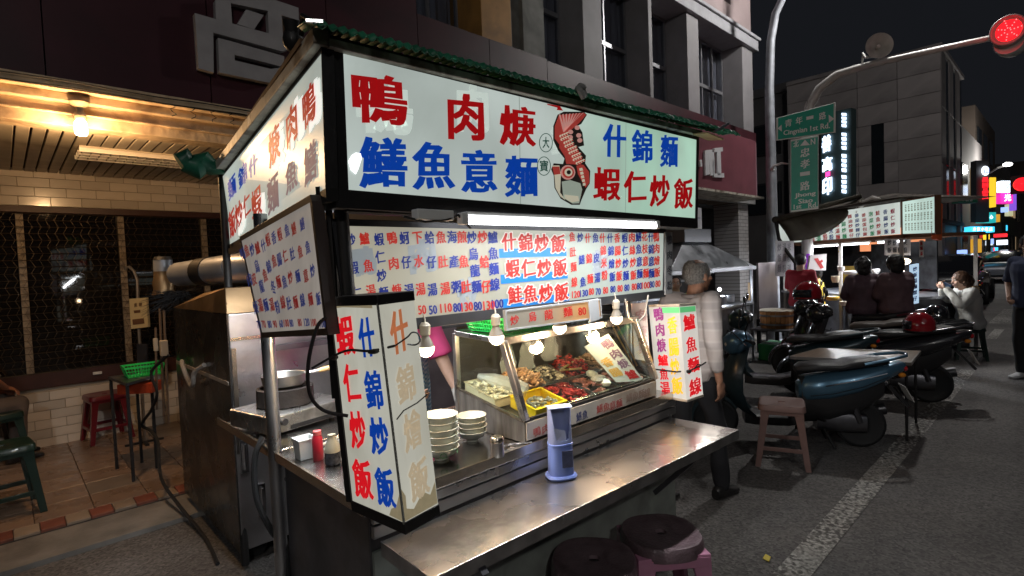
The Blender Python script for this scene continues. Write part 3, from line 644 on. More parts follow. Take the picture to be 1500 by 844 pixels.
# fold-out dining shelf
sh = [V((.745, 1.372, .78)), V((2.345, 1.372, .78)), V((2.378, 1.05, .775)), V((.742, 1.115, .775))]
g = MB(); g.hexa([p-V((0, 0, .006)) for p in sh], sh); shelf = g.build('shelf', SHELFM, cart, bevel=.003)
g = MB()
for a, b in ((sh[2], sh[3]), (sh[3], sh[0]), (sh[1], sh[2])): g.hexa([a-V((0, 0, .042)), b-V((0, 0, .042)), b, a], [p+(sum(sh, V())/4-p).normalized()*.012 for p in (a-V((0, 0, .042)), b-V((0, 0, .042)), b, a)])
g.build('shelf_lip', mat('shelf_lip_steel', (.42, .42, .42), .35, 1, rvar=.1, noise_c=.3, nscale=12), shelf)
for x in (.9, 2.2): g = MB(); g.bar((x, 1.10, .735), (x, 1.38, .45), .022); g.build('shelf_brace', STEELD, cart)
for x, y in ((.85, 1.55), (.85, 1.95), (2.28, 1.55), (2.28, 1.95)):
    g = MB(); g.lathe([(.03, -.025), (.11, -.025), (.12, -.015), (.12, .015), (.11, .025), (.03, .025)], (x, y, .12), 20, 'y'); w1 = g.build('wheel', RUBBER, cart, True); g = MB(); g.lathe([(.001, -.028), (.06, -.028), (.06, .028), (.001, .028)], (x, y, .12), 14, 'y'); g.build('hub', STEELD, w1, True)
    g = MB(); g.bx(x-.015, x+.015, y-.04, y+.04, .12, .23); g.build('fork', BLACK, cart)
# posts and upper frame
for a, b, nm, mt, rr in (((.705, 2.05, .02), (.70, 2.06, 1.78), 'post', STEEL, .024), ((.735, 1.42, .9), (.70, 1.42, 1.78), 'post', BLACK, .018), ((2.36, 1.62, .9), (2.38, 1.62, 1.8), 'post', STEEL, .018), ((2.40, 2.02, .9), (2.40, 2.02, 2.15), 'post', STEELD, .02), ((.86, 3.05, .02), (.95, 3.38, 2.15), 'post', BLACK, .02)):
    g = MB(); g.cyl(a, b, rr, n=14); g.build(nm, mt, cart, True)
g = MB()
for x in (.665, .688, .712, .74): g.bar((x, 1.44+(x-.66)*.3, 1.20 if x < .7 else 1.0), (x-.02, 1.43, 1.79), .014)
g.bar((.66, 1.5, 1.735), (.75, 2.2, 1.735), .03); g.bar((.70, 1.40, 1.745), (2.45, 1.40, 1.745), .045, .05); g.bar((.70, 1.60, 1.70), (.95, 3.3, 1.70), .03)
g.build('upper_frame', BLACK, cart)
# roof: dark deck, stained trim, green corrugated edge
rf = [V((.67, 1.37, 2.166)), V((2.66, 1.33, 2.19)), V((2.66, 3.2, 2.17)), V((.97, 3.45, 2.166))]
g = MB(); g.hexa(rf, [p+V((0, 0, .02)) for p in rf]); g.build('roof_deck', BLACK, cart)
g = MB(); q0 = py_(500, 62, 1.345); q1 = py_(1020, 192, 1.30)
g.hexa([V((.65, 1.335, 2.140)), V((2.60, 1.295, 2.172)), V((2.60, 1.33, 2.172)), V((.65, 1.37, 2.140))], [V((.65, 1.335, 2.163)), V((2.60, 1.295, 2.197)), V((2.60, 1.33, 2.197)), V((.65, 1.37, 2.163))])
g.build('front_roof_trim', CREAMT, cart, bevel=.003)
g = MB(); g.hexa([V((.612, 1.345, 2.142)), V((.905, 3.42, 2.142)), V((.955, 3.42, 2.142)), V((.655, 1.345, 2.142))], [V((.612, 1.345, 2.185)), V((.905, 3.42, 2.185)), V((.955, 3.42, 2.185)), V((.655, 1.345, 2.185))]); g.build('side_roof_trim', CREAMT, cart, bevel=.003)
g = MB(); g.bar((.645, 1.45, 2.185), (.93, 3.35, 2.185), .045, .016); g.build('side_roof_timber', mat('old_timber', (.13, .07, .035), .8, noise_c=.4, nscale=12), cart)
cs = MB(); n_ = 440
for i in range(n_+1):
    t = i/n_; x = .59+2.30*t; h_ = .0055*math.sin(i*1.2); sag = .004*math.sin(t*9)
    yf = 1.29-.06*t
    for (dy, dz) in ((0, 0), (.02, .018), (.06, .026), (.10, .027)): cs.v.append(V((x, yf+dy+.003*math.sin(i*.7), 2.165+.035*t+dz+h_+sag)))
    if i:
        b0_ = (i-1)*4
        for k in range(3): cs.f.append([b0_+k, b0_+k+1, b0_+k+5, b0_+k+4]); cs.mi.append(0)
o = cs.build('corrugated_roof_edge', GREEN, cart, True); sm = o.modifiers.new('thick', 'SOLIDIFY'); sm.thickness = .004
g = MB(); g.tube([(1.57, 1.265, 2.20), (1.575, 1.25, 2.18), (1.585, 1.25, 2.165), (1.60, 1.255, 2.175), (1.605, 1.265, 2.195), (1.60, 1.26, 2.21)], .012, 6); g.ball((1.59, 1.258, 2.203), (.025, .012, .014), 8, 6); g.build('rag_tie', mat('grey_rag', (.2, .2, .19), .9, noise_c=.3), cart, True)
g = MB(); g.hexa([V((2.50, 1.22, 2.155)), V((2.76, 1.26, 2.165)), V((2.74, 1.34, 2.175)), V((2.50, 1.30, 2.165))], [V((2.50, 1.22, 2.161)), V((2.76, 1.26, 2.171)), V((2.74, 1.34, 2.181)), V((2.50, 1.30, 2.171))]); g.build('corner_board', mat('raw_plywood', (.42, .30, .15), .7, noise_c=.2), cart)
g = MB(); g.bar((2.60, 1.24, 2.18), (2.68, 1.20, 2.225), .012); g.bar((.575, 1.30, 2.172), (.61, 1.28, 2.172), .007, .007); g.build('edge_clip', mat('foil', (.7, .7, .7), .3, 1), cart)
g = MB(); pts = []
for i in range(9): t = i/8; pts.append(V((.72+.19*t+.012*math.sin(i*2.2), 3.28-.04*t, 2.17+.02*math.sin(i*1.7))))
rr_ = [.05, .062, .05, .066, .055, .06, .045, .05, .03]; g.tube(pts, rr_, 14); g.build('rolled_tarpaulin', mat('green_tarpaulin', (.012, .11, .06), .45, noise_c=.4, nscale=12), cart, True)
g = MB(); g.ball((.645, 1.55, 2.225), (.03, .03, .035), 10, 6); g.cyl((.645, 1.55, 2.23), (.64, 1.54, 2.275), .022, .026); g.tube([(.65, 1.5, 2.225), (.63, 1.44, 2.25), (.64, 1.40, 2.22), (.65, 1.37, 2.19)], .008, 6); g.build('wiring_junction', BLACK, cart, True)
# back rail with hanging things behind the vendor
g = MB(); g.bx(1.0, 2.5, 2.95, 3.0, 1.6, 1.64); g.bx(1.0, 2.5, 2.95, 2.98, 1.15, 1.18); g.build('back_rail', STEELD, cart)

# ---- main sign
SGN = panel_mat('main_sign_sheet', (.60, .68, .64), .78, color2=(.45, .70, .55), axis=0, x0=0, x1=.5, gamt=.34, grime=(.38, .44, .38), gscale=2.4)
P1 = Panel(py_(502, 78, 1.36), py_(1020, 205, 1.325), py_(1018, 320, 1.325), py_(510, 278, 1.36))
s1 = thing('main_sign', 'lit white-green signboard across the cart front with painted characters and a fish painting', 'signboard', (1.5, 1.35, 1.75))
g = MB(); P1.slab(g, .004); g.build('sheet', SGN, s1)
for u in (.345, .68):
    g = MB(); P1.poly(g, [(u, 0), (u+.0018, 0), (u+.0022, 1), (u+.0004, 1)], .0008, False); g.build('sheet_joint', mat('sheet_joint_line', (.2, .24, .22), .6, emit=(.30, .36, .32), es=.6), s1)
g = MB(); P1.rim(g, .024, .05, .036, .022, .12, .003); g.build('frame', BLACK, s1, bevel=.002)
g = MB(); P1.slab(g, .01, -.118); g.build('back_plate', BLACK, s1)
A1 = lambda x, y: (500+x/2.7778, 60+y/2.7778)
def a1(mb, ch, x0, y0, x1, y1, off=.03, o=.003):
    cx, cy = A1((x0+x1)/2, (y0+y1)/2); P1.pix(mb, ch, cx, cy, (x1-x0)/2.7778, (y1-y0)/2.7778, off, o)
r = MB(); b = MB()
# letter bounding boxes are taken upright on the panel, so the slant of the view is removed
for ch, bb in (('鴨', (42, 135, 265, 345)), ('肉', (430, 215, 580, 412)), ('焿', (640, 262, 790, 435)), ('蝦', (1022, 515, 1135, 652)), ('仁', (1147, 532, 1240, 662)), ('炒', (1252, 543, 1335, 680)), ('飯', (1350, 557, 1430, 687))): a1(r, ch, *bb)
for ch, bb in (('鱔', (68, 388, 265, 604)), ('魚', (285, 415, 460, 612)), ('意', (482, 442, 632, 622)), ('麵', (662, 470, 798, 642)), ('什', (1062, 338, 1158, 478)), ('錦', (1178, 360, 1265, 500)), ('麵', (1295, 385, 1368, 520))): a1(b, ch, *bb)
r.build('red_lettering', RED, s1); b.build('blue_lettering', BLUE, s1)
gs = MB()      # pale patches where old characters were scraped off
for ch, bb in (('鴨', (60, 165, 290, 385)), ('肉', (470, 175, 600, 380)), ('錦', (850, 330, 960, 470))): a1(gs, ch, *bb, off=.04, o=.0015)
gs.build('ghost_lettering', mat('ghost_paint', (.6, .66, .62), .5, emit=(.52, .60, .55), es=.85), s1)
st = MB()
for (cx, cy, ch) in ((830, 415, '大'), (822, 510, '寶')):
    a1(st, ch, cx-14 if ch == '大' else cx-18, cy-24, cx+14 if ch == '大' else cx+18, cy+24, .02)
    for k in range(28):
        a, a2 = k*math.pi/14, (k+1)*math.pi/14
        P1.poly(st, [A1(cx+25*math.cos(a), cy+36*math.sin(a)), A1(cx+25*math.cos(a2), cy+36*math.sin(a2)), A1(cx+28*math.cos(a2), cy+39*math.sin(a2)), A1(cx+28*math.cos(a), cy+39*math.sin(a))])
st.build('round_seal', mat('dark_green_paint', (.01, .08, .05), .5, emit=(.01, .07, .05), es=.5), s1)
# fish painting (zoom coordinates of the painting: 4.44x)
F1 = lambda x, y: (800+x/4.437, 120+y/4.437)
DKO = mat('painting_outline', (.02, .015, .015), .5, emit=(.02, .015, .012), es=.4); FRD = mat('painting_red', (.4, .05, .04), .5, emit=(.38, .045, .035), es=.6); FPK = mat('painting_pink', (.6, .3, .26), .5, emit=(.62, .30, .26), es=.55)
FCR = mat('painting_cream', (.6, .55, .42), .5, emit=(.6, .56, .42), es=.6); FGY = mat('painting_grey', (.35, .38, .32), .5, emit=(.34, .40, .33), es=.6)
pt_ = {'o': MB(), 'r': MB(), 'p': MB(), 'c': MB(), 'g': MB()}
def fp(k, pts, o): P1.poly(pt_[k], [F1(*p) for p in pts], o)
fp('o', [(70, 215), (110, 195), (240, 195), (262, 215), (225, 275), (205, 285), (232, 330), (243, 415), (205, 425), (255, 480), (250, 530), (283, 580), (280, 660), (255, 700), (225, 770), (215, 800), (160, 800), (90, 760), (50, 690), (45, 610), (28, 570), (45, 530), (105, 535), (115, 500), (75, 450), (42, 380), (42, 290)], .003)
fp('r', [(78, 218), (240, 203), (255, 216), (210, 268), (150, 320), (110, 350), (90, 420), (50, 370), (50, 290)], .0045)
for k in range(8):
    x = 75+k*22; fp('p', [(x, 215-k*1.5), (x+9, 212-k*1.5), (118+k*7, 322-k*8), (104+k*6, 330-k*6)], .006)
fp('r', [(80, 335), (130, 340), (160, 400), (200, 440), (228, 500), (222, 540), (125, 535), (115, 485), (80, 430)], .0045)
for j in range(9):
    for i in range(4):
        cx = 88+j*13+i*14-(6 if j % 2 else 0); cy = 355+j*22-i*6
        fp('c', [(cx+10*math.cos(a*math.pi/5), cy+9*math.sin(a*math.pi/5)) for a in range(10)], .006+.0002*(i+j)); fp('r', [(cx+6*math.cos(a*math.pi/4)+1, cy+5*math.sin(a*math.pi/4)+2) for a in range(8)], .009+.0002*(i+j))
for cx, cy in ((195, 300), (152, 328), (205, 350), (150, 362), (212, 382)): fp('p', [(cx+17*math.cos(a*math.pi/6), cy+15*math.sin(a*math.pi/6)) for a in range(12)], .0055)
fp('c', [(35, 545), (80, 545), (90, 600), (85, 720), (120, 770), (85, 745), (55, 690), (48, 610)], .0045); fp('r', [(32, 552), (78, 552), (86, 600), (44, 606)], .006)
for rr, kk, o_ in ((48, 'p', .005), (38, 'r', .0065), (26, 'c', .008), (14, 'o', .0095)): fp(kk, [(135+rr*math.cos(a*math.pi/9), 590+rr*math.sin(a*math.pi/9)) for a in range(18)], o_)
fp('r', [(190, 545), (235, 540), (272, 585), (276, 655), (250, 690), (222, 640), (200, 600)], .005)
for k in range(5): fp('c', [(205+k*6, 565+k*24), (225+k*5, 560+k*24), (232+k*4, 578+k*24), (210+k*5, 582+k*24)], .007)
fp('g', [(95, 650), (150, 640), (215, 660), (228, 700), (208, 790), (165, 792), (105, 755)], .005); fp('c', [(110, 735), (200, 745), (205, 775), (160, 785), (115, 760)], .007)
for k, nm, mm in (('o', 'fish_outline', DKO), ('r', 'fish_red', FRD), ('p', 'fish_pink', FPK), ('c', 'fish_scales', FCR), ('g', 'bowl', FGY)): pt_[k].build(nm, mm, s1)
g = MB(); P1.poly(g, [A1(835, 256), A1(880, 265), A1(882, 258), A1(900, 285), A1(874, 282), A1(877, 273), A1(836, 261)]); g.build('red_arrow', RED, s1)
g = MB(); P1.poly(g, [(509, 237), (514, 228), (520, 224), (527, 225), (529, 232), (524, 248), (520, 256), (513, 250)], .0045); g.build('broken_hole', mat('bright_hole', (1, 1, 1), .5, emit=(.95, .97, 1), es=1.6), s1)

# ---- fluorescent lamp under the main sign
fl = thing('tube_lamp', 'long lit fluorescent tube in its batten under the main sign', 'lamp', (1.6, 1.33, 1.7))
ta, tb = V((1.05, 1.30, 1.700)), V((2.13, 1.30, 1.709))
g = MB(); g.cyl(ta, tb, .013, n=14); g.build('tube', TUBEM, fl, True)
g = MB(); g.bar(ta+V((0, .01, .021)), tb+V((0, .01, .021)), .032, .012); g.bar(V((.87, 1.31, 1.712)), V((1.0, 1.31, 1.712)), .034, .03); g.build('batten', WPLAS, fl, bevel=.003)
for e in (ta, tb): g = MB(); g.box(e+V((-.012 if e is ta else .012, 0, .004)), (.026, .028, .036)); g.build('end_holder', WPLAS, fl, bevel=.004)
g = MB(); g.tube([(.84, 1.32, 1.705), (.90, 1.30, 1.69), (.98, 1.295, 1.70), (1.02, 1.30, 1.715), (1.06, 1.29, 1.675)], .004, 6); g.build('lead', BLACK, fl)
lamp('tube_light', 'AREA', (1.6, 1.27, 1.67), 12, (.94, .97, 1), 1.1, .03, aim=(1.6, 1.20, 0))

# ---- menu board
P2 = Panel(py_(501, 331, 1.43), py_(972, 342, 1.43), py_(970.5, 425, 1.43), py_(520, 476, 1.43))
s2_ = thing('menu_board', 'long lit menu board under the tube with columns of red and blue dishes and prices', 'menu board', (1.5, 1.43, 1.38))
g = MB(); P2.slab(g, .004); g.build('sheet', panel_mat('menu_sheet', (.68, .63, .48), .62, grime=(.34, .38, .42), gamt=.22, gscale=2.2, color2=(.60, .67, .58), axis=0, x0=-.3, x1=.3), s2_)
g = MB(); P2.rim(g, .02, .036, .03, .022, .05, .003); g.build('frame', mat('dark_grey_frame', (.07, .07, .075), .4, .5, noise_c=.2), s2_, bevel=.002)
ps = MB()
for q in ([(0, .0), (.028, .0), (.028, 1), (0, 1)],): P2r = [py_(975, 340, 1.42), py_(985, 340, 1.42), py_(985, 430, 1.42), py_(975, 432, 1.42)]
Pn = Panel(*P2r); Pn.slab(ps, .01); ps.build('side_board', mat('grey_side_board', (.3, .3, .3), .6, noise_c=.2), s2_)
c = MB(); Pn.row(c, '鴨肉冬粉', 980, 352, 980, 418, 7, 14); c.build('grey_lettering', mat('grey_ink', (.05, .05, .06), .6), s2_)
B1 = lambda x, y: (480+x/2.8846, 310+y/2.8846)
mr_, mb_ = MB(), MB()
def colm(chars, pts, w_, h_, red, price=None, pp=None, pw=None):
    m_ = mr_ if red else mb_
    for ch_, p in zip(chars, pts): P2.pix(m_, ch_, *B1(*p), w_/2.8846, h_/2.8846, .03)
    if price: P2.pix(m_, price, *B1(*pp), (pw or 15*len(price)+6)/2.8846, (h_*.72 if h_ > 45 else 30)/2.8846, .03)
for chars, pts, red, price, pp in (('炒蝦仁', [(95, 120), (108, 238), (122, 345)], 0, None, None), ('鱸魚湯', [(153, 115), (170, 230), (180, 335)], 1, None, None), ('蝦仁炒麵', [(215, 118), (220, 193), (226, 270), (235, 345)], 0, None, None),
    ('鴨肉焿', [(270, 112), (277, 220), (290, 332)], 1, None, None), ('蚵仔湯', [(322, 112), (330, 215), (342, 332)], 0, None, None), ('下水湯', [(377, 110), (383, 210), (390, 328)], 1, '50', (397, 415)), ('蛤仔湯', [(428, 110), (436, 215), (440, 330)], 0, '50', (443, 415)),
    ('魚肚湯', [(477, 110), (485, 212), (494, 325)], 1, '110', (498, 407)), ('海產粥', [(523, 108), (531, 212), (541, 318)], 0, '80', (545, 405)), ('煎魚肚', [(565, 108), (573, 212), (582, 318)], 1, '130', (587, 402)), ('炒烏龍麵', [(607, 110), (613, 180), (621, 250), (627, 318)], 0, '80', (632, 399)),
    ('炒蛤仔', [(652, 108), (660, 212), (667, 318)], 1, '130', (680, 396)), ('鱸魚麵線', [(695, 110), (698, 178), (700, 243), (704, 308)], 0, '100', (716, 390))):
    colm(chars, pts, 43, 55, red, price, pp)
def fan(x0, y0, x1, y1, n): return [(x0+(x1-x0)*i/(n-1), y0+(y1-y0)*i/(n-1)) for i in range(n)]
for chars, a, red, price, pp in (('魚肚麵線', (1031, 108, 1040, 298), 1, '120', (1047, 350)), ('炒鱔魚', (1065, 110, 1077, 298), 0, '130', (1081, 345)), ('什錦麵', (1097, 112, 1107, 285), 1, '80', (1112, 338)), ('魚皮湯', (1130, 112, 1137, 280), 0, '70', (1141, 338)),
    ('什錦米粉', (1159, 112, 1168, 270), 1, '80', (1172, 333)), ('什錦燴飯', (1191, 112, 1201, 275), 0, '80', (1203, 328)), ('香腸炒飯', (1221, 112, 1229, 272), 1, '80', (1233, 325)), ('蝦仁炒麵', (1253, 112, 1258, 272), 0, '80', (1262, 322)),
    ('肉絲炒飯', (1283, 110, 1290, 268), 1, '80', (1293, 318)), ('鱔魚意麵', (1311, 108, 1316, 264), 0, '80', (1315, 315)), ('花枝意麵', (1337, 105, 1342, 262), 1, '100', (1342, 312)), ('什錦意麵', (1364, 108, 1366, 262), 0, '80', (1368, 308)), ('鴨肉燴飯', (1386, 108, 1390, 257), 1, '80', (1393, 305))):
    colm(chars, fan(*a, len(chars)), 26, 43, red, price, pp, 12*len(price)-1)
bars = MB(); wo = MB()
for q in ([(722, 158), (1006, 152), (1008, 188), (724, 196)], [(729, 268), (1011, 250), (1013, 282), (731, 306)], [(737, 370), (1018, 347), (1020, 384), (740, 410)]): P2.poly(bars, [B1(*p) for p in q], .002)
for row_, y0, y1, x0, x1 in (('什錦炒飯', 128, 136, 762, 970), ('蝦仁炒飯', 240, 236, 778, 978), ('鮭魚炒飯', 352, 340, 787, 984)):
    for i, ch_ in enumerate(row_):
        p = B1(x0+(x1-x0)*i/3, y0+(y1-y0)*i/3); P2.pix(wo, ch_, *p, 72/2.8846, 88/2.8846, .085, .0035); P2.pix(mr_, ch_, *p, 62/2.8846, 78/2.8846, .03, .005)
bars.build('blue_bar', mat('sky_blue_bar', (.005, .08, .25), .5, emit=(.005, .17, .5), es=.8), s2_); wo.build('white_outline', mat('white_outline_paint', (.25, .22, .2), .5, emit=(.72, .64, .6), es=.9), s2_)
mr_.build('red_lettering', mat('menu_red', (.22, .012, .01), .5, emit=(.50, .025, .015), es=.7), s2_); mb_.build('blue_lettering', NAVY, s2_)
gh = MB()    # shadows of the backside lettering showing through
for ch_, x, y, w1, h1 in (('肉', 400, 190, 120, 150), ('魚', 760, 300, 10, 10), ('炒', 590, 350, 90, 150), ('鴨', 150, 210, 110, 130), ('麵', 1150, 220, 70, 120)): P2.pix(gh, ch_, *B1(x, y), w1/2.8846, h1/2.8846, .06, .0015)
gh.build('show_through_lettering', mat('show_through_grey', (.16, .17, .18), .5, emit=(.38, .42, .44), es=.5), s2_)

# ---- strip sign below it
P3 = Panel(py_(741, 457, 1.395), py_(878, 440, 1.395), py_(880, 464, 1.395), py_(743, 482, 1.395))
s3_ = thing('strip_sign', 'small white strip sign hanging under the menu board, glowing orange at its right end', 'sign', (1.5, 1.395, 1.32))
g = MB(); P3.slab(g, .004); g.build('sheet', panel_mat('strip_sheet', (.55, .48, .38), .5, color2=(.95, .50, .20), axis=0, x0=-.05, x1=.2, gamt=.3), s3_)
g = MB(); P3.rim(g, .006, .006, .006, .006, .01, .004); g.build('frame', mat('grey_frame', (.35, .35, .34), .5), s3_)
c = MB(); 
for ch_, x, y, w1, h1 in (('炒', 753, 469, 13, 15), ('烏', 779, 464, 12, 15), ('龍', 803, 461, 13, 16), ('麵', 831, 457, 14, 15), ('80', 852, 456, 12, 12)): P3.pix(c, ch_, x, y, w1, h1)
c.build('red_lettering', RED, s3_)
g = MB(); q = Panel(py_(862, 441, 1.385), py_(876, 437, 1.385), py_(879, 468, 1.385), py_(865, 472, 1.385)); q.slab(g, .004); g.build('switch_plate', mat('grey_plate', (.4, .4, .4), .5), s3_, bevel=.001)

# ---- left side sign (angled slightly inwards towards the back)
P4 = Panel(pz(326, 259, 2.13), pz(472, 77, 2.13), V((.632, 1.358, 1.775)), pd(336, 359, 3.15))
s4_ = thing('side_sign', 'lit signboard on the left side of the cart with red, blue and mauve characters', 'signboard', (.8, 2.3, 1.75))
g = MB(); P4.slab(g, .004); g.build('sheet', panel_mat('side_sign_sheet', (.56, .62, .56), .70, gamt=.3, grime=(.34, .36, .28), gscale=2.5), s4_)
g = MB(); P4.rim(g, .02, .035, .03, .004, .03, .003); g.build('frame', BLACK, s4_, bevel=.002)
D1 = lambda x, y: (300+x/1.92, 60+y/1.92)
r, b, mv, gh = MB(), MB(), MB(), MB()
for m_, ch_, x, y, w1, h1 in ((r, '焿', 203, 295, 38, 118), (r, '肉', 254, 237, 36, 125), (r, '鴨', 304, 183, 42, 128), (b, '麵', 79, 412, 26, 66), (b, '錦', 110, 378, 28, 66), (b, '什', 140, 352, 28, 68), (r, '飯', 80, 512, 22, 84), (r, '炒', 101, 488, 26, 80), (r, '仁', 125, 463, 24, 70), (r, '蝦', 155, 455, 34, 90), (mv, '麵', 206, 432, 38, 112), (mv, '魚', 262, 382, 40, 95), (mv, '鱔', 320, 345, 42, 125)):
    P4.pix(m_, ch_, *D1(x, y), w1/1.92, h1/1.92, .03)
for ch_, x, y, w1, h1 in (('鴨', 318, 180, 50, 150), ('肉', 268, 225, 46, 150), ('焿', 212, 300, 48, 140), ('炒', 108, 500, 30, 90), ('蝦', 165, 465, 40, 100)): P4.pix(gh, ch_, *D1(x, y), w1/1.92, h1/1.92, .07, .0015)
for m_, nm, mm in ((r, 'red_lettering', RED), (b, 'blue_lettering', BLUE), (mv, 'mauve_lettering', MAUVE), (gh, 'ghost_lettering', mat('ghost_white', (.8, .8, .8), .5, emit=(.75, .78, .74), es=1))): m_.build(nm, mm, s4_)

# ---- hanging side menu
P5 = Panel(px_(354, 353, .645), px_(455, 296, .615), px_(477, 481, .615), px_(384, 487, .645))
s5_ = thing('hanging_menu', 'hanging white menu sheet with slanted columns of small characters on the cart left side', 'menu board', (.68, 1.8, 1.35))
g = MB(); P5.slab(g, .004); g.build('sheet', panel_mat('hanging_sheet', (.56, .50, .44), .46, gamt=.7, grime=(.20, .17, .15), gscale=2.2), s5_)
g = MB(); P5.rim(g, .02, .02, .008, .015, .03, .003); g.build('frame', mat('brown_black_frame', (.05, .035, .03), .5), s5_, bevel=.002)
E1 = lambda x, y: (330+x/4.018, 280+y/4.018)
r, b = MB(), MB()
for chars, pts, red, pr, pp in (('鱔魚炒飯', [(460, 195), (495, 332), (525, 468), (562, 632)], 0, '100', (590, 780)), ('鱔魚意麵', [(410, 222), (450, 358), (485, 497), (515, 637)], 1, '100', (535, 772)), ('魚肚麵線', [(370, 232), (403, 368), (437, 502), (466, 640)], 0, '120', (493, 770)), ('蝦仁炒麵', [(327, 255), (360, 382), (392, 508), (425, 655)], 1, '80', (450, 772)),
    ('香腸魚肚', [(292, 275), (326, 402), (358, 535), (385, 658)], 0, '80', (400, 776)), ('蝦魚麵線', [(257, 287), (295, 412), (322, 536), (348, 653)], 1, '100', (369, 776)), ('什錦冬粉', [(230, 320), (262, 445), (290, 565), (315, 682)], 0, '60', (338, 780)), ('鱸魚湯', [(195, 335), (241, 497), (281, 668)], 1, '90', (300, 782)), ('炒烏龍麵', [(163, 345), (192, 443), (220, 560), (246, 672)], 0, '80', (268, 783)), ('魚皮湯', [(132, 352), (175, 517), (213, 672)], 1, '70', (232, 783)), ('鴨肉焿', [(107, 368), (147, 520), (184, 685)], 0, '70', (203, 785))):
    m_ = r if red else b
    for ch_, p in zip(chars, pts): P5.pix(m_, ch_, *E1(*p), 30/4.018, 84/4.018, .03)
    P5.pix(m_, pr, *E1(*pp), (9*len(pr)+6)/4.018, 48/4.018, .03)
r.build('red_lettering', mat('hang_red', (.45, .03, .03), .5, emit=(.3, .02, .02), es=.3), s5_); b.build('blue_lettering', mat('hang_blue', (.03, .06, .3), .5, emit=(.02, .04, .22), es=.3), s5_)

# ---- lantern boxes
def lantern(name, label, L0, M0, R0, L1, M1, R1, sheet, frame_m, back=.10, ft=.02, fb=.02, greens=False):
    t = thing(name, label, 'light box', tuple((L1+M1+R1)/3)); up_ = (L0-L1).normalized()
    bk0 = (L0+R0)/2+((L0+R0)/2-M0).normalized()*back; bk1 = (L1+R1)/2+((L1+R1)/2-M1).normalized()*back
    A = Panel(L0, M0, M1, L1); B = Panel(M0, R0, R1, M1)
    for P, nm in ((A, 'left_face'), (B, 'right_face')): g = MB(); P.slab(g, .003); g.build(nm, sheet, t)
    g = MB(); g.hexa([R0, bk0, bk1, R1], [p+V((0, .003, 0)) for p in (R0, bk0, bk1, R1)]); g.hexa([bk0, L0, L1, bk1], [p+V((0, .003, 0)) for p in (bk0, L0, L1, bk1)]); g.build('back_face', sheet, t)
    e = 1.035; c0 = (L0+M0+R0+bk0)/4; c1 = (L1+M1+R1+bk1)/4
    for pts, c_, sgn, th, nm in (((L0, M0, R0, bk0), c0, 1, ft, 'top_cap'), ((L1, M1, R1, bk1), c1, -1, fb, 'bottom_cap')):
        q = [c_+(p-c_)*e for p in pts]; g = MB(); g.hexa([p-up_*.004*sgn for p in q], [p+up_*th*sgn for p in q]); g.build(nm, frame_m, t, bevel=.002)
    return t, A, B
D = 1.33
t1, A, B = lantern('light_box', 'large white light box with red and blue columns at the near left cart corner', pd(483.5, 447, 1.47), pd(553, 445, 1.33), pd(606, 438, 1.41), pd(515.5, 735, 1.47), pd(592, 768, 1.33), pd(642, 741, 1.41), panel_mat('light_box_sheet', (.68, .67, .57), .66, gamt=.45, grime=(.40, .38, .28), gscale=5), BLACK, .09, .022, .026)
g = MB(); g.bar(A.c[0]+(A.c[0]-A.c[1]).normalized()*.006, A.c[3]+(A.c[3]-A.c[2]).normalized()*.006, .014, .02); g.build('left_edge', BLACK, t1)
for P_q, pts in ((B, [(.02, .93), (.3, .955), (.6, .90), (.8, .93), (.98, .88), (.98, .985), (.02, .99)]), (B, [(.02, .84), (.12, .88), (.1, .99), (.02, .99)]), (A, [(.80, .95), (.9, .93), (.99, .86), (.99, .99), (.75, .985)]), (A, [(.0, .02), (.3, .012), (.9, .02), (.9, .004), (.0, .004)])):
    g = MB(); P_q.poly(g, pts, .0012, False); g.build('rust_stain', mat('brown_water_stain', (.30, .24, .15), .6, emit=(.36, .30, .18), es=.5, noise_c=.4, nscale=30), t1)
g = MB(); g.bar(A.c[1], A.c[2], .0045); g.build('middle_seam', mat('dirty_seam', (.25, .25, .22), .6), t1)
H1 = lambda x, y: (470+x/2.411, 430+y/2.411)
r, b, o1, o2 = MB(), MB(), MB(), MB()
for m_, P, ch_, x, y, w1, h1 in ((r, A, '蝦', 88, 148, 66, 140), (r, A, '仁', 112, 318, 58, 135), (r, A, '炒', 133, 483, 56, 140), (r, A, '飯', 150, 655, 66, 140), (b, A, '什', 165, 155, 58, 145), (b, A, '錦', 188, 340, 62, 140), (b, A, '炒', 208, 505, 66, 140), (b, A, '飯', 228, 685, 66, 140),
    (o1, B, '什', 275, 135, 66, 160), (o2, B, '錦', 298, 318, 68, 140), (o2, B, '燴', 322, 483, 68, 150), (o2, B, '飯', 345, 655, 74, 150)): P.pix(m_, ch_, *H1(x, y), w1/2.411, h1/2.411, .035)
r.build('red_lettering', mat('bright_red_paint', (.65, .01, .015), .5, emit=(.68, .008, .015), es=.8), t1); b.build('blue_lettering', BLUE, t1); o1.build('orange_lettering', ORNG, t1); o2.build('faded_lettering', ORNF, t1)
g = MB(); g.tube(cr([A.at(.0, .30, .02)+V((-.05, 0, 0)), A.at(.3, .225, .012), A.at(.8, .215, .01), B.at(.25, .2, .012)]), .0035, 6)
g.tube(cr([B.at(.25, .2, .012), B.at(.45, .185, .012), B.at(.62, .17, .014), B.at(.75, .155, .014), B.at(.9, .165, .014), B.at(.95, .2, .014), B.at(.8, .215, .014), B.at(.6, .205, .012)]), .0022, 5); g.ball(A.at(.9, .215, .012), (.018, .008, .007), 8, 5); g.ball(A.at(.08, .26, .015), (.012, .008, .008), 8, 5)
tag(g.build('bungee_hook', BLACK), 'black bungee cord with a wire hook stretched across the near light box', 'cord')
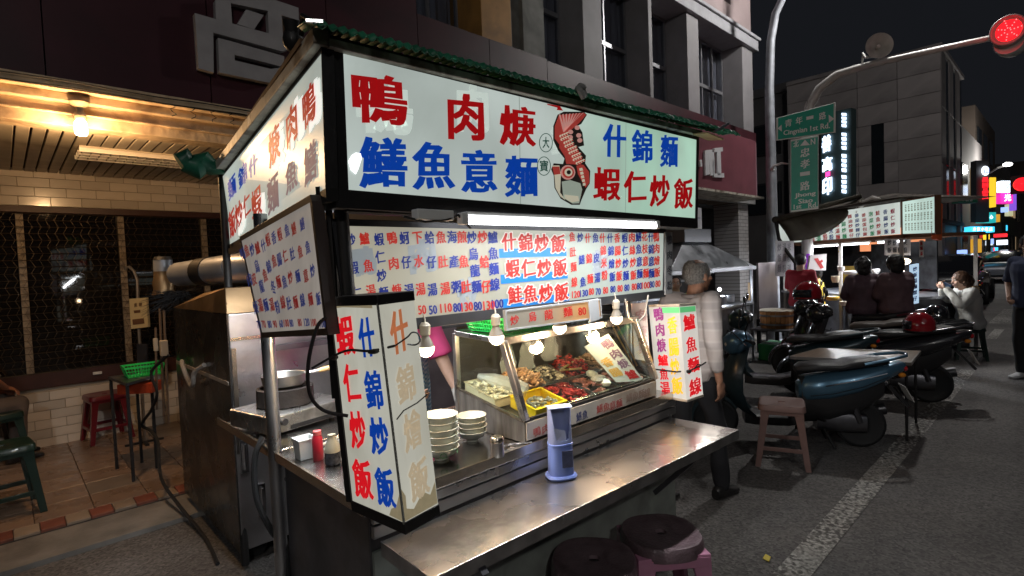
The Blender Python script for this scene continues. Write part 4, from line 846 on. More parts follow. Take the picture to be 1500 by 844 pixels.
g = MB(); g.tube([B.at(.1, .53, .006), B.at(.3, .50, .008), B.at(.7, .485, .008), B.at(1.0, .46, .01)], .0018, 5); g.build('tie_wire', BLACK, t1)
t2, A, B = lantern('light_box', 'smaller light box with purple, orange and red columns at the far right cart end', pd(951, 449, 2.72), pd(995, 448, 2.58), pd(1019, 446, 2.68), pd(963, 579, 2.72), pd(1006, 587, 2.58), pd(1030, 579, 2.68), panel_mat('light_box2_sheet', (.75, .72, .66), .85, gamt=.3, grime=(.6, .42, .25), gscale=4), mat('cream_frame', (.5, .42, .33), .5), .1, .008, .008)
J1 = lambda x, y: (930+x/3.517, 380+y/3.517)
pu, og, rd, gn = MB(), MB(), MB(), MB()
for m_, P, ch_, x, y, w1, h1 in ((pu, A, '鴨', 124, 283, 50, 72), (pu, A, '肉', 132, 363, 46, 70), (pu, A, '焿', 139, 443, 48, 74), (rd, A, '鱸', 147, 520, 54, 62), (rd, A, '魚', 153, 592, 46, 62), (rd, A, '湯', 158, 665, 52, 74), (og, A, '香', 195, 340, 52, 92), (og, A, '腸', 203, 450, 54, 100), (og, A, '炒', 209, 552, 48, 90), (og, A, '飯', 222, 650, 58, 92),
    (rd, B, '鱸', 277, 325, 62, 88), (rd, B, '魚', 288, 440, 56, 84), (rd, B, '麵', 299, 545, 62, 84), (rd, B, '線', 308, 655, 64, 92)): P.pix(m_, ch_, *J1(x, y), w1/3.517, h1/3.517, .03)
for P, a_, b_ in ((A, .42, 1), (B, .0, .95)): P.poly(gn, [(a_, .015), (b_, .015), (b_, .075), (a_, .075)], .002, False)
for m_, nm, mm in ((pu, 'purple_lettering', PURP), (og, 'orange_lettering', YELL), (rd, 'red_lettering', mat('bright_red_paint')), (gn, 'green_band', mat('green_band_paint', (.1, .45, .15), .5, emit=(.1, .42, .16), es=.8))): m_.build(nm, mm, t2)
lamp('light_box_glow', 'POINT', (2.66, 1.40, 1.12), 7, (1, .95, .88), .06)
g = MB(); g.tube([A.at(-.35, .68, .03), A.at(.1, .70, .015), A.at(.8, .70, .012), B.at(.2, .69, .012), B.at(.9, .66, .015), B.at(1.1, .64, .02)], .004, 5); g.ball(B.at(.1, .695, .015), (.02, .01, .01), 8, 5); g.tube([B.at(.5, .67, .015), B.at(.6, .64, .02), B.at(.75, .65, .02), B.at(.7, .68, .02)], .003, 5)
tag(g.build('bungee_hook', BLACK), 'black elastic cord with hook round the far right light box', 'cord')
g = MB(); q = Panel(py_(925, 445, 1.55), py_(947, 443, 1.55), py_(952, 530, 1.55), py_(930, 526, 1.55)); q.slab(g, .004); t = g.build('paper_sign', mat('faded_pink_sheet', (.62, .48, .42), .6, noise_c=.15)); OFF[t] = V((0, 0, 0)); tag(t, 'faded pinkish paper sign hanging behind the far right light box', 'sign')
c = MB(); q.row(c, '肉焿麵', 938, 462, 942, 510, 14, 18); c.build('faded_lettering', mat('faded_red_ink', (.5, .25, .22), .6), t)

fl2 = thing('tube_lamp', 'fluorescent tube mounted along the left side behind the hanging menu', 'lamp', (.86, 2.0, 1.66))
g = MB(); g.cyl((.80, 1.56, 1.655), (.90, 2.62, 1.655), .013, n=12); g.build('tube', TUBEM, fl2, True)
g = MB(); g.bar((.80, 1.52, 1.682), (.90, 2.66, 1.682), .045, .016); g.build('batten', WPLAS, fl2, bevel=.003)
lamp('side_tube_light', 'AREA', (.86, 2.1, 1.635), 22, (.94, .97, 1), .04, 1.0, aim=(1.0, 2.6, 0))
# =================================================================== DISPLAY CASE AND WHAT STANDS ON THE CART
GLS = glass_mat('case_glass', film=.012)
XL, XR = 1.36, 2.24
dc = thing('display_case', 'slant-fronted steel and glass display case full of raw food trays on the counter', 'display case', (1.8, 1.6, ZC))
pf = [(1.388, .903), (1.388, .985), (1.492, 1.272), (1.785, 1.285), (1.785, .903)]
def cpt(x, i, dy=0): return V((x, pf[i][0]+dy, pf[i][1]))
CST = mat('case_steel', (.52, .51, .50), .3, 1, rvar=.1, noise_c=.15, bump=.1)
for x in (XL, XR): g = MB(); g.bar(cpt(x, 1), cpt(x, 2), .030, .022, (1, 0, 0)); g.build('front_post', CST, dc, bevel=.003)
for x in (XL, XR): g = MB(); g.bar(cpt(x, 3), cpt(x, 4), .022); g.build('back_post', CST, dc, bevel=.003)
for x in (XL, XR): g = MB(); g.bar(cpt(x, 2)+V((0, .016, .0)), cpt(x, 3)-V((0, .011, 0)), .022); g.build('side_rail', CST, dc, bevel=.003)
g = MB(); g.bar(cpt(XL-.015, 2), cpt(XR+.015, 2), .026, .03); g.build('top_front_rail', CST, dc, bevel=.003)
g = MB(); g.bar(cpt(XL, 3), cpt(XR, 3), .022); g.build('top_back_rail', CST, dc, bevel=.003)
g = MB(); g.bar(cpt(XL, 1)+V((0, .004, 0)), cpt(XR, 1)+V((0, .004, 0)), .012); g.build('glass_channel', BLACK, dc)
g = MB(); g.hexa([cpt(XL, 1)+V((.015, .003, .01)), cpt(XR, 1)+V((-.015, .003, .01)), cpt(XR, 2)+V((-.015, .003, -.01)), cpt(XL, 2)+V((.015, .003, -.01))], [cpt(XL, 1)+V((.015, .008, .01)), cpt(XR, 1)+V((-.015, .008, .01)), cpt(XR, 2)+V((-.015, .008, -.01)), cpt(XL, 2)+V((.015, .008, -.01))]); g.build('front_pane', GLS, dc)
g = MB(); g.bx(XL, XR, 1.51, 1.77, 1.284, 1.289); g.build('top_pane', GLS, dc)
for x in (XL, XR):
    q = [V((x-.002, 1.393, .99)), V((x-.002, 1.775, 1.06)), V((x-.002, 1.775, 1.275)), V((x-.002, 1.50, 1.265))]; g = MB(); g.hexa(q, [p+V((.005, 0, 0)) for p in q]); g.build('side_pane', GLS, dc)
    q = [V((x-.004, 1.39, .903)), V((x-.004, 1.785, .903)), V((x-.004, 1.785, 1.055)), V((x-.004, 1.39, .985))]; g = MB(); g.hexa(q, [p+V((.008, 0, 0)) for p in q]); g.build('side_panel', mat('streaked_steel', (.34, .33, .31), .4, .9, noise_c=.35, nscale=14, stretch=(1, 3, .5)), dc)
    g = MB(); g.bar((x-.008, 1.39, .985), (x-.008, 1.785, 1.058), .006, .01); g.build('side_trim', EDG, dc)
bed = lambda y: .975+(y-1.40)*.235
g = MB(); g.hexa([V((XL+.01, 1.40, bed(1.40)-.03)), V((XR-.01, 1.40, bed(1.40)-.03)), V((XR-.01, 1.77, bed(1.77)-.03)), V((XL+.01, 1.77, bed(1.77)-.03))], [V((XL+.01, 1.40, bed(1.40)-.025)), V((XR-.01, 1.40, bed(1.40)-.025)), V((XR-.01, 1.77, bed(1.77)-.025)), V((XL+.01, 1.77, bed(1.77)-.025))]); g.build('bed', STEELD, dc)
g = MB(); g.bx(XL+.01, XR-.01, 1.786, 1.79, .91, 1.27); g.build('back_panel', mat('dark_case_back', (.05, .045, .04), .4, .3, noise_c=.4, nscale=8), dc)
P6 = Panel(V((XL, 1.383, .978)), V((XR, 1.383, .978)), V((XR, 1.383, .912)), V((XL, 1.383, .912)))
g = MB(); P6.slab(g, .004); lab = g.build('label_strip', mat('stained_label_strip', (.58, .52, .44), .5, noise_c=.2, nscale=8, dark=(.3, .2, .12), dscale=6, damt=.6), dc)
K1 = lambda x, y: (780+x/4.69, 460+y/4.69)
r, b, gk = MB(), MB(), MB()
P6.row(r, '鴨肉焿', 786, 632, 812, 624, 11, 14)
for ch_, x, y in (('鱔', 315, 705), ('魚', 357, 693)): P6.pix(b, ch_, *K1(x, y), 8, 14)
for ch_, x, y in (('鱔', 458, 650), ('魚', 505, 638), ('意', 547, 628), ('麵', 592, 615)): P6.pix(r, ch_, *K1(x, y), 9.5, 13)
for ch_, x, y in (('鱔', 660, 575), ('魚', 705, 562), ('麵', 745, 550), ('線', 785, 540)): P6.pix(gk, ch_, *K1(x, y), 9, 13)
r.build('red_lettering', mat('strip_red', (.42, .07, .06), .6), lab); b.build('navy_lettering', mat('strip_navy', (.02, .03, .12), .6), lab); gk.build('faded_lettering', mat('strip_faded', (.34, .22, .17), .6), lab)

# lumps of food
def pile(mb, x0, x1, y0, y1, n, s, h=.02, kind='lump', rnd=random):
    for i in range(n):
        x, y = rnd.uniform(x0+s, x1-s), rnd.uniform(y0+s, y1-s)
        ed = 1-max(abs((x-(x0+x1)/2)/(x1-x0)*2), abs((y-(y0+y1)/2)/(y1-y0)*2))
        z = bed(y)+h*min(1, ed*2.2)*rnd.uniform(.5, 1.1)+s*.3; a = rnd.uniform(0, 6.28); M = Matrix.Rotation(a, 3, 'Z') @ Matrix.Rotation(rnd.uniform(-.6, .6), 3, 'X')
        mb.cm = i % 3
        if kind == 'lump': mb.ball((x, y, z), (s*rnd.uniform(.8, 1.5), s*rnd.uniform(.6, 1), s*rnd.uniform(.4, .7)), 7, 4, M)
        elif kind == 'curl':
            mb.tube([V((x, y, z))+M @ V((s*math.cos(t*.75), s*math.sin(t*.75), .003*t)) for t in range(6)], [s*q for q in (.25, .48, .52, .45, .35, .15)], 5)
        elif kind == 'strip': mb.tube([V((x, y, z))+M @ V((s*(t-1.5), s*.35*math.sin(t*2.), s*.2*math.sin(t*3.1+i))) for t in range(4)], [s*.25, s*.42, s*.38, s*.18], 5)
def fm(n, c, r_=.3): return [mat(n+k, tuple(min(1, q*f) for q in c), r_, noise_c=.25, nscale=60, coat=.3) for k, f in (('', 1), ('_dark', .6), ('_pale', 1.35))]
SHR, SQD, RDM, DRM, SAU, CLM, NOO = fm('cooked_shrimp', (.78, .42, .22), .2), fm('pale_squid', (.75, .60, .42), .2), fm('minced_red_meat', (.55, .06, .05), .22), fm('dark_red_meat', (.36, .04, .035), .18), fm('pale_sausage', (.80, .50, .34), .22), fm('clam_shell', (.25, .22, .15)), fm('pale_noodles', (.72, .66, .50))
TRY = mat('tray_steel', (.62, .58, .52), .22, 1, noise_c=.1)
cx_ = [XL+.015+i*.2125 for i in range(5)]
def tray(name, label, x0, x1, y0, y1, mt, foods, h=.028):
    t = thing(name, label, 'food tray', ((x0+x1)/2, (y0+y1)/2, bed((y0+y1)/2)), 'food trays in the display case'); g = MB(); w1 = .003
    def q(x, y, dz): return V((x, y, bed(y)+dz))
    x0 += .004; x1 -= .004; y0 += .004; y1 -= .004
    g.hexa([q(x0, y0, -.02), q(x1, y0, -.02), q(x1, y1, -.02), q(x0, y1, -.02)], [q(x0, y0, -.016), q(x1, y0, -.016), q(x1, y1, -.016), q(x0, y1, -.016)])
    for a, b_, c_, d in ((x0, x1, y0, y0+w1), (x0, x1, y1-w1, y1), (x0, x0+w1, y0+w1, y1-w1), (x1-w1, x1, y0+w1, y1-w1)): g.hexa([q(a, c_, -.016), q(b_, c_, -.016), q(b_, d, -.016), q(a, d, -.016)], [q(a, c_, h-.012), q(b_, c_, h-.012), q(b_, d, h-.012), q(a, d, h-.012)])
    for a, b_, c_, d in ((x0-.004, x1+.004, y0-.004, y0+.006), (x0-.004, x1+.004, y1-.006, y1+.004), (x0-.004, x0+.006, y0+.006, y1-.006), (x1-.006, x1+.004, y0+.006, y1-.006)): g.hexa([q(a, c_, h-.012), q(b_, c_, h-.012), q(b_, d, h-.012), q(a, d, h-.012)], [q(a, c_, h-.009), q(b_, c_, h-.009), q(b_, d, h-.009), q(a, d, h-.009)])
    g.build('tray_pan', mt, t, bevel=.0015)
    for nm, n, s, hh, kd, mts, sub in foods:
        rr = random.Random(len(label)+n); f = MB(); a, b_, c_, d = sub or (0, 1, 0, 1); pile(f, x0+(x1-x0)*a, x0+(x1-x0)*b_, y0+(y1-y0)*c_, y0+(y1-y0)*d, n, s, hh, kd, rr); stuff(f.build(nm, mts, t, True))
    return t
ym = 1.585
tray('food_tray', 'metal tray of curled orange shrimp, back row behind the yellow tray', 1.56, 1.72, ym, 1.765, TRY, [('shrimp', 90, .011, .035, 'curl', SHR, None)])
tray('food_tray', 'metal tray of small pale squid pieces in the back row', 1.725, 1.87, ym, 1.765, TRY, [('squid_piece', 90, .008, .025, 'lump', SQD, None)])
tray('food_tray', 'metal tray heaped with minced red meat in the back row', 1.875, 2.05, ym, 1.765, TRY, [('minced_meat', 170, .0085, .055, 'lump', RDM, None)])
tray('food_tray', 'metal tray of pale sausages at the right end of the back row', 2.055, 2.225, ym, 1.765, TRY, [('sausage', 26, .018, .035, 'strip', SAU, None)])
tray('food_tray', 'metal tray of dark red meat strips in the front row', 1.63, 1.80, 1.405, ym-.005, TRY, [('meat_strip', 60, .014, .02, 'strip', DRM, None)])
tray('food_tray', 'metal tray of brown-red offal beside white squid in the front row', 1.805, 1.99, 1.405, ym-.005, TRY, [('offal_piece', 50, .012, .02, 'strip', fm('offal', (.38, .13, .09)), (0, .62, 0, 1)), ('squid_body', 8, .03, .03, 'lump', fm('white_squid', (.8, .68, .55)), (.45, 1, 0, 1))])
tray('food_tray', 'shallow tray of pink fish pieces at the right end of the front row', 1.995, 2.225, 1.405, ym-.005, TRY, [('fish_piece', 50, .016, .02, 'lump', fm('pink_fish', (.62, .30, .24)), None)])
tray('food_tray', 'bright yellow plastic tray holding small dark clams', 1.44, 1.625, 1.41, 1.56, mat('yellow_plastic', (.85, .55, .01), .35, coat=.2), [('clam', 45, .011, .02, 'lump', CLM, (0, 1, 0, .8))], .036)
nt_ = tray('food_tray', 'cream tray of pale noodles under a clear bag at the left end', 1.375, 1.55, 1.57, 1.765, mat('cream_tray', (.66, .56, .38), .5), [('noodle', 150, .016, .03, 'strip', NOO, None)])
PLB = mat('clear_plastic_bag', (.85, .87, .88), .25, alpha=.32, spec=.8)
def bag(name, label, c, w1, h1, seed):
    g = MB(); rs_ = random.Random(seed); rings = []
    for j in range(7):
        t = j/6; w2 = w1*(.12+.88*min(1, (t*1.35)**.8)); rings.append([V((c[0]+w2*math.cos(a)*(1+.25*rs_.uniform(-1, 1)), c[1]+w2*.45*math.sin(a), c[2]+h1*(1-t)+.01*rs_.uniform(-1, 1))) for a in [k*math.pi/5 for k in range(10)]])
    g.loft(rings); return tag(g.build(name, PLB, None, True), label, 'plastic bag')
bag('plastic_bag', 'clear plastic bag hanging at the back of the case, leftmost of three', (1.62, 1.75, 1.09), .045, .14, 1); bag('plastic_bag', 'clear plastic bag with small pale bits hanging in the middle of the case back', (1.74, 1.75, 1.08), .05, .16, 2); bag('plastic_bag', 'wide clear plastic bag hanging behind the minced meat', (1.90, 1.75, 1.10), .055, .15, 3)
g = MB(); g.tube([V((1.42, 1.72, 1.10)), V((1.45, 1.66, 1.085)), V((1.50, 1.58, 1.06)), V((1.52, 1.54, 1.045))], [.012, .03, .035, .03], 8); tag(g.build('plastic_bag', PLB, None, True), 'crumpled clear plastic bag lying over the pale noodles', 'plastic bag')
g = MB(); g.tube([V((1.83, 1.62, 1.075)), V((1.96, 1.66, 1.085))], .005, 6); g.tube([V((1.83, 1.63, 1.068)), V((1.95, 1.60, 1.062))], .005, 6); tag(g.build('chopsticks', mat('light_wood', (.6, .38, .16), .5)), 'pair of light wooden chopsticks resting across the minced meat tray', 'chopsticks')

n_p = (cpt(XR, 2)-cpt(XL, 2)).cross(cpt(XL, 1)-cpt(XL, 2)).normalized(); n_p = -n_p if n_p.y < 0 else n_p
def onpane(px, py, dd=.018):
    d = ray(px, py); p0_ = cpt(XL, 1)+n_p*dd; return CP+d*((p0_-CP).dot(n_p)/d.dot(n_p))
LP = Panel(onpane(856, 508), onpane(891, 489), onpane(944, 558), onpane(903, 560)); g = MB(); LP.slab(g, .003); ls = g.build('sign_sheet', mat('reflection_sheet', (.70, .68, .62), .35, alpha=.8, noise_c=.08)); OFF[ls] = V((0, 0, 0)); tag(ls, 'added white sheet standing in for the light box reflection at the right end of the case', 'sign')  # added lettered sheet imitating the light box reflection in the case glass
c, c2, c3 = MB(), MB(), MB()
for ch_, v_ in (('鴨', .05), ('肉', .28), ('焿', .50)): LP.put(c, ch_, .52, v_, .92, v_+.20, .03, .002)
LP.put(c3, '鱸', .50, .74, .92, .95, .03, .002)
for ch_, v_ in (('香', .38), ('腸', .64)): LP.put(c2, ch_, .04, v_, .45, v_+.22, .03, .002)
for m_, nm, mm in ((c, 'purple_lettering', mat('reflected_purple', (.20, .10, .16), .6)), (c2, 'orange_lettering', mat('reflected_orange', (.62, .34, .08), .6)), (c3, 'red_lettering', REDK)): m_.build(nm, mm, ls)
# bulbs on their cords
def bulb(loc, label, grp='warm bulbs over the display case', reach=.10, r_=.028):
    t = thing('light_bulb', label, 'light bulb', loc, grp); x, y, z = loc
    g = MB(); g.lathe([(.001, -r_), (r_*.5, -r_*.87), (r_*.87, -r_*.5), (r_, 0), (r_*.96, r_*.2)], (x, y, z), 20); g.build('globe', BULBM, t, True)
    g = MB(); g.lathe([(r_*.96, r_*.21), (r_*.8, r_*.7), (r_*.48, r_*1.25), (r_*.42, r_*1.5), (.001, r_*1.52)], (x, y, z), 16); g.build('neck', mat('bulb_neck_plastic', (.22, .19, .15), .5), t, True)
    g = MB(); g.lathe([(.001, 0), (.016, .0), (.018, .03), (.01, .04), (.001, .04)], (x, y, z+r_*1.53), 12); g.tube([V((x, y, z+r_*1.5+.03)), V((x+.005, y+.005, z+r_*1.5+.05)), V((x, y+.02, z+reach+.04))], .003, 6); g.build('socket', mat('cream_socket', (.45, .40, .32), .5), t, True)
    lamp('bulb_light', 'POINT', (x, y-.0, z-r_-.012), 4.6, (1, .66, .38), .03)
for x, l in ((1.263, 'warm lit bulb hanging at the left front corner of the display case'), (1.603, 'middle warm bulb hanging just under the strip sign'), (1.987, 'warm lit bulb hanging on a bent cord near the right end of the case'), (.962, 'lit bulb half hidden behind the large light box')): bulb((x, 1.42, 1.303), l)
g = MB(); g.tube([(2.03, 1.40, 1.385), (2.05, 1.395, 1.30), (2.10, 1.39, 1.27), (2.17, 1.39, 1.30), (2.22, 1.40, 1.39)], .004, 6); tag(g.build('cable', mat('cream_cable', (.4, .36, .3), .5)), 'pale looping cable hanging by the right end of the case', 'cable')
# long tongs leaning inside the right end
g = MB(); g.tube([V((2.12, 1.52, 1.27)), V((2.20, 1.46, 1.05))], .004, 6); g.tube([V((2.10, 1.53, 1.26)), V((2.19, 1.47, 1.04))], .004, 6); tag(g.build('tongs', mat('brass', (.6, .42, .2), .3, 1)), 'long brass-coloured tongs leaning inside the right end of the case', 'tongs')

def basket(loc, label, w1, d1, h1, mt, rz=0, grp=None):
    t = thing('plastic_basket', label, 'basket', loc, grp); x, y, z = loc; M = Matrix.Rotation(rz, 3, 'Z')
    P = lambda u, v_, k: V(loc)+M @ V((u, v_, k))
    g = MB(); g.hexa([P(-w1*.42, -d1*.42, 0), P(w1*.42, -d1*.42, 0), P(w1*.42, d1*.42, 0), P(-w1*.42, d1*.42, 0)], [P(-w1*.42, -d1*.42, .004), P(w1*.42, -d1*.42, .004), P(w1*.42, d1*.42, .004), P(-w1*.42, d1*.42, .004)]); g.build('base', mt, t)
    g = MB(); c4 = [(-1, -1), (1, -1), (1, 1), (-1, 1)]
    for i in range(4):
        a, b_ = c4[i], c4[(i+1) % 4]; g.bar(P(a[0]*w1/2, a[1]*d1/2, h1), P(b_[0]*w1/2, b_[1]*d1/2, h1), .008, .014)
    g.build('rim', mt, t)
    g = MB()
    for i in range(4):
        a, b_ = c4[i], c4[(i+1) % 4]
        for k in range(13):
            s_ = k/12; u = a[0]+(b_[0]-a[0])*s_; v_ = a[1]+(b_[1]-a[1])*s_; g.bar(P(u*w1*.42, v_*d1*.42, .003), P(u*w1/2, v_*d1/2, h1-.004), .0045, .003)
        for f in (.3, .6): g.bar(P(a[0]*w1*(.42+.08*f), a[1]*d1*(.42+.08*f), h1*f), P(b_[0]*w1*(.42+.08*f), b_[1]*d1*(.42+.08*f), h1*f), .004, .006)
    stuff(g.build('lattice', mt, t)); return t
GPL = mat('bright_green_plastic', (.03, .62, .12), .35, coat=.2)
basket((1.50, 1.66, 1.292), 'bright green plastic basket on top of the display case, left of the strip sign', .22, .20, .055, GPL); basket((1.74, 1.70, 1.292), 'green plastic basket behind the strip sign on top of the case', .20, .18, .055, GPL)

# bowls
BW = mat('glazed_bowl', (.66, .68, .60), .18, coat=.4, noise_c=.05); BWD = mat('bowl_green_pattern', (.10, .25, .10), .4)
def bowl(loc, label, grp, r_=.062, deco=True):
    t = thing('bowl', label, 'bowl', loc, grp); g = MB(); h_ = r_*.70
    g.lathe([(r_*.40, 0), (r_*.40, .008), (r_*.58, .012), (r_*.78, h_*.45), (r_*.92, h_*.85), (r_*1.0, h_*.97), (r_*1.0, h_), (r_*.96, h_), (r_*.76, h_*.48), (r_*.5, .018), (.001, .014)], loc, 28); g.build('shell', BW, t, True)
    if deco:
        g = MB()
        for k in range(5):
            a0 = -2.2+k*1.25; rr = r_*.905
            for m_ in range(10):
                a, a2 = a0+.12+.19*math.cos(m_*.628), a0+.12+.19*math.cos((m_+1)*.628); z_, z2_ = h_*.62+.008*math.sin(m_*.628), h_*.62+.008*math.sin((m_+1)*.628); rr = r_*.905
                g.bar(V(loc)+V((rr*math.cos(a), rr*math.sin(a), z_)), V(loc)+V((rr*math.cos(a2), rr*math.sin(a2), z2_)), .0022)
        g.build('green_flower', BWD, t)
    return t
b1, b2 = pz(655, 675, ZC), pz(697, 647, ZC)
OR6 = ['lowest', 'second', 'third', 'fourth', 'fifth', 'topmost']
for i in range(6): bowl((b1.x+.001*math.sin(i*2), b1.y+.03+.001*math.cos(i*3), ZC+.001+i*.0225), OR6[i]+' bowl of the taller stack beside the large light box', 'stacked bowls', .062, i == 0)
for i in range(4): bowl((b2.x+.0015*math.sin(i*2), b2.y+.02, ZC+.001+i*.0195), ['lowest', 'second', 'third', 'topmost'][i]+' bowl of the shorter stack beside the display case', 'stacked bowls', .057, False)
q = pz(729, 668, ZC); t = thing('spice_shaker', 'small dull steel shaker jar between the bowls and the case', 'shaker', q)
g = MB(); g.lathe([(.023, 0), (.024, .004), (.022, .05), (.001, .05)], q, 18); g.build('jar', STEEL, t, True); g = MB(); g.lathe([(.024, .050), (.025, .052), (.025, .062), (.020, .068), (.001, .069)], q, 18); g.build('lid', EDG, t, True)
g = MB(); g.tube([q+V((.04, .05, .004)), q+V((.07, .04, .007)), q+V((.1, .045, .004)), q+V((.13, .02, .006)), q+V((.17, .0, .004))], .0035, 5); g.tube([q+V((.05, .07, .004)), q+V((.1, .03, .008)), q+V((.15, .03, .004))], .002, 5); tag(g.build('chain', STEEL), 'thin bright chain lying at the foot of the display case', 'chain')

# tissue dispenser
q = pz(822, 698, .78); q = V((q.x, q.y, .781)); BL_ = mat('periwinkle_plastic', (.22, .32, .78), .32, coat=.3, noise_c=.04); BL2 = mat('pale_periwinkle', (.42, .50, .85), .3, trans=.3, coat=.2)
td = thing('tissue_dispenser', 'tall blue plastic tissue dispenser standing on the dining shelf', 'dispenser', q)
ry = R(-28); MT = Matrix.Rotation(ry, 3, 'Z')
def oval(z, a, b_, n=28, e=3): return [q+MT @ V((a*math.copysign(abs(math.cos(k*2*math.pi/n))**(2/e), math.cos(k*2*math.pi/n)), b_*math.copysign(abs(math.sin(k*2*math.pi/n))**(2/e), math.sin(k*2*math.pi/n)), z)) for k in range(n)]
g = MB(); g.loft([oval(0, .055, .045), oval(.006, .057, .047), oval(.012, .053, .043), oval(.0125, .046, .037), oval(.118, .043, .035), oval(.120, .045, .037), oval(.126, .045, .037), oval(.127, .043, .035), oval(.128, .040, .031), oval(.05, .038, .029)]); g.build('lower_body', BL_, td, True)
# tall hood with cut-away front
ns = 28; rows = 9; vs = []; up_b = MB()
def hz(k):  # height of the hood wall round the oval: high behind, scooped in front
    a = k*2*math.pi/ns; f = (1+math.sin(a+math.pi*.0))/2; return .140+.117*min(1, max(0, (f-.04)/.20))
out_, in_ = [], []
for j in range(rows+1):
    for k in range(ns):
        z = .125+(hz(k)-.125)*j/rows; s_ = 1-.03*(j/rows); a = k*2*math.pi/ns; e = 3
        for lst, rx_, ry2 in ((out_, .0425, .0345), (in_, .0405, .0325)): lst.append(q+MT @ V((rx_*s_*math.copysign(abs(math.cos(a))**(2/e), math.cos(a)), ry2*s_*math.copysign(abs(math.sin(a))**(2/e), math.sin(a)), z)))
up_b.add(out_, [[j*ns+k, j*ns+(k+1) % ns, (j+1)*ns+(k+1) % ns, (j+1)*ns+k] for j in range(rows) for k in range(ns)])
up_b.add(in_, [[j*ns+k, (j+1)*ns+k, (j+1)*ns+(k+1) % ns, j*ns+(k+1) % ns] for j in range(rows) for k in range(ns)])
b0_ = rows*ns; NO = len(out_); up_b.f += [[b0_+k, b0_+(k+1) % ns, NO+b0_+(k+1) % ns, NO+b0_+k] for k in range(ns)]; up_b.mi += [0]*ns
up_b.build('hood', BL2, td, True)
g = MB(); tp = [q+MT @ V((x, y, z)) for x, y, z in ((-.043, .034, .256), (.043, .034, .256), (.043, -.004, .264), (-.043, -.004, .264), (-.046, -.018, .256), (.046, -.018, .256))]
g.hexa([tp[0], tp[1], tp[2], tp[3]], [p-V((0, 0, .004)) for p in tp[:4]]); g.hexa([tp[3], tp[2], tp[5], tp[4]], [p-V((0, 0, .004)) for p in (tp[3], tp[2], tp[5], tp[4])]); g.build('lid', mat('pale_blue_lid', (.55, .65, .92), .3, coat=.3), td, bevel=.002)
g = MB(); g.bx(-.02, .02, -.002, .002, -.03, .03); g2 = MB(); g2.add([q+MT @ (p+V((.012, -.040, .075))) for p in g.v], g.f); g2.build('dark_sticker', mat('dark_sticker', (.05, .06, .12), .5, noise_c=.3, nscale=60), td)
g = MB(); g.hexa([q+MT @ V(p) for p in ((-.03, .004, .10), (.03, .004, .10), (.022, .0, .165), (-.018, .01, .175))], [q+MT @ V(p) for p in ((-.03, .007, .10), (.03, .007, .10), (.022, .004, .165), (-.018, .013, .175))]); g.build('tissue', mat('white_tissue', (.7, .72, .8), .8), td)

# containers on the left wing
q = pz(447, 671, ZC); t = thing('tub', 'small square white plastic tub beside the gas stove', 'tub', q)
g = MB(); g.loft([[q+V((sx*s_, sy*s_, z)) for sx, sy in ((-1, -1), (1, -1), (1, 1), (-1, 1))] for s_, z in ((.024, 0), (.026, .002), (.031, .07), (.034, .071), (.034, .075), (.030, .075), (.024, .01))]); g.build('tub_body', mat('milky_plastic', (.72, .76, .76), .3, coat=.2), t, bevel=.004)
q = pz(470, 675, ZC)+V((0, .02, 0)); t = thing('sauce_bottle', 'red plastic bottle beside the squat jug', 'bottle', q); g = MB(); g.lathe([(.017, 0), (.018, .003), (.018, .075), (.014, .088), (.001, .088)], q, 16); g.build('bottle_body', mat('red_bottle', (.5, .02, .04), .3, coat=.3), t, True); g = MB(); g.lathe([(.0145, .0885), (.0145, .102), (.001, .103)], q, 16); g.build('cap', mat('pink_cap', (.6, .12, .12), .4), t, True)
q = pz(488, 680, ZC); t = thing('sauce_jug', 'squat pale jug half full of dark sauce near the light box', 'jug', q); g = MB(); g.lathe([(.022, 0), (.026, .004), (.026, .045)], q, 18); g.build('dark_contents', mat('dark_sauce', (.05, .055, .07), .25, noise_c=.6, nscale=70), t, True); g = MB(); g.lathe([(.0262, .045), (.024, .065), (.015, .085), (.012, .10), (.013, .103), (.001, .103)], q, 18); g.build('jug_top', mat('cloudy_jug', (.4, .37, .28), .35), t, True)
g = MB(); g.tube([q+V((.01, .10, .02)), q+V((.10, .14, .03))], .008, 6); g.tube([q+V((.0, .13, .03)), q+V((.11, .16, .035))], .006, 6); g.tube([q+V((.02, .08, .02)), q+V((.1, .09, .02))], .006, 6); tag(g.build('ladle_handles', STEEL, None, True), 'steel ladle handles lying behind the squat jug', 'ladles')
# stove and saucepan
sv = thing('gas_stove', 'dented steel single-burner gas stove on the left wing of the counter', 'stove', (.9, 2.42, ZC))
MS = Matrix.Rotation(R(12), 3, 'Z'); SC_ = V((.90, 2.40, ZC))
def S(x, y, z): return SC_+MS @ V((x, y, z))
g = MB(); g.hexa([S(-.19, -.15, .012), S(.19, -.15, .012), S(.19, .16, .012), S(-.19, .16, .012)], [S(-.19, -.15, .085), S(.19, -.15, .085), S(.19, .16, .085), S(-.19, .16, .085)]); g.build('stove_body', mat('battered_steel', (.55, .54, .52), .3, .9, rvar=.1, noise_c=.25, bump=.4, bscale=12, dark=(.12, .1, .08), dscale=9, damt=.6), sv, bevel=.006)
g = MB(); g.hexa([S(-.10, -.153, .018), S(.15, -.153, .018), S(.15, -.1505, .018), S(-.10, -.1505, .018)], [S(-.10, -.153, .035), S(.15, -.153, .035), S(.15, -.1505, .035), S(-.10, -.1505, .035)]); g.build('front_slot', BLACK, sv)
for x in (-.15, .12): g = MB(); g.cyl(S(x, -.12, 0), S(x, -.12, .012), .012); g.build('foot', BLACK, sv)
g = MB(); g.cyl(S(-.14, -.15, .06), S(-.14, -.175, .06), .014, n=12); g.build('knob', BPLAS, sv, True)
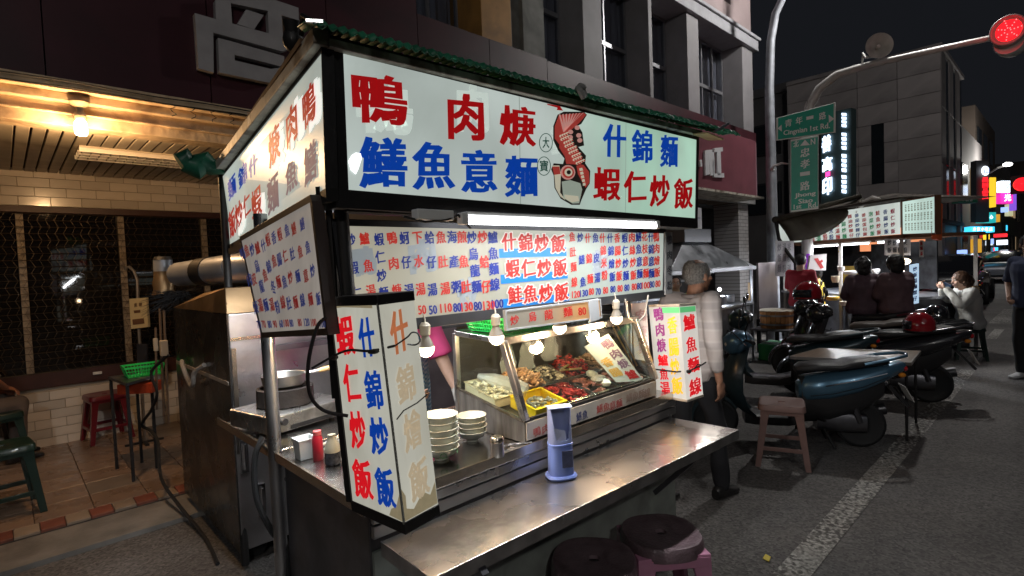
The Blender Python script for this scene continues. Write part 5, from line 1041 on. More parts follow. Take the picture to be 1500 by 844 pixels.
pc = S(-.01, .02, .086); g = MB(); g.lathe([(.115, 0), (.12, .004), (.118, .075), (.105, .078), (.10, .07), (.10, 0)], pc, 26); g.build('burner_ring', mat('burnt_iron', (.035, .028, .025), .6, .5, noise_c=.4, bump=.3), sv, True)
sp = thing('saucepan', 'worn aluminium saucepan with a wooden handle on the burner ring', 'saucepan', pc+V((0, 0, .08)))
pb = pc+V((-.005, 0, .079)); g = MB(); g.lathe([(.001, 0), (.075, 0), (.085, .008), (.092, .05), (.095, .052), (.090, .049), (.082, .010), (.001, .006)], pb, 28); g.build('pan', mat('worn_aluminium', (.55, .53, .50), .38, 1, noise_c=.3, nscale=10), sp, True)
hd = V((.85, -.22, .11)).normalized(); g = MB(); g.cyl(pb+hd*.09+V((0, 0, .03)), pb+hd*.15+V((0, 0, .03)), .009); g.build('ferrule', STEEL, sp, True); g = MB(); g.tube([pb+hd*.148+V((0, 0, .03)), pb+hd*.18+V((0, 0, .03)), pb+hd*.25+V((0, 0, .03)), pb+hd*.27+V((0, 0, .03))], [.010, .012, .013, .009], 10); g.build('handle', mat('light_wood'), sp, True)
g = MB(); g.tube(cr([V((.70, 2.17, .93)), V((.66, 2.15, .86)), V((.65, 2.12, .72)), V((.68, 2.07, .60)), V((.72, 2.04, .52)), V((.715, 2.03, .36)), V((.75, 2.02, .2)), V((.80, 2.0, .03))]), .011, 8); tag(g.build('gas_hose', RUBBER, None, True), 'thick black gas hose drooping from the stove behind the steel post', 'hose')
g = MB(); pts = [P5.c[2]+V((.01, 0, .03)), P5.c[2]+V((-.03, -.02, .01)), P5.c[2]+V((-.05, .0, -.08)), P5.c[2]+V((-.04, .03, -.17)), P5.c[2]+V((-.01, .02, -.22)), P5.c[2]+V((.04, -.02, -.24))]; g.tube(cr(pts), .005, 8); tag(g.build('cable', RUBBER, None, True), 'black cable looping down from the hanging menu to the light box', 'cable')

# =================================================================== COOKER CABINET BEHIND THE CART, LEFT
ck = thing('cooker_cabinet', 'tall greasy stainless steel cooker cabinet with sloping hood behind the cart', 'cooker', (1.5, 3.6, .08))
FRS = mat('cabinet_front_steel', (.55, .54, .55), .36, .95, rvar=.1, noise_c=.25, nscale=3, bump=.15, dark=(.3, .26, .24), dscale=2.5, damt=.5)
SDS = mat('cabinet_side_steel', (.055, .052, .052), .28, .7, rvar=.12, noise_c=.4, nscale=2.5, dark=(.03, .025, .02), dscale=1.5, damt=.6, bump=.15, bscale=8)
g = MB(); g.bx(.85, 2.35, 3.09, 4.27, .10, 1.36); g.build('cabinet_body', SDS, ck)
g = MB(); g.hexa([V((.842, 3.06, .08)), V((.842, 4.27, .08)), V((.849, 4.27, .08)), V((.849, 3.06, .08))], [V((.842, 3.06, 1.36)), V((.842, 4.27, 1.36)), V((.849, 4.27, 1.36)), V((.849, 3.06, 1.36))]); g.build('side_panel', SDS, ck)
g = MB(); g.bx(.85, 1.52, 3.060, 3.088, .09, 1.36); g.build('door', FRS, ck, bevel=.005)
g = MB(); g.bx(1.525, 2.35, 3.064, 3.088, .09, 1.36); g.build('door', mat('mauve_reflection_steel', (.42, .36, .40), .36, .9, rvar=.08, noise_c=.3, nscale=2, bump=.1), ck, bevel=.005)  # warm purple reflection on this door is put into its base colour
g = MB(); g.bx(.85, 2.35, 3.050, 3.059, 1.22, 1.235); g.build('seam_strip', EDG, ck)
g = MB(); g.bx(.853, .875, 3.048, 3.059, .62, 1.18); g.build('edge_strip', EDG, ck)
for z in (.60, .34):
    g = MB(); x = .885 if z > .5 else .96; g.bar((x, 3.035, z+.07), (x, 3.035, z-.07), .02, .014); g.bx(x-.022, x+.022, 3.046, 3.06, z-.09, z+.09); g.build('handle', CHROME, ck, bevel=.003)
HDM = mat('warm_reflection_grease_hood', (.36, .24, .13), .4, .85, rvar=.1, noise_c=.35, nscale=4, dark=(.1, .06, .03), damt=.6)  # warm reflection put into the brown base colour, dark grease blotches over it
g = MB(); a = [V((.842, 3.06, 1.362)), V((2.35, 3.06, 1.362)), V((2.35, 4.27, 1.362)), V((.842, 4.27, 1.362))]; b_ = [V((.86, 3.12, 1.50)), V((2.35, 3.12, 1.50)), V((2.35, 3.9, 1.46)), V((.95, 3.9, 1.46))]; g.hexa(a, b_); g.build('hood', HDM, ck, bevel=.004)
g = MB(); g.bx(.838, .842, 3.09, 4.25, .98, 1.0); g.tube(cr([V((.83, 3.5, 1.05)), V((.80, 3.6, 1.0)), V((.80, 3.65, .93)), V((.81, 3.75, .90)), V((.80, 3.85, .98)), V((.81, 3.95, 1.03))]), .014, 8); g.build('grey_hose', mat('grey_hose', (.28, .25, .22), .5), ck, True)
for x, y in ((.95, 3.15), (2.2, 3.15), (.95, 4.1), (2.2, 4.1)): g = MB(); g.lathe([(.001, -.015), (.05, -.015), (.05, .015), (.001, .015)], (x, y, .05), 14, 'y'); g.build('castor', RUBBER, ck, True)
du = thing('exhaust_duct', 'fat round galvanised exhaust duct running over the cooker cabinet', 'duct', (1.2, 3.5, 1.6))
DUC = mat('galvanised_duct', (.36, .38, .42), .38, .6, noise_c=.2, nscale=6)
e1 = pd(262, 402, 3.75); e2 = pd(345, 393, 3.42); e3 = pd(430, 385, 3.2); e3b = pd(560, 380, 3.0)
g = MB(); g.cyl(e1, e2, .082, .095, 24); g.build('duct_section', DUC, du, True); g = MB(); g.cyl(e2, e3b, .098, .098, 24); g.build('duct_section', DUC, du, True)
g = MB(); dd = (e2-e1).normalized(); g.cyl(e1+(e2-e1)*.42, e1+(e2-e1)*.6, .094, .094, 24); g.build('black_band', BLACK, du, True)
v0 = pd(240, 432, 3.85); v1 = pd(239, 398, 3.85); v2 = pd(238.5, 381, 3.85)
g = MB(); g.tube([v0, v0+(v1-v0)*.25, v0+(v1-v0)*.5, v0+(v1-v0)*.75, v1], [.075, .062, .070, .060, .062], 16); g.build('flexible_pipe', HDM, du, True); g = MB(); g.cyl(v1, v2, .060, .060, 20); g.build('collar', DUC, du, True); g = MB(); g.cyl(v2, v2+V((0, 0, .025)), .062, .05, 20); g.build('black_top', BLACK, du, True)
g = MB(); rs_ = random.Random(3); c_ = pd(262, 432, 3.75)
for i in range(160): g.cyl(c_+V((rs_.uniform(-.06, .06), rs_.uniform(-.05, .05), rs_.uniform(-.02, .03))), c_+V((rs_.uniform(-.24, .16), rs_.uniform(-.1, .1), rs_.uniform(-.14, .05))), .003, .0006, 3, False)
tag(stuff(g.build('bristle_brush', mat('black_bristle', (.02, .02, .022), .7))), 'black bristle brush head hanging beside the duct', 'brush')
# thin stand with hook, card pack and rods left of the cabinet
st_ = thing('hook_stand', 'slim metal stand with a curved hook top left of the cooker cabinet', 'stand', pz(205, 640, .05))
bs = pz(212, 650, .045); g = MB(); tp_ = bs+V((0, 0, 1.60-.045)); D_ = (bs-CP).dot(fw)
g.tube([bs, pd(203, 470, D_), pd(201, 410, D_), pd(196, 397, D_), pd(189, 391, D_), pd(185, 392, D_), pd(184, 396, D_)], .014, 8); g.build('pole', mat('dull_galvanised', (.25, .22, .19), .5, .7), st_, True)
g = MB(); q_ = Panel(pd(200, 504, D_-.02), pd(215, 504, D_-.02), pd(215, 535, D_-.02), pd(201, 535, D_-.02)); q_.slab(g, .02); g.build('bracket_plate', STEELD, st_)
g = MB(); g.bar(bs+V((-.15, 0, .01)), bs+V((.15, 0, .01)), .03); g.bar(bs+V((0, -.14, .012)), bs+V((0, .14, .012)), .03); g.build('foot_cross', BLACK, st_)
g = MB(); q_ = Panel(pd(189, 438, D_-.03), pd(214, 436, D_-.03), pd(217, 479, D_-.03), pd(192, 482, D_-.03)); q_.slab(g, .03); t = g.build('card_pack', mat('cream_card', (.55, .45, .25), .6)); OFF[t] = V((0, 0, 0)); tag(t, 'cream card pack with brown pictures hanging on the hook stand', 'pack')
c = MB(); q_.poly(c, [(194, 468), (211, 466), (212, 474), (195, 476)]); q_.poly(c, [(196, 455), (206, 454), (206, 458), (197, 459)]); q_.row(c, '貢糖', 199, 447, 206, 446, 5, 6); c.build('brown_lettering', mat('brown_print', (.12, .06, .03), .6), t)
rd_ = MB()
for x0, y0, x1, y1 in ((234, 452, 240, 610), (240, 455, 247, 620), (228, 480, 230, 600)): rd_.cyl(pd(x0, y0, 4.2), pd(x1, y1, 4.2), .009, n=6)
rd_.build('spare_rod', mat('rusty_rod', (.2, .14, .1), .6, .5), st_)
for c_, d_ in ((pd(240, 510, 4.1), (.05, .05, .12)), (pd(228, 505, 4.15), (.03, .03, .10))): g = MB(); g.box(c_, d_); g.build('tap_block', mat('pale_tap', (.5, .42, .32), .5), st_, bevel=.006)
g = MB(); pts = [pd(247, 520, 4.1), pd(222, 545, 4.15), pd(230, 575, 4.15), pd(222, 600, 4.2), pd(208, 622, 4.3), pd(222, 632, 4.1), pd(232, 650, 3.9), pd(236, 700, 3.7), pd(262, 740, 3.5), pd(300, 790, 3.2), pd(320, 844, 2.9)]
pts = [V((p.x, p.y, max(p.z, .055 if p.y > 3.95 else .012))) for p in pts]; g.tube(cr(pts), .011, 6); tag(g.build('power_cable', RUBBER, None, True), 'black power cable trailing over the tiles past the cooker cabinet', 'cable')
# side table with basket and red tray
tt = thing('side_table', 'small dark metal side table by the tiled wall', 'table', pz(185, 610, .05)); zs_ = .80; tb_ = [pz(158, 552, zs_), pz(200, 546, zs_), pz(225, 550, zs_), pz(185, 562, zs_)]
g = MB(); g.hexa(tb_, [p-V((0, 0, .02)) for p in tb_]); g.build('table_top', STEELD, tt)
tc_ = sum(tb_, V())/4
for p in tb_: g = MB(); e = p+(tc_-p)*.12; g.bar((e.x, e.y, .05), (e.x, e.y, zs_-.021), .02); g.build('leg', BLACK, tt)
basket((tc_.x+.08, tc_.y+.0, zs_+.002), 'green plastic basket on the small side table', .26, .20, .08, GPL)
g = MB(); p0 = pd(167, 566, (tc_-CP).dot(fw)-.12); g.box(tc_+V((.05, -.03, -.085)), (.26, .15, .08), Matrix.Rotation(R(-40), 3, 'Z')); tag(g.build('red_crate', mat('red_crate_plastic', (.45, .06, .02), .4), bevel=.006), 'red plastic crate under the side table top', 'crate')

# =================================================================== STOOLS
def stool(name, label, top_m, leg_m, h=.46, ts=.158, bs_=.200, grp='plastic stools', round_=False):
    t = thing(name, label, 'stool', (0, 0, 0), grp); e = 7 if not round_ else 2.5; n = 28
    def rg(s_, z, s2=None): 
        return [V((s_*math.copysign(abs(math.cos(k*2*math.pi/n))**(2/e), math.cos(k*2*math.pi/n)), s_*math.copysign(abs(math.sin(k*2*math.pi/n))**(2/e), math.sin(k*2*math.pi/n)), z)) for k in range(n)]
    g = MB(); rings = [rg(ts*1.0, h-.045), rg(ts*1.02, h-.044), rg(ts, h-.012), rg(ts*.96, h-.002), rg(ts*.88, h), rg(ts*.80, h-.004), rg(ts*.14, h-.005), rg(ts*.12, h-.018)]
    g.loft(rings, False); g.loft([rg(ts*.97, h-.045), rg(ts*.93, h-.016), rg(ts*.12, h-.018)], False); g.build('seat', top_m, t, True)
    g = MB(); g.lathe([(.02, 0), (.021, .001)], (0, 0, h-.0165), 14); g.build('seat_hole', BLACK, t)
    for sx, sy in ((-1, -1), (1, -1), (1, 1), (-1, 1)):
        g = MB(); k = ts*.80; kb = bs_*.84; w1, w2 = .034, .022
        a = [V((sx*(k+.016), sy*(k+.016), h-.03)), V((sx*(k+.012), sy*(k-w1-.02), h-.03)), V((sx*(k-.008), sy*(k-w1-.02), h-.03)), V((sx*(k-.006), sy*(k-.006), h-.03)), V((sx*(k-w1-.02), sy*(k-.008), h-.03)), V((sx*(k-w1-.02), sy*(k+.012), h-.03))]
        b_ = [V((sx*(kb+.016), sy*(kb+.016), 0)), V((sx*(kb+.014), sy*(kb-w2), 0)), V((sx*(kb-.006), sy*(kb-w2), 0)), V((sx*(kb-.004), sy*(kb-.004), 0)), V((sx*(kb-w2), sy*(kb-.006), 0)), V((sx*(kb-w2), sy*(kb+.014), 0))]
        md = [a[i]*.8+b_[i]*.2 for i in range(6)]; mc = sum(md, V())/6; md = [mc+(p-mc)*.82 for p in md]
        g.hexa(a, md); g.hexa(md, b_); g.build('leg', leg_m, t, bevel=.003)
    for i, (a, b_) in enumerate((((-1, -1), (1, -1)), ((1, -1), (1, 1)), ((1, 1), (-1, 1)), ((-1, 1), (-1, -1)))):
        g = MB(); zz_ = h*.30; k = (bs_*.84+(ts*.80-bs_*.84)*.32)+.004
        g.bar((a[0]*k, a[1]*k, zz_), (b_[0]*k, b_[1]*k, zz_), .014, .03); g.build('rail', leg_m, t, bevel=.003)
        g = MB(); k = ts*.80+.012; g.bar((a[0]*k, a[1]*k, h-.055), (b_[0]*k, b_[1]*k, h-.055), .010, .035); g.build('apron', leg_m, t, bevel=.003)
    return t
DKT = mat('worn_dark_seat', (.14, .095, .105), .36, noise_c=.25, nscale=20, bump=.3, bscale=120, dark=(.05, .03, .03), dscale=12, damt=.5); PKL = mat('mauve_pink_plastic', (.50, .22, .33), .30, coat=.3, noise_c=.08)
place(stool('stool', 'nearest dark-topped stool with mauve-pink legs, left one under the dining shelf', DKT, PKL, round_=True, ts=.136, bs_=.170), (1.475, 1.185, 0), R(38), sc=1.10); place(stool('stool', 'second dark-topped stool with mauve-pink legs, right one under the dining shelf', DKT, PKL, round_=True, ts=.136, bs_=.170), (1.80, 1.11, 0), R(52), sc=1.10)
BRP = mat('dusty_pink_brown_plastic', (.21, .125, .11), .45, noise_c=.12, nscale=8)
place(stool('stool', 'dusty pink-brown plastic stool standing in front of the blue scooter', BRP, BRP), (4.21, 1.53, 0), R(20))
REDP = mat('maroon_red_plastic', (.15, .012, .02), .4, coat=.2); place(stool('stool', 'dark red plastic stool by the tiled wall under the window', REDP, REDP), (.66, 6.42, .055), R(8), sc=.96)
DGP = mat('dark_green_plastic', (.010, .030, .022), .35, coat=.3)
place(stool('stool', 'nearest dark green stool at the left edge of the picture', DGP, DGP), (-.06, 4.86, .055), R(6)); place(stool('stool', 'dark green stool under the seated man in the checked shirt', DGP, DGP), (-.10, 6.15, .055), R(14), sc=1)

# =================================================================== CANOPY LAMP, CEILING FIXTURE
t = thing('canopy_lamp', 'warm glowing compact bulb in a round holder under the arcade beam', 'lamp', (.43, 4.50, 2.56)); c_ = V((.435, 4.50, 0))
g = MB(); g.lathe([(.055, 2.735), (.05, 2.725), (.022, 2.70), (.018, 2.675), (.001, 2.675)], c_, 18); g.build('rose', mat('aged_holder', (.45, .35, .22), .5), t, True)
g = MB(); g.lathe([(.001, 2.672), (.028, 2.67), (.034, 2.655), (.034, 2.635), (.03, 2.628), (.001, 2.628)], c_, 18); g.build('holder', mat('aged_holder'), t, True)
g = MB(); g.lathe([(.001, 2.626), (.02, 2.625), (.032, 2.61), (.036, 2.59), (.036, 2.54), (.030, 2.525), (.001, 2.52)], c_, 18); g.build('bulb', CFLM, t, True)
lamp('canopy_light', 'POINT', (.435, 4.47, 2.50), 46, (1, .59, .27), .05)
t = thing('ceiling_fixture', 'unlit louvred fluorescent fixture on the slatted arcade ceiling', 'light fixture', (.92, 5.4, 2.57)); q4 = [pz(121, 217, 2.575), pz(296, 240, 2.575), pz(291, 247, 2.575), pz(117, 232, 2.575)]
LV = mat('pale_louvre', (.70, .64, .55), .35, noise_c=.05); A_ = V((.50, 5.20, 2.56)); B_ = V((1.36, 5.20, 2.56))
g = MB(); g.bx(.48, 1.38, 5.16, 5.52, 2.579, 2.592); g.build('backing', mat('tan_reflector', (.5, .42, .32), .4), t)  # tan backing plate above the blades
for y in (5.17, 5.285, 5.395, 5.51): g = MB(); g.bx(.48, 1.38, y-.006, y+.006, 2.545, 2.578); g.build('long_blade', LV, t)
for i in range(15):
    for j in range(3): piece('cross_blade', (.004, .10, .028), LV, t, (.50+i*.06, 5.228+j*.1125, 2.562), .0005)
# =================================================================== PEOPLE
def taper(mb, a, b_, ra, rb, n=12):
    a, b_ = V(a), V(b_); mb.tube([a+(b_-a)*t for t in (0, .2, .5, .8, 1)], [ra, ra*1.0+(rb-ra)*.15, (ra+rb)/2*1.03, rb+(ra-rb)*.2, rb], n); mb.ball(a, ra, 10, 6); mb.ball(b_, rb, 10, 6)
def ell(c, rx, ry, z, rot=0, n=18, tilt=None):
    return [V(c)+V((rx*math.cos(k*2*math.pi/n)*math.cos(rot)-ry*math.sin(k*2*math.pi/n)*math.sin(rot), rx*math.cos(k*2*math.pi/n)*math.sin(rot)+ry*math.sin(k*2*math.pi/n)*math.cos(rot), z)) for k in range(n)]
def solid(mb, name, mt, parent, vox=.01, smooth_it=4, wrinkle=0, wscale=9, off=None):
    """union of overlapping volumes remeshed into one continuous skin"""
    o = mb.build('tmp_'+name, mt, None, off=V((0, 0, 0)))
    r_ = o.modifiers.new('r', 'REMESH'); r_.mode = 'VOXEL'; r_.voxel_size = vox
    s_ = o.modifiers.new('s', 'SMOOTH'); s_.iterations = smooth_it; s_.factor = .5
    dg = bpy.context.evaluated_depsgraph_get(); me = bpy.data.meshes.new_from_object(o.evaluated_get(dg)); col.objects.unlink(o); bpy.data.objects.remove(o)
    if wrinkle:
        nm = [v.normal.copy() for v in me.vertices]
        for v, n_ in zip(me.vertices, nm): v.co += n_*wrinkle*(noise.noise(v.co*wscale)+.6*noise.noise(V((v.co.x*wscale*2.2, v.co.y*wscale*2.2, v.co.z*wscale*.8))))
    po = OFF.get(parent, V((0, 0, 0)))
    me.transform(Matrix.Translation(-po)); me.polygons.foreach_set('use_smooth', [True]*len(me.polygons))
    me.materials.clear(); me.materials.append(mt if not isinstance(mt, (list, tuple)) else mt[0])
    q_ = bpy.data.objects.new(name, me); col.objects.link(q_); q_.parent = parent; OFF[q_] = po; return q_
def person(label, loc, yaw_, skin, shirt_m, trouser_m, shoe_m, J=None, hair=None, vox=.009, sc=1, sleeve=.5, shirt_r=1.0, longsleeve=False, eye=True, headyaw=0, headpitch=0, wr=.006, cuff=.97, hs=1, name='person', skip_legs=False):
    j = dict(pelvis=(0, 0, .92), waist=(0, .005, 1.08), chest=(0, .01, 1.27), neck=(0, .0, 1.43), head=(0, .025, 1.575),
             shL=(-.165, 0, 1.38), elL=(-.215, -.02, 1.11), haL=(-.225, .05, .87), shR=(.165, 0, 1.38), elR=(.215, -.02, 1.11), haR=(.225, .05, .87),
             hipL=(-.085, 0, .90), knL=(-.10, .03, .49), anL=(-.105, -.02, .085), hipR=(.085, 0, .90), knR=(.10, .03, .49), anR=(.105, -.02, .085), curl=.35, palmL=(1, 0, 0), palmR=(-1, 0, 0))
    j.update(J or {}); RZ = Matrix.Rotation(yaw_, 3, 'Z'); L_ = V(loc)
    W = lambda p: L_+RZ @ (V(p)*sc)
    p = {k: W(v) for k, v in j.items() if isinstance(v, tuple) and not k.startswith('palm')}
    t = thing(name, label, 'person', loc)
    b = MB()
    def torso(mb, f, f2, top=True):
        ax = (p['shR']-p['shL']); ro = math.atan2(ax.y, ax.x)
        C_ = [(p['pelvis']-V((0, 0, .07*sc)), .135, .10), (p['pelvis'], .155, .115), (p['waist'], .135, .10), (p['chest'], .160, .112), (p['chest']*.45+p['neck']*.55, .155, .095), (p['neck']-V((0, 0, .035*sc)), .085, .065)]
        rings = []
        for c, rx, ry in C_:
            rings.append([c+RZ @ V((rx*f*sc*math.cos(k*math.pi/9), ry*f2*sc*math.sin(k*math.pi/9), 0)) for k in range(18)])
        mb.loft(rings)
        for s_ in 'LR': mb.ball(p['sh'+s_], .058*f*sc, 10, 6); taper(mb, p['sh'+s_], p['chest']*.5+p['neck']*.5, .055*f*sc, .07*f*sc)
    torso(b, .9, .9)
    for s_ in 'LR':
        taper(b, p['sh'+s_], p['el'+s_], .046*sc, .036*sc); taper(b, p['el'+s_], p['ha'+s_], .037*sc, .024*sc)
        d = (p['ha'+s_]-p['el'+s_]).normalized(); pn = (RZ @ V(j['palm'+s_])); pn = (pn-d*pn.dot(d)).normalized(); sd = d.cross(pn)*(1 if s_ == 'L' else -1)
        hc = p['ha'+s_]+d*.05*sc; F_ = Matrix((sd, d, pn)).transposed()
        b.ball(hc, (.040*sc, .052*sc, .016*sc), 12, 8, F_)
        for fi, (o_, ln) in enumerate(((-.030, .062), (-.010, .074), (.010, .070), (.029, .055))):
            a0 = hc+sd*o_*sc+d*.042*sc; c_ = j['curl']; d1 = (d*math.cos(c_)+pn*math.sin(c_)); d2 = (d*math.cos(c_*2.4)+pn*math.sin(c_*2.4)); a1_ = a0+d1*ln*.45*sc; a2_ = a1_+d2*ln*.55*sc
            b.tube([a0-d*.02*sc, a0, a1_, a2_], [.0095*sc, .0092*sc, .0085*sc, .0068*sc], 8); b.ball(a2_, .0066*sc, 6, 4)
        th = hc-sd*.030*sc-d*.02*sc; th1 = th-sd*.028*sc+d*.028*sc+pn*.012*sc; th2 = th1+d*.03*sc+pn*.008*sc-sd*.004*sc; b.tube([th, th1, th2], [.013*sc, .0105*sc, .008*sc], 8); b.ball(th2, .008*sc, 6, 4)
        if not skip_legs: taper(b, p['hip'+s_], p['kn'+s_], .072*sc, .050*sc); taper(b, p['kn'+s_], p['an'+s_], .050*sc, .034*sc)
    # head
    H_ = p['head']; HR = RZ @ Matrix.Rotation(headyaw, 3, 'Z') @ Matrix.Rotation(headpitch, 3, 'X')
    hp = lambda x, y, z: H_+HR @ (V((x, y, z))*sc)
    b.ball(hp(0, -.008, .022), (.075*sc, .092*sc, .092*sc), 18, 12, HR); b.ball(hp(0, .022, -.035), (.060*sc, .068*sc, .072*sc), 16, 10, HR); b.ball(hp(0, .055, -.085), (.030*sc, .028*sc, .024*sc), 10, 6, HR)
    b.tube([hp(0, .082, .02), hp(0, .098, -.005), hp(0, .106, -.022), hp(0, .088, -.032)], [.008*sc, .011*sc, .015*sc, .011*sc], 8)
    b.ball(hp(0, .083, .040), (.045*sc, .012*sc, .010*sc), 10, 6, HR); b.ball(hp(0, .082, -.056), (.024*sc, .013*sc, .008*sc), 10, 6, HR)
    for s_ in (-1, 1):
        b.ball(hp(s_*.077, -.002, -.008), (.010*sc, .019*sc, .032*sc), 10, 6, HR); b.ball(hp(s_*.045, .062, -.018), (.022*sc, .02*sc, .02*sc), 8, 6, HR)
    taper(b, p['neck']-V((0, 0, .05*sc)), hp(0, -.012, -.05), .058*sc, .054*sc)
    solid(b, 'body', skin, t, vox*sc, 3)
    if eye:
        for s_ in (-1, 1):
            g = MB(); g.ball(hp(s_*.031, .074, .016), .013*sc, 10, 6); g.build('eye', mat('eye_white', (.6, .57, .54), .3), t, True)
            g = MB(); g.ball(hp(s_*.031, .0835, .016), .0062*sc, 8, 6); g.build('iris', mat('dark_iris', (.02, .012, .01), .2), t, True)
            g = MB(); g.tube([hp(s_*.014, .090, .036), hp(s_*.032, .090, .041), hp(s_*.050, .078, .036)], [.003*sc, .004*sc, .002*sc], 6); g.build('eyebrow', mat('brow_hair', (.03, .025, .022), .8), t)
        g = MB(); g.tube([hp(-.022, .090, -.058), hp(0, .0965, -.056), hp(.022, .090, -.058)], [.0025*sc, .005*sc, .0025*sc], 6); g.build('lips', mat('lips', (.32, .12, .10), .5), t, True)
    # clothes
    s1_ = MB(); torso(s1_, 1.10*shirt_r, 1.16*shirt_r)
    for s_ in 'LR':
        a, e, h_ = p['sh'+s_], p['el'+s_], p['ha'+s_]
        if longsleeve: taper(s1_, a, e, .064*sc*shirt_r, .052*sc*shirt_r); taper(s1_, e, e+(h_-e)*cuff, .052*sc*shirt_r, .037*sc*shirt_r)
        else: s1_.tube([a, a+(e-a)*.4*sleeve/.5, a+(e-a)*(sleeve/.5)*.78], [.066*sc, .064*sc, .066*sc], 14)
    s1_.lathe([(.062*sc, 0), (.066*sc, .03*sc)], p['neck']-V((0, 0, .035*sc)), 16)
    solid(s1_, 'shirt' if not longsleeve else 'jacket', shirt_m, t, vox*1.3, 3, wr)
    if not skip_legs:
        s2 = MB(); s2.loft([[c+RZ @ V((rx*sc*math.cos(k*math.pi/9), ry*sc*math.sin(k*math.pi/9), 0)) for k in range(18)] for c, rx, ry in ((p['pelvis']-V((0, 0, .10*sc)), .145, .115), (p['pelvis'], .168, .125), (p['waist']-V((0, 0, .05*sc)), .15, .115))])
        for s_ in 'LR': taper(s2, p['hip'+s_], p['kn'+s_], .088*sc, .066*sc); taper(s2, p['kn'+s_], p['an'+s_]+V((0, 0, .0)), .066*sc, .054*sc)
        solid(s2, 'trousers', trouser_m, t, vox*1.4, 3, wr*1.2, 7)
        for s_ in 'LR':
            a = p['an'+s_]; ft = RZ @ Matrix.Rotation(j.get('toe'+s_+'yaw', 0) if 'toe'+s_+'yaw' in j else 0, 3, 'Z'); g = MB(); n_ = 14
            prof = [(-.075, .030, .07), (-.06, .036, .085), (-.01, .040, .09), (.05, .044, .065), (.11, .046, .045), (.155, .040, .038), (.175, .024, .028)]; rings = []
            for y, w_, hh in prof: rings.append([V((a.x, a.y, 0))+V((0, 0, loc[2]))+ft @ (V((w_*math.copysign(abs(math.cos(k*2*math.pi/n_))**.7, math.cos(k*2*math.pi/n_)), y, hh/2+.004+hh/2*math.copysign(abs(math.sin(k*2*math.pi/n_))**.7, math.sin(k*2*math.pi/n_))))*sc)+V((0, 0, j.get('lift'+s_, 0))) for k in range(n_)])
            g.loft(rings); g.build('shoe', shoe_m, t, True)
    if hair: hair(t, hp, HR, sc*hs)
    return t, p, hp, HR
def hair_short(mt, bald=0, low=-.06, n=1):
    def f(t, hp, HR, sc):
        g = MB(); g.ball(hp(0, -.014, .026), (.081*sc, .098*sc, .098*sc), 26, 18, HR); vs, fs = [], []
        keep = []; inv = HR.inverted()
        for fc in g.f:
            c = sum((g.v[i] for i in fc), V())/4; l = inv @ (c-hp(0, 0, 0))/sc
            if l.y < .045-max(0, -l.z)*.9 and l.z > low and not (l.z > .085 and bald and l.y > -.06 and abs(l.x) < .06): keep.append(fc)
        g.f = keep; g.mi = [0]*len(keep)
        for i, v in enumerate(g.v): g.v[i] = v+(v-hp(0, 0, 0)).normalized()*.006*noise.noise(v*70)
        o = g.build('hair', mt, t, True); s_ = o.modifiers.new('t', 'SOLIDIFY'); s_.thickness = .012*sc
        st = MB(); rs_ = random.Random(5)
        for fc in keep:
            for _ in range(3):
                c = sum((g.v[i]*rs_.random() for i in fc), V()); tot = None
                ws = [rs_.random() for _ in fc]; c = sum((g.v[i]*w_ for i, w_ in zip(fc, ws)), V())/sum(ws)
                nrm = (c-hp(0, 0, 0)).normalized(); dn = (HR @ V((0, -.5, -1))); dn = (dn-nrm*dn.dot(nrm)).normalized(); x = nrm.cross(dn)*.002*sc
                st.add([c-x+nrm*.002, c+x+nrm*.002, c+dn*.022*sc+nrm*.006*sc], [[0, 1, 2]])
        stuff(st.build('hair_strands', mt, t))
    return f
def hair_bun(mt, bun=True):
    def f(t, hp, HR, sc):
        g = MB(); g.ball(hp(0, -.02, .025), (.094*sc, .105*sc, .108*sc), 18, 12, HR); g.ball(hp(0, -.05, -.04), (.082*sc, .07*sc, .085*sc), 14, 8, HR)
        if bun: g.ball(hp(0, -.04, .125), (.05*sc, .05*sc, .042*sc), 12, 8, HR)
        solid(g, 'hair', mt, t, .010*sc, 2, .007, 40)
    return f
BLH = mat('black_hair', (.012, .010, .010), .45, noise_c=.3, nscale=60, bump=.4, bscale=90); GRH = mat('grey_hair', (.17, .165, .16), .7, noise_c=.4, nscale=90, bump=.6, bscale=120)
SKO = mat('tanned_skin', (.33, .17, .11), .5, noise_c=.12, nscale=40, bump=.15, bscale=180); SKF = mat('light_skin', (.55, .34, .25), .5, noise_c=.06, nscale=30)
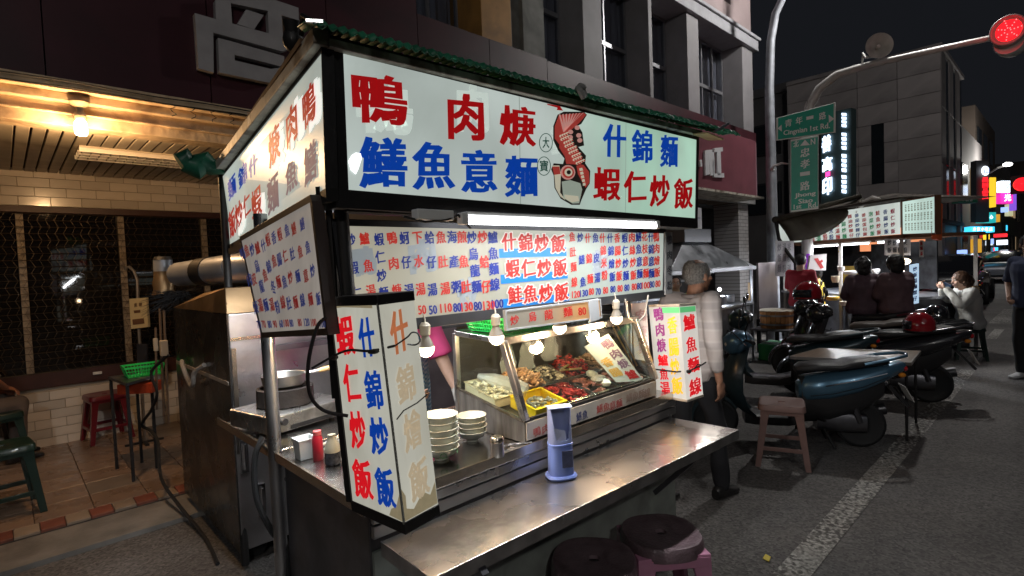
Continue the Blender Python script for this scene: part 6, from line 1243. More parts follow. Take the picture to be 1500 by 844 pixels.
# striped polo shirt
def stripes(name, c1, c2, scale, c3=None, chk=False):
    m = bpy.data.materials.new(name); m.use_nodes = True; nt = m.node_tree; N = nt.nodes; L = nt.links; p = N['Principled BSDF']; p.inputs['Roughness'].default_value = .85
    tc = N.new('ShaderNodeTexCoord')
    if chk:
        k = N.new('ShaderNodeTexChecker'); k.inputs['Scale'].default_value = scale; k.inputs['Color1'].default_value = (*c1, 1); k.inputs['Color2'].default_value = (*c2, 1); L.new(tc.outputs['Object'], k.inputs['Vector']); L.new(k.outputs['Color'], p.inputs['Base Color'])
    else:
        wv = N.new('ShaderNodeTexWave'); wv.bands_direction = 'Z'; wv.inputs['Scale'].default_value = scale; wv.inputs['Distortion'].default_value = .6; L.new(tc.outputs['Object'], wv.inputs['Vector'])
        r_ = N.new('ShaderNodeValToRGB'); e = r_.color_ramp.elements; e[0].color = (*c1, 1); e[0].position = .3; e[1].color = (*c2, 1); e[1].position = .62; q_ = e.new(.85); q_.color = (*(c3 or c1), 1); L.new(wv.outputs['Fac'], r_.inputs[0]); L.new(r_.outputs[0], p.inputs['Base Color'])
    n = N.new('ShaderNodeTexNoise'); n.inputs['Scale'].default_value = 300; b = N.new('ShaderNodeBump'); b.inputs['Strength'].default_value = .3; b.inputs['Distance'].default_value = .002; L.new(tc.outputs['Object'], n.inputs['Vector']); L.new(n.outputs['Fac'], b.inputs['Height']); L.new(b.outputs[0], p.inputs['Normal'])
    MATS[name] = m; return m
POLO = stripes('striped_polo', (.36, .32, .31), (.40, .36, .35), 2.6, (.32, .29, .285)); DTR = mat('dark_trousers', (.018, .018, .022), .85, noise_c=.2); SHB = mat('black_shoe', (.015, .014, .014), .4, coat=.2)
q = pz(1028, 728, 0); yo = math.atan2(.25, .97)-R(90)
om, p_, hp, HR_ = person('elderly man with thinning grey hair in a striped grey polo shirt beyond the cart', (3.17, 1.70, 0), R(-98), SKO, POLO, DTR, SHB,
    J=dict(anR=(.10, .17, .085), knR=(.10, .14, .49), anL=(-.11, -.22, .10), knL=(-.10, .02, .50), chest=(0, .03, 1.27), neck=(0, .05, 1.41), head=(0, .10, 1.545), elR=(.215, -.05, 1.11), haR=(.215, .0, .86), elL=(-.215, -.04, 1.1), haL=(-.22, .02, .87)), hair=hair_short(GRH, 1, -.055), vox=.0065, sc=.935, shirt_r=1.12, headyaw=R(-12), wr=.012, longsleeve=True, cuff=.62)
g = MB(); c_ = p_['neck']-V((0, 0, .01))
g.tube([c_+V((.075*math.cos(a*.5), .07*math.sin(a*.5), .012)) for a in range(13)], .012, 8); g.build('collar', mat('polo_collar', (.22, .19, .185), .9), om, True)
# vendor
CHK = stripes('blue_check', (.55, .65, .72), (.10, .28, .48), 90, chk=True)
vn, p_, hp, HR_ = person('vendor in a bright pink T-shirt and blue checked apron working behind the cart', (1.47, 2.50, 0), R(178), SKF, mat('bright_pink_cotton', (.85, .10, .30), .85, noise_c=.08), DTR, SHB,
    J=dict(chest=(0, .06, 1.24), neck=(0, .10, 1.39), head=(0, .15, 1.52), shL=(-.17, .06, 1.33), shR=(.17, .06, 1.33), elL=(-.235, .14, 1.06), haL=(-.25, .25, .90), elR=(.22, .10, 1.08), haR=(.13, .32, 1.0), curl=.6), hair=hair_bun(BLH), vox=.009, shirt_r=1.12, sleeve=.58)
g = MB(); RZ_ = Matrix.Rotation(R(178), 3, 'Z'); n_ = 12
for k in range(n_+1):
    a = math.pi*(.08+.84*k/n_)
    for z, rx_, ry2 in ((.62, .20, .165), (.95, .20, .165), (1.08, .185, .165), (1.34, .12, .20)): g.v.append(V((1.47, 2.50, 0))+RZ_ @ V((rx_*math.cos(a), ry2*math.sin(a)+.02, z)))
    if k: b0_ = (k-1)*4; g.f += [[b0_+i, b0_+i+1, b0_+i+5, b0_+i+4] for i in range(3)]; g.mi += [0]*3
o = g.build('apron', CHK, vn, True); sm = o.modifiers.new('t', 'SOLIDIFY'); sm.thickness = .004
hd_ = p_['haL']; g = MB(); dd = (p_['haL']-p_['elL']).normalized(); g.tube([hd_-dd*.03, hd_, hd_+dd*.05, hd_+dd*.10], [.028, .033, .042, .028], 12); g.ball(hd_+dd*.1, .028, 10, 6); g.build('plastic_glove', mat('cloudy_glove', (.75, .75, .72), .3, alpha=.6), vn, True)
# woman in the white padded coat, sitting
PUF = mat('white_padded_coat', (.62, .62, .58), .7, noise_c=.08, bump=.5, bscale=18); FUR = mat('beige_fur', (.50, .38, .22), .9, noise_c=.4, nscale=80, bump=.8, bscale=90)
SIT = dict(pelvis=(0, 0, .50), waist=(0, .02, .66), chest=(0, .05, .84), neck=(0, .08, .99), head=(0, .13, 1.115), shL=(-.16, .06, .95), shR=(.16, .06, .95), hipL=(-.09, .02, .49), hipR=(.09, .02, .49), knL=(-.11, .40, .50), knR=(.11, .40, .50), anL=(-.12, .42, .09), anR=(.12, .36, .09))
wc, p_, hp, HR_ = person('seated woman in a white padded coat with ponytail drinking from a blue cup', (9.86, 1.02, 0), R(35), SKF, PUF, mat('black_trousers', (.012, .012, .014), .8), SHB,
    J=dict(SIT, elL=(-.20, .22, .78), haL=(-.07, .34, 1.0), elR=(.20, .22, .78), haR=(.04, .34, .99), palmL=(.3, 0, 1), palmR=(-.3, 0, 1), curl=.8), hair=hair_bun(mat('brown_hair', (.09, .045, .025), .5, noise_c=.3), False), vox=.009, shirt_r=1.22, longsleeve=True, wr=.014, headpitch=R(-6))
g = MB(); g.tube([hp(0, -.09, .05), hp(0, -.13, .03), hp(0, -.15, -.04), hp(0, -.14, -.12)], [.02, .032, .03, .008], 10); g.build('ponytail', mat('brown_hair'), wc, True)
g = MB(); g.tube([hp(.09, -.02, -.15), hp(.06, -.12, -.14), hp(0, -.17, -.16), hp(-.06, -.12, -.14), hp(-.09, -.02, -.15)], [.03, .045, .06, .045, .03], 12)
solid(g, 'fur_collar', FUR, wc, .012, 1, .02, 40)
g = MB(); c0 = hp(0, .135, -.07); dd = (HR_ @ V((0, .8, .45))).normalized(); g.cyl(c0, c0+dd*.11, .028, .042, 18, False); o = g.build('cup', mat('pale_blue_cup', (.25, .42, .75), .35)); OFF[o] = V((0, 0, 0)); o.modifiers.new('t', 'SOLIDIFY').thickness = .002; tag(o, 'pale blue cup held to the mouth of the woman in the white coat', 'cup')
place(stool('stool', 'dark stool under the woman in the white coat', DGP, DGP), (9.86, 1.02, 0), R(10), sc=.98)
# standing man at the right edge
NVY = mat('navy_shirt', (.035, .05, .11), .8, noise_c=.15)
person('man in a navy shirt and black trousers standing on the road at the right edge', (8.62, .36, 0), R(58), SKF, NVY, mat('black_trousers'), mat('white_shoe', (.5, .5, .5), .5),
    J=dict(elL=(-.27, -.05, 1.14), haL=(-.17, .10, .97), palmL=(1, .2, 0), elR=(.27, -.05, 1.14), haR=(.16, .10, .97), curl=.9), hair=hair_short(BLH, 0, -.03), vox=.009, sleeve=.62, shirt_r=1.1, headyaw=R(45), sc=1.0)
# two women seen from behind in dark plum jackets
PLM = mat('dark_plum_jacket', (.085, .05, .065), .75, noise_c=.2)
q1_ = pd(1264, 380, 7.2); q2_ = pd(1312, 380, 6.95)
t, p_, hp, HR_ = person('woman with dark hair bun in plum jacket, left one at the second stall', (q1_.x, q1_.y, 0), R(-52), SKF, PLM, DTR, SHB, J=dict(elL=(-.22, .10, 1.13), haL=(-.12, .28, 1.12), elR=(.22, .10, 1.13), haR=(.12, .28, 1.12)), hair=hair_bun(BLH), vox=.010, longsleeve=True, shirt_r=1.5, hs=1.22, sc=.865, wr=.012)
t, p_, hp, HR_ = person('woman with a dark bob in a plum jacket with a cartoon patch, right of two', (q2_.x, q2_.y, 0), R(-40), SKF, mat('dusty_plum_jacket', (.12, .07, .08), .75, noise_c=.2), DTR, SHB, J=dict(elL=(-.22, .08, 1.13), haL=(-.12, .26, 1.05), elR=(.22, .08, 1.13), haR=(.12, .26, 1.05)), hair=hair_bun(BLH, False), vox=.010, longsleeve=True, shirt_r=1.48, hs=1.22, sc=.88, wr=.012)
t['label'] = 'woman with dark bob in dusty plum jacket, right one at the second stall'
# person in the red shirt, person in green, customer behind the helmet
person('person in a dark red shirt and grey trousers standing by the wooden steamer', (8.65, 2.84, 0), R(-95), SKF, mat('dark_red_shirt', (.32, .02, .035), .8, noise_c=.15), mat('grey_trousers', (.13, .13, .14), .85), SHB, J=dict(elL=(-.22, .08, 1.12), haL=(-.14, .26, 1.0), elR=(.22, .06, 1.1), haR=(.2, .2, .95)), hair=hair_short(BLH), vox=.011, sleeve=.6, shirt_r=1.12, sc=.93)
q = pd(990, 420, 6.6); person('distant person in a lime green T-shirt beside the steel hood', (q.x, q.y, 0), R(120), SKF, mat('lime_cotton', (.35, .75, .08), .8), DTR, SHB, hair=hair_short(BLH), vox=.012, sleeve=.6, sc=.80, J=dict(elL=(-.22, .1, 1.12), haL=(-.12, .3, 1.05)))
q = pd(1197, 405, 8.8); person('dark-haired customer in a yellow top behind the hanging red helmet', (q.x, q.y, 0), R(10), SKF, mat('yellow_cotton', (.62, .42, .05), .8), DTR, SHB, hair=hair_bun(BLH, False), vox=.012, sleeve=.6, sc=.80, shirt_r=1.1)
# seated man at the left edge
PLD2 = stripes('dark_plaid', (.05, .05, .055), (.20, .18, .15), 38, chk=True)
person('seated man in a dark checked shirt at the left edge, hands in his lap', (-.36, 6.20, .055), R(-72), mat('ruddy_skin', (.45, .20, .12), .5), PLD2, mat('brown_grey_trousers', (.13, .10, .085), .85, noise_c=.2), SHB, J=dict(SIT, elL=(-.26, .20, .74), haL=(-.06, .36, .64), elR=(.26, .20, .74), haR=(.05, .34, .64), palmL=(.6, 0, -1), palmR=(-.6, 0, -1), head=(0, .12, 1.13)), hair=hair_short(BLH), vox=.009, sleeve=.66, shirt_r=1.15)

# =================================================================== SCOOTERS
def scooter(label, body_m, loc, rz, sc=.93, front_m=None, mirror=True, plate=None, seat_m=None, dark=False, grp='scooters parked beside the stalls'):
    t = thing('scooter', label, 'scooter', (0, 0, 0), grp); g0 = t
    for x, nm in ((.64, 'front_wheel'), (-.62, 'rear_wheel')):
        g = MB(); r_ = .215; g.lathe([(r_-.075, -.035), (r_-.03, -.05), (r_-.005, -.035), (r_, 0), (r_-.005, .035), (r_-.03, .05), (r_-.075, .035)], (x, 0, r_), 28, 'y'); wh = g.build(nm, RUBBER, t, True)
        g = MB(); g.lathe([(r_-.075, -.03), (r_-.095, -.02), (r_-.095, .02), (r_-.075, .03)], (x, 0, r_), 28, 'y')
        for k in range(5): a = k*2*math.pi/5; g.bar((x, 0, r_), (x+.125*math.cos(a), 0, r_+.125*math.sin(a)), .03, .022, (0, 1, 0))
        g.cyl((x, -.05, r_), (x, .05, r_), .035); g.build('rim', mat('dull_alloy', (.35, .35, .36), .35, .9), wh, True)
    def B(nm, mt, f, smooth=True, bevel=0): g = MB(); f(g); return g.build(nm, mt, t, smooth, bevel)
    B('front_fender', front_m or body_m, lambda g: g.loft([[V((.64+.245*math.cos(a)*rr, y, .215+.25*math.sin(a)*rr)) for y, rr in ((-.065, .88), (-.06, 1.0), (0, 1.06), (.06, 1.0), (.065, .88), (.05, .90), (0, .98), (-.05, .90))] for a in [R(-5+14*k) for k in range(12)]]))
    B('fork', BLACK, lambda g: (g.tube([(.64, -.07, .215), (.58, -.07, .42), (.52, -.05, .62)], .02), g.tube([(.64, .07, .215), (.58, .07, .42), (.52, .05, .62)], .02), g.cyl((.50, 0, .6), (.38, 0, .98), .025)))
    B('leg_shield', front_m or body_m, lambda g: g.loft([ring2(z, x, w1) for z, x, w1 in ((.26, .30, .14), (.36, .40, .19), (.52, .46, .21), (.68, .46, .20), (.82, .42, .16), (.93, .38, .11))]))
    B('floorboard', BPLAS, lambda g: g.loft([ring(x, w1, z0, z1, 5) for x, w1, z0, z1 in ((.38, .13, .20, .34), (.30, .17, .20, .30), (0, .18, .20, .30), (-.12, .16, .22, .34))]))
    B('side_body', body_m, lambda g: g.loft([ring(x, w1, z0, z1, 3) for x, w1, z0, z1 in ((-.10, .08, .46, .60), (-.16, .15, .43, .66), (-.35, .185, .45, .70), (-.58, .19, .52, .74), (-.78, .16, .62, .78), (-.93, .10, .70, .81), (-.98, .05, .73, .80))]))
    B('under_body', BPLAS, lambda g: g.loft([ring(x, w1, z0, z1, 3) for x, w1, z0, z1 in ((-.12, .11, .22, .66), (-.35, .15, .24, .68), (-.62, .14, .34, .70), (-.80, .09, .48, .74))]))
    st_m = seat_m or mat('black_seat_vinyl', (.022, .022, .024), .42, noise_c=.2, bump=.2, bscale=150)
    B('seat', st_m, lambda g: g.loft([ring(x, w1, z0, z1, 2.8) for x, w1, z0, z1 in ((-.08, .07, .70, .75), (-.13, .11, .70, .785), (-.30, .14, .715, .80), (-.45, .155, .725, .80), (-.52, .155, .735, .83), (-.72, .14, .765, .855), (-.84, .09, .78, .84))]))
    B('grab_rail', body_m, lambda g: g.tube([(-.62, -.165, .80), (-.80, -.16, .84), (-.97, -.09, .87), (-1.0, 0, .875), (-.97, .09, .87), (-.80, .16, .84), (-.62, .165, .80)], .014))
    B('headset', body_m, lambda g: g.loft([ring(x, w1, z0, z1, 2.6) for x, w1, z0, z1 in ((.28, .07, .95, 1.03), (.33, .15, .92, 1.08), (.42, .17, .86, 1.10), (.50, .13, .86, 1.07), (.555, .05, .90, 1.02))]))
    B('headlight', mat('headlight_lens', (.55, .56, .5), .1, coat=.6), lambda g: g.ball((.525, 0, .965), (.03, .09, .05), 16, 8))
    B('handlebar', BLACK, lambda g: (g.tube([(.33, -.34, 1.02), (.36, -.2, 1.02), (.38, 0, 1.01), (.36, .2, 1.02), (.33, .34, 1.02)], .013)))
    for s_ in (-1, 1):
        B('grip', RUBBER, lambda g: g.cyl((.33, s_*.24, 1.02), (.325, s_*.36, 1.018), .019, n=12)); B('brake_lever', CHROME, lambda g: g.tube([(.38, s_*.2, 1.015), (.41, s_*.25, 1.01), (.39, s_*.36, 1.0)], .006, 6))
        if mirror:
            mm = B('mirror', BPLAS, lambda g: (g.tube([(.36, s_*.2, 1.03), (.38, s_*.24, 1.12), (.36, s_*.30, 1.20)], .006, 6), g.ball((.355, s_*.31, 1.235), (.016, .062, .045), 14, 8)))
            g = MB(); g.ball((.343, s_*.31, 1.235), (.006, .052, .036), 14, 6); g.build('mirror_glass', CHROME, mm, True)
        B('turn_signal', mat('amber_lens', (.6, .22, .02), .2, coat=.5), lambda g: g.ball((-.93, s_*.11, .70), (.03, .03, .022), 10, 6))
    B('tail_light', mat('red_lens', (.45, .01, .015), .15, coat=.6), lambda g: g.ball((-.975, 0, .745), (.03, .075, .03), 14, 8))
    B('rear_fender', BPLAS, lambda g: g.hexa([V((-.85, -.06, .60)), V((-.85, .06, .60)), V((-1.02, .05, .40)), V((-1.02, -.05, .40))], [V((-.84, -.06, .58)), V((-.84, .06, .58)), V((-1.0, .05, .385)), V((-1.0, -.05, .385))]), False)
    g = MB(); pa, pb_ = V((-.955, 0, .60)), V((-1.02, 0, .45)); g.hexa([V((-.965, -.08, .59)), V((-.965, .08, .59)), V((-1.035, .08, .45)), V((-1.035, -.08, .45))], [V((-.960, -.08, .588)), V((-.960, .08, .588)), V((-1.03, .08, .448)), V((-1.03, -.08, .448))]); pl = g.build('number_plate', mat('white_number_plate', (.62, .62, .60), .4, noise_c=.08), t)
    B('muffler', mat('dark_exhaust', (.08, .08, .085), .35, .8), lambda g: g.tube([(-.2, -.12, .2), (-.38, -.15, .2), (-.5, -.16, .24), (-.88, -.17, .32)], [.015, .02, .05, .055], 14))
    B('side_trim', CHROME, lambda g: (g.tube([(-.30, -.187, .60), (-.55, -.193, .655), (-.80, -.158, .72)], .005, 6), g.tube([(-.30, .187, .60), (-.55, .193, .655), (-.80, .158, .72)], .005, 6)))
    B('body_seam', RUBBER, lambda g: (g.tube([(-.18, -.160, .50), (-.36, -.188, .53), (-.60, -.190, .60), (-.82, -.150, .69)], .003, 5), g.tube([(-.18, .160, .50), (-.36, .188, .53), (-.60, .190, .60), (-.82, .150, .69)], .003, 5)))
    B('brake_cable', RUBBER, lambda g: (g.tube([(.40, -.2, 1.01), (.50, -.12, 1.08), (.52, -.02, 1.0), (.54, -.04, .80), (.60, -.08, .40)], .005, 5), g.tube([(.40, .2, 1.01), (.48, .1, 1.09), (.50, .02, 1.02)], .005, 5)))
    B('shock_absorber', STEELD, lambda g: (g.tube([(-.60, .10, .25), (-.52, .11, .52)], .024, 8), g.tube([(-.60, -.10, .25), (-.52, -.11, .52)], .024, 8)))
    B('foot_peg', BLACK, lambda g: (g.tube([(-.25, .14, .28), (-.28, .24, .29)], .012, 6), g.tube([(-.25, -.14, .28), (-.28, -.24, .29)], .012, 6)))
    B('storage_hook', CHROME, lambda g: g.tube([(.36, 0, .78), (.31, 0, .77), (.30, 0, .80)], .005, 5))
    B('engine', STEELD, lambda g: (g.loft([ring(x, w1, z0, z1, 3.5) for x, w1, z0, z1 in ((-.25, .09, .16, .36), (-.45, .11, .14, .36), (-.66, .09, .14, .32))])))
    B('kick_stand', BLACK, lambda g: (g.tube([(-.3, -.1, .18), (-.38, -.16, .01)], .012), g.tube([(-.3, .1, .18), (-.38, .16, .01)], .012)))
    return place(t, loc, rz, sc=sc)
def ring2(z, x, w1, n=16):
    return [V((x+(.05+.5*max(0, z-.30)*max(0, 1.0-z))*math.sin(a)*(1 if math.sin(a) > 0 else .45)-.10*(abs(math.cos(a))**2)*.5, w1*math.cos(a), z)) for a in [k*2*math.pi/n for k in range(n)]]
BLUS = mat('metallic_blue_paint', (.075, .17, .26), .30, .45, coat=.6, noise_c=.05); DKS = mat('dark_gloss_paint', (.02, .02, .024), .25, coat=.6); DKR = mat('dark_wine_paint', (.10, .012, .02), .28, coat=.6)
h1_ = math.atan2(.95, -.55)
scooter('metallic blue scooter parked nearest the camera with its tail to the road', BLUS, (4.66, 1.66, 0), math.atan2(.90, -.52), sc=.86, front_m=mat('dark_teal_plastic', (.018, .035, .042), .3, coat=.4))
scooter('dark scooter with wine red tail and a helmet on its seat, behind the blue one', DKS, (6.63, 1.58, 0), math.atan2(.95, -.31))
scooter('dark teal-grey scooter squeezed between the blue one and the helmet one', mat('dark_teal_paint', (.02, .04, .05), .28, .3, coat=.5), (6.02, 2.2, 0), math.atan2(.95, -.34), sc=.9)
scooter('black scooter with a beige shine painted on its seat, third from the camera', DKS, (7.35, 1.95, 0), math.atan2(.95, -.2), seat_m=mat('beige_shine_seat', (.12, .10, .085), .4))  # beige shine on the vinyl is put into the seat colour
scooter('wine-coloured scooter between the plum jackets and the seated woman', DKR, (8.25, 2.15, 0), math.atan2(.95, -.12))
def helmet(label, c, r_, m_, rz=0):
    t = thing('helmet', label, 'helmet', c); M = Matrix.Rotation(rz, 3, 'Z'); c = V(c)
    g = MB(); g.lathe([(.001, r_), (r_*.4, r_*.93), (r_*.75, r_*.68), (r_*.96, r_*.3), (r_, 0), (r_*.97, -r_*.42), (r_*.90, -r_*.45), (r_*.90, -.0), (r_*.6, r_*.6), (.001, r_*.88)], c, 26); g.build('shell', m_, t, True)
    g = MB(); g.tube([c+M @ V((r_*1.0*math.cos(a), r_*1.0*math.sin(a), -r_*.42)) for a in [k*math.pi/10 for k in range(21)]], .006, 6); g.build('edge_trim', CREAMT if 'steamer' in label else BPLAS, t)
    g = MB(); vs = []
    for k in range(9):
        a = R(-62+15.5*k)
        for z, rr in ((r_*.35, 1.02), (-r_*.25, 1.10)): g.v.append(c+M @ V((r_*rr*math.cos(a), r_*rr*math.sin(a), z)))
        if k: g.f.append([2*k-2, 2*k, 2*k+1, 2*k-1]); g.mi.append(0)
    g.build('visor', mat('smoked_visor', (.02, .02, .025), .08, coat=.6), t, True).modifiers.new('t', 'SOLIDIFY').thickness = .003
RDH = mat('glossy_red_helmet', (.30, .010, .018), .16, coat=.8)
helmet('glossy dark red helmet resting on the seat of the dark scooter', tuple(pd(1347, 476, 5.45)), .135, RDH, R(100)); helmet('dark red helmet hung on the handlebar near the lamp post', tuple(pd(1183, 430, 6.0)), .14, RDH, R(150))
helmet('small black helmet on the third scooter, right of the plum jackets', tuple(pd(1372, 460, 6.6)), .12, mat('black_gloss', (.015, .015, .018), .15, coat=.8), R(90))
# folding table with wood board
ft = thing('folding_table', 'low folding table with a pale wooden board between the scooters', 'table', (5.55, 1.3, 0)); zb = .655
tp_ = [pz(1157, 522, zb), pz(1200, 510, zb), pz(1348, 514, zb), pz(1334, 531, zb)]
g = MB(); g.hexa(tp_, [p-V((0, 0, .02)) for p in tp_]); g.build('board', mat('laminate_board', (.26, .18, .12), .35, noise_c=.2, nscale=3, stretch=(1, 8, 1)), ft, bevel=.002)
g = MB(); [g.bar(tp_[i]-V((0, 0, .012)), tp_[(i+1) % 4]-V((0, 0, .012)), .012, .026) for i in range(4)]; g.build('edge_band', mat('metal_edge', (.3, .28, .26), .3, .8), ft)
tc_ = sum(tp_, V())/4
for p in tp_: e = p+(tc_-p)*.08; g = MB(); g.cyl((e.x, e.y, 0), (e.x, e.y, zb-.021), .011, n=8); g.build('leg', BLACK, ft)

# =================================================================== NEIGHBOUR'S STEEL HOOD KITCHEN, STEAMER POT
hk = thing('hood_kitchen', 'stainless steel cooking cabinet with a pyramid hood behind the elderly man', 'cooker', (7.5, 3.7, 0))
HS = mat('hood_steel', (.42, .43, .46), .35, .9, rvar=.1, noise_c=.2, nscale=2, bump=.1)
hy = 3.55
def H(x, y, yy=hy): return py_(*zz(x, y), yy)
a = [H(185, 690), H(545, 690)]; g = MB(); z0 = 1.42; x0, x1 = 6.15, 8.75
base = [V((x0, hy, z0)), V((x1, hy, z0)), V((x1, hy+1.0, z0)), V((x0, hy+1.0, z0))]; top = [V((7.05, hy+.3, 1.80)), V((7.75, hy+.3, 1.80)), V((7.75, hy+.7, 1.80)), V((7.05, hy+.7, 1.80))]
g.hexa(base, top); g.build('hood', HS, hk, bevel=.004); g = MB(); g.bx(x0-.02, x1+.02, hy-.02, hy+1.02, z0-.06, z0-.003); g.build('hood_lip', HS, hk, bevel=.004)
g = MB(); g.bx(7.0, 7.8, hy+.25, hy+.72, 1.803, 2.0); g.build('hood_collar', mat('dark_hood_collar', (.12, .12, .13), .4, .8), hk, bevel=.004)
g = MB(); g.bx(x0+.02, x1-.02, hy+.9, hy+.95, .5, z0-.07); g.build('back_panel', mat('dark_cooker_back', (.05, .05, .055), .3, .7, noise_c=.4), hk)
for z in (.62, .95, 1.2): g = MB(); g.bx(x0+.05, x1-.05, hy+.86, hy+.89, z, z+.03); g.build('back_rail', HS, hk)
g = MB(); g.bx(x0, x1, hy+.02, hy+.92, .80, .84); g.build('worktop', HS, hk, bevel=.004); g = MB(); g.bx(x0+.03, x1-.03, hy+.06, hy+.9, .12, .795); g.build('lower_cabinet', STEELD, hk)
for x in (x0+.03, x1-.03): g = MB(); g.bar((x, hy+.04, .02), (x, hy+.04, z0-.065), .035); g.build('post', HS, hk)
g = MB(); g.bx(8.85, 9.65, hy-.02, hy+.02, .55, 1.46); g.build('end_panel', mat('reddish_steel_panel', (.30, .26, .27), .4, .8, noise_c=.2, nscale=2), hk, bevel=.004)
for x in (8.85, 9.61): g = MB(); g.bx(x, x+.04, hy-.03, hy+.03, 0, .545); g.build('panel_foot', BLACK, hk)
lb = pd(1054, 424, (V((7.9, hy+.5, 1.2))-CP).dot(fw)); g = MB(); g.ball(lb, .03, 12, 8); g.build('work_light', TUBEM, hk, True); lamp('work_light', 'POINT', tuple(lb-V((0, .05, .05))), 5, (.85, .92, 1), .04)
g = MB(); g.bx(7.12, 7.62, hy+.3, hy+.66, 2.003, 2.32); o = g.build('carton', mat('white_carton', (.62, .62, .64), .6, noise_c=.08), bevel=.004); tag(o, 'white printed carton standing on top of the pyramid hood', 'box')
g = MB(); g.bx(7.2, 7.34, hy+.292, hy+.298, 2.08, 2.22); g.bx(7.4, 7.56, hy+.292, hy+.298, 2.16, 2.17); g.build('print', mat('grey_blue_print', (.2, .24, .35), .6), o)
for i, (dx, c_) in enumerate(((.0, (.5, .3, .12)), (.12, (.6, .6, .62)))):
    g = MB(); pp = pd(1097+i*2, 414, (V((8.7, hy, 1.1))-CP).dot(fw)-.1); g.bar(pp, pp-V((0, 0, .28)), .035 if i == 0 else .012, .01); tag(g.build('spatula', mat('util_%s' % 'wood steel'.split()[i], c_, .4, i*.9)), ['flat wooden spatula', 'thin steel spatula'][i]+' hanging at the right end of the steel hood', 'spatula')
for i in range(2): g = MB(); pp = V((8.15+i*.28, hy+.3, .845)); g.lathe([(.09, 0), (.10, .005), (.10, .12), (.085, .13), (.001, .135)], pp, 18); tag(g.build('cooking_pot', HS, None, True), ['small steel pot on the worktop under the hood', 'second steel pot on the worktop nearer the end panel'][i], 'pot')
sp_ = V((8.40, 3.10, 0)); t = thing('steamer_table', 'low square metal stand under the wooden steamer', 'stand', sp_)
g = MB(); g.bx(sp_.x-.30, sp_.x+.30, sp_.y-.28, sp_.y+.28, .46, .485); g.build('table_top', STEELD, t)
for i, j_ in ((-1, -1), (1, -1), (1, 1), (-1, 1)): g = MB(); g.bar((sp_.x+i*.27, sp_.y+j_*.25, 0), (sp_.x+i*.27, sp_.y+j_*.25, .459), .025); g.build('leg', STEELD, t)
t = thing('wooden_steamer', 'round wooden rice steamer tub with a pale lid', 'steamer', sp_+V((0, 0, .486)))
WS = mat('steamer_wood', (.36, .16, .055), .5, noise_c=.2, nscale=6, stretch=(6, 6, 1))
for k in range(22):
    a, a2 = k*2*math.pi/22+.012, (k+1)*2*math.pi/22-.012; g = MB(); c_ = sp_+V((0, 0, .487)); g.hexa([c_+V((.225*math.cos(a), .225*math.sin(a), 0)), c_+V((.225*math.cos(a2), .225*math.sin(a2), 0)), c_+V((.205*math.cos(a2), .205*math.sin(a2), 0)), c_+V((.205*math.cos(a), .205*math.sin(a), 0))], [c_+V((.23*math.cos(a), .23*math.sin(a), .25)), c_+V((.23*math.cos(a2), .23*math.sin(a2), .25)), c_+V((.21*math.cos(a2), .21*math.sin(a2), .25)), c_+V((.21*math.cos(a), .21*math.sin(a), .25))]); g.build('stave', WS, t)
for z in (.06, .19): g = MB(); g.lathe([(.228, z-.012), (.236, z-.012), (.236, z+.012), (.228, z+.012)], sp_+V((0, 0, .487)), 30); g.build('hoop', mat('dull_alloy'), t, True)
g = MB(); g.lathe([(.235, .252), (.24, .262), (.22, .275), (.08, .285), (.001, .286)], sp_+V((0, 0, .487)), 30); g.build('lid', mat('pale_lid', (.6, .55, .45), .4), t, True)
g = MB(); g.bx(sp_.x-.2, sp_.x+.25, sp_.y-.2, sp_.y+.2, .005, .25); tag(g.build('plastic_crate', mat('dark_green_crate', (.03, .25, .08), .45), bevel=.01), 'green plastic crate under the steamer stand', 'crate')

# =================================================================== SECOND STALL
c0 = pd(1320, 343, 7.5); cL = pd(1143, 358, 10.3); zb2 = c0.z; s2L = V((cL.x, cL.y, 0)); s2R = V((c0.x, c0.y, 0)); dl = (s2L-s2R).normalized(); dn_ = V((dl.y, -dl.x, 0))
if dn_.dot(V((1, 0, 0))) < 0: dn_ = -dn_       # away from us, behind the long face
ss = thing('second_stall', 'second food stall down the road with white lit menu signs and a dark awning', 'food stall', tuple((s2L+s2R)/2))
Ln = (s2L-s2R).length; W2 = 1.25
def SP(u, v_, z): return s2R+dl*u+dn_*v_+V((0, 0, z))
zt = 2.24
BRF = mat('brown_frame', (.16, .07, .035), .5)
for u0, v0_, u1, v1_ in ((-.03, 0, Ln+.03, 0), (-.03, W2, Ln+.03, W2), (-.03, .03, -.03, W2-.03), (Ln+.03, .03, Ln+.03, W2-.03)): g = MB(); g.bar(SP(u0, v0_, zb2-.03), SP(u1, v1_, zb2-.03), .05, .05); g.build('lower_frame', BRF, ss)
g = MB(); g.hexa([SP(-.12, -.12, zt+.03), SP(Ln+.1, -.12, zt+.03), SP(Ln+.1, W2+.1, zt+.03), SP(-.12, W2+.1, zt+.03)], [SP(-.12, -.12, zt+.06), SP(Ln+.1, -.12, zt+.06), SP(Ln*.5, W2*.5, zt+.22), SP(Ln*.3, W2*.5, zt+.22)]); g.build('roof', mat('dusty_roof', (.06, .05, .04), .8, noise_c=.3), ss)
Q1 = Panel(SP(Ln, -.02, zt), SP(0, -.02, zt), SP(0, -.02, zb2), SP(Ln, -.02, zb2)); g = MB(); Q1.slab(g, .01); g.build('sign_face', panel_mat('stall_sign_sheet', (.60, .66, .62), .9, gamt=.2), ss)
sd_ = -dn_; Q2 = Panel(SP(-.02, .04, zt-.02), SP(-.02, .04, zt-.02)+dn_*1.0, SP(-.02, .04, zb2)+dn_*1.0, SP(-.02, .04, zb2))
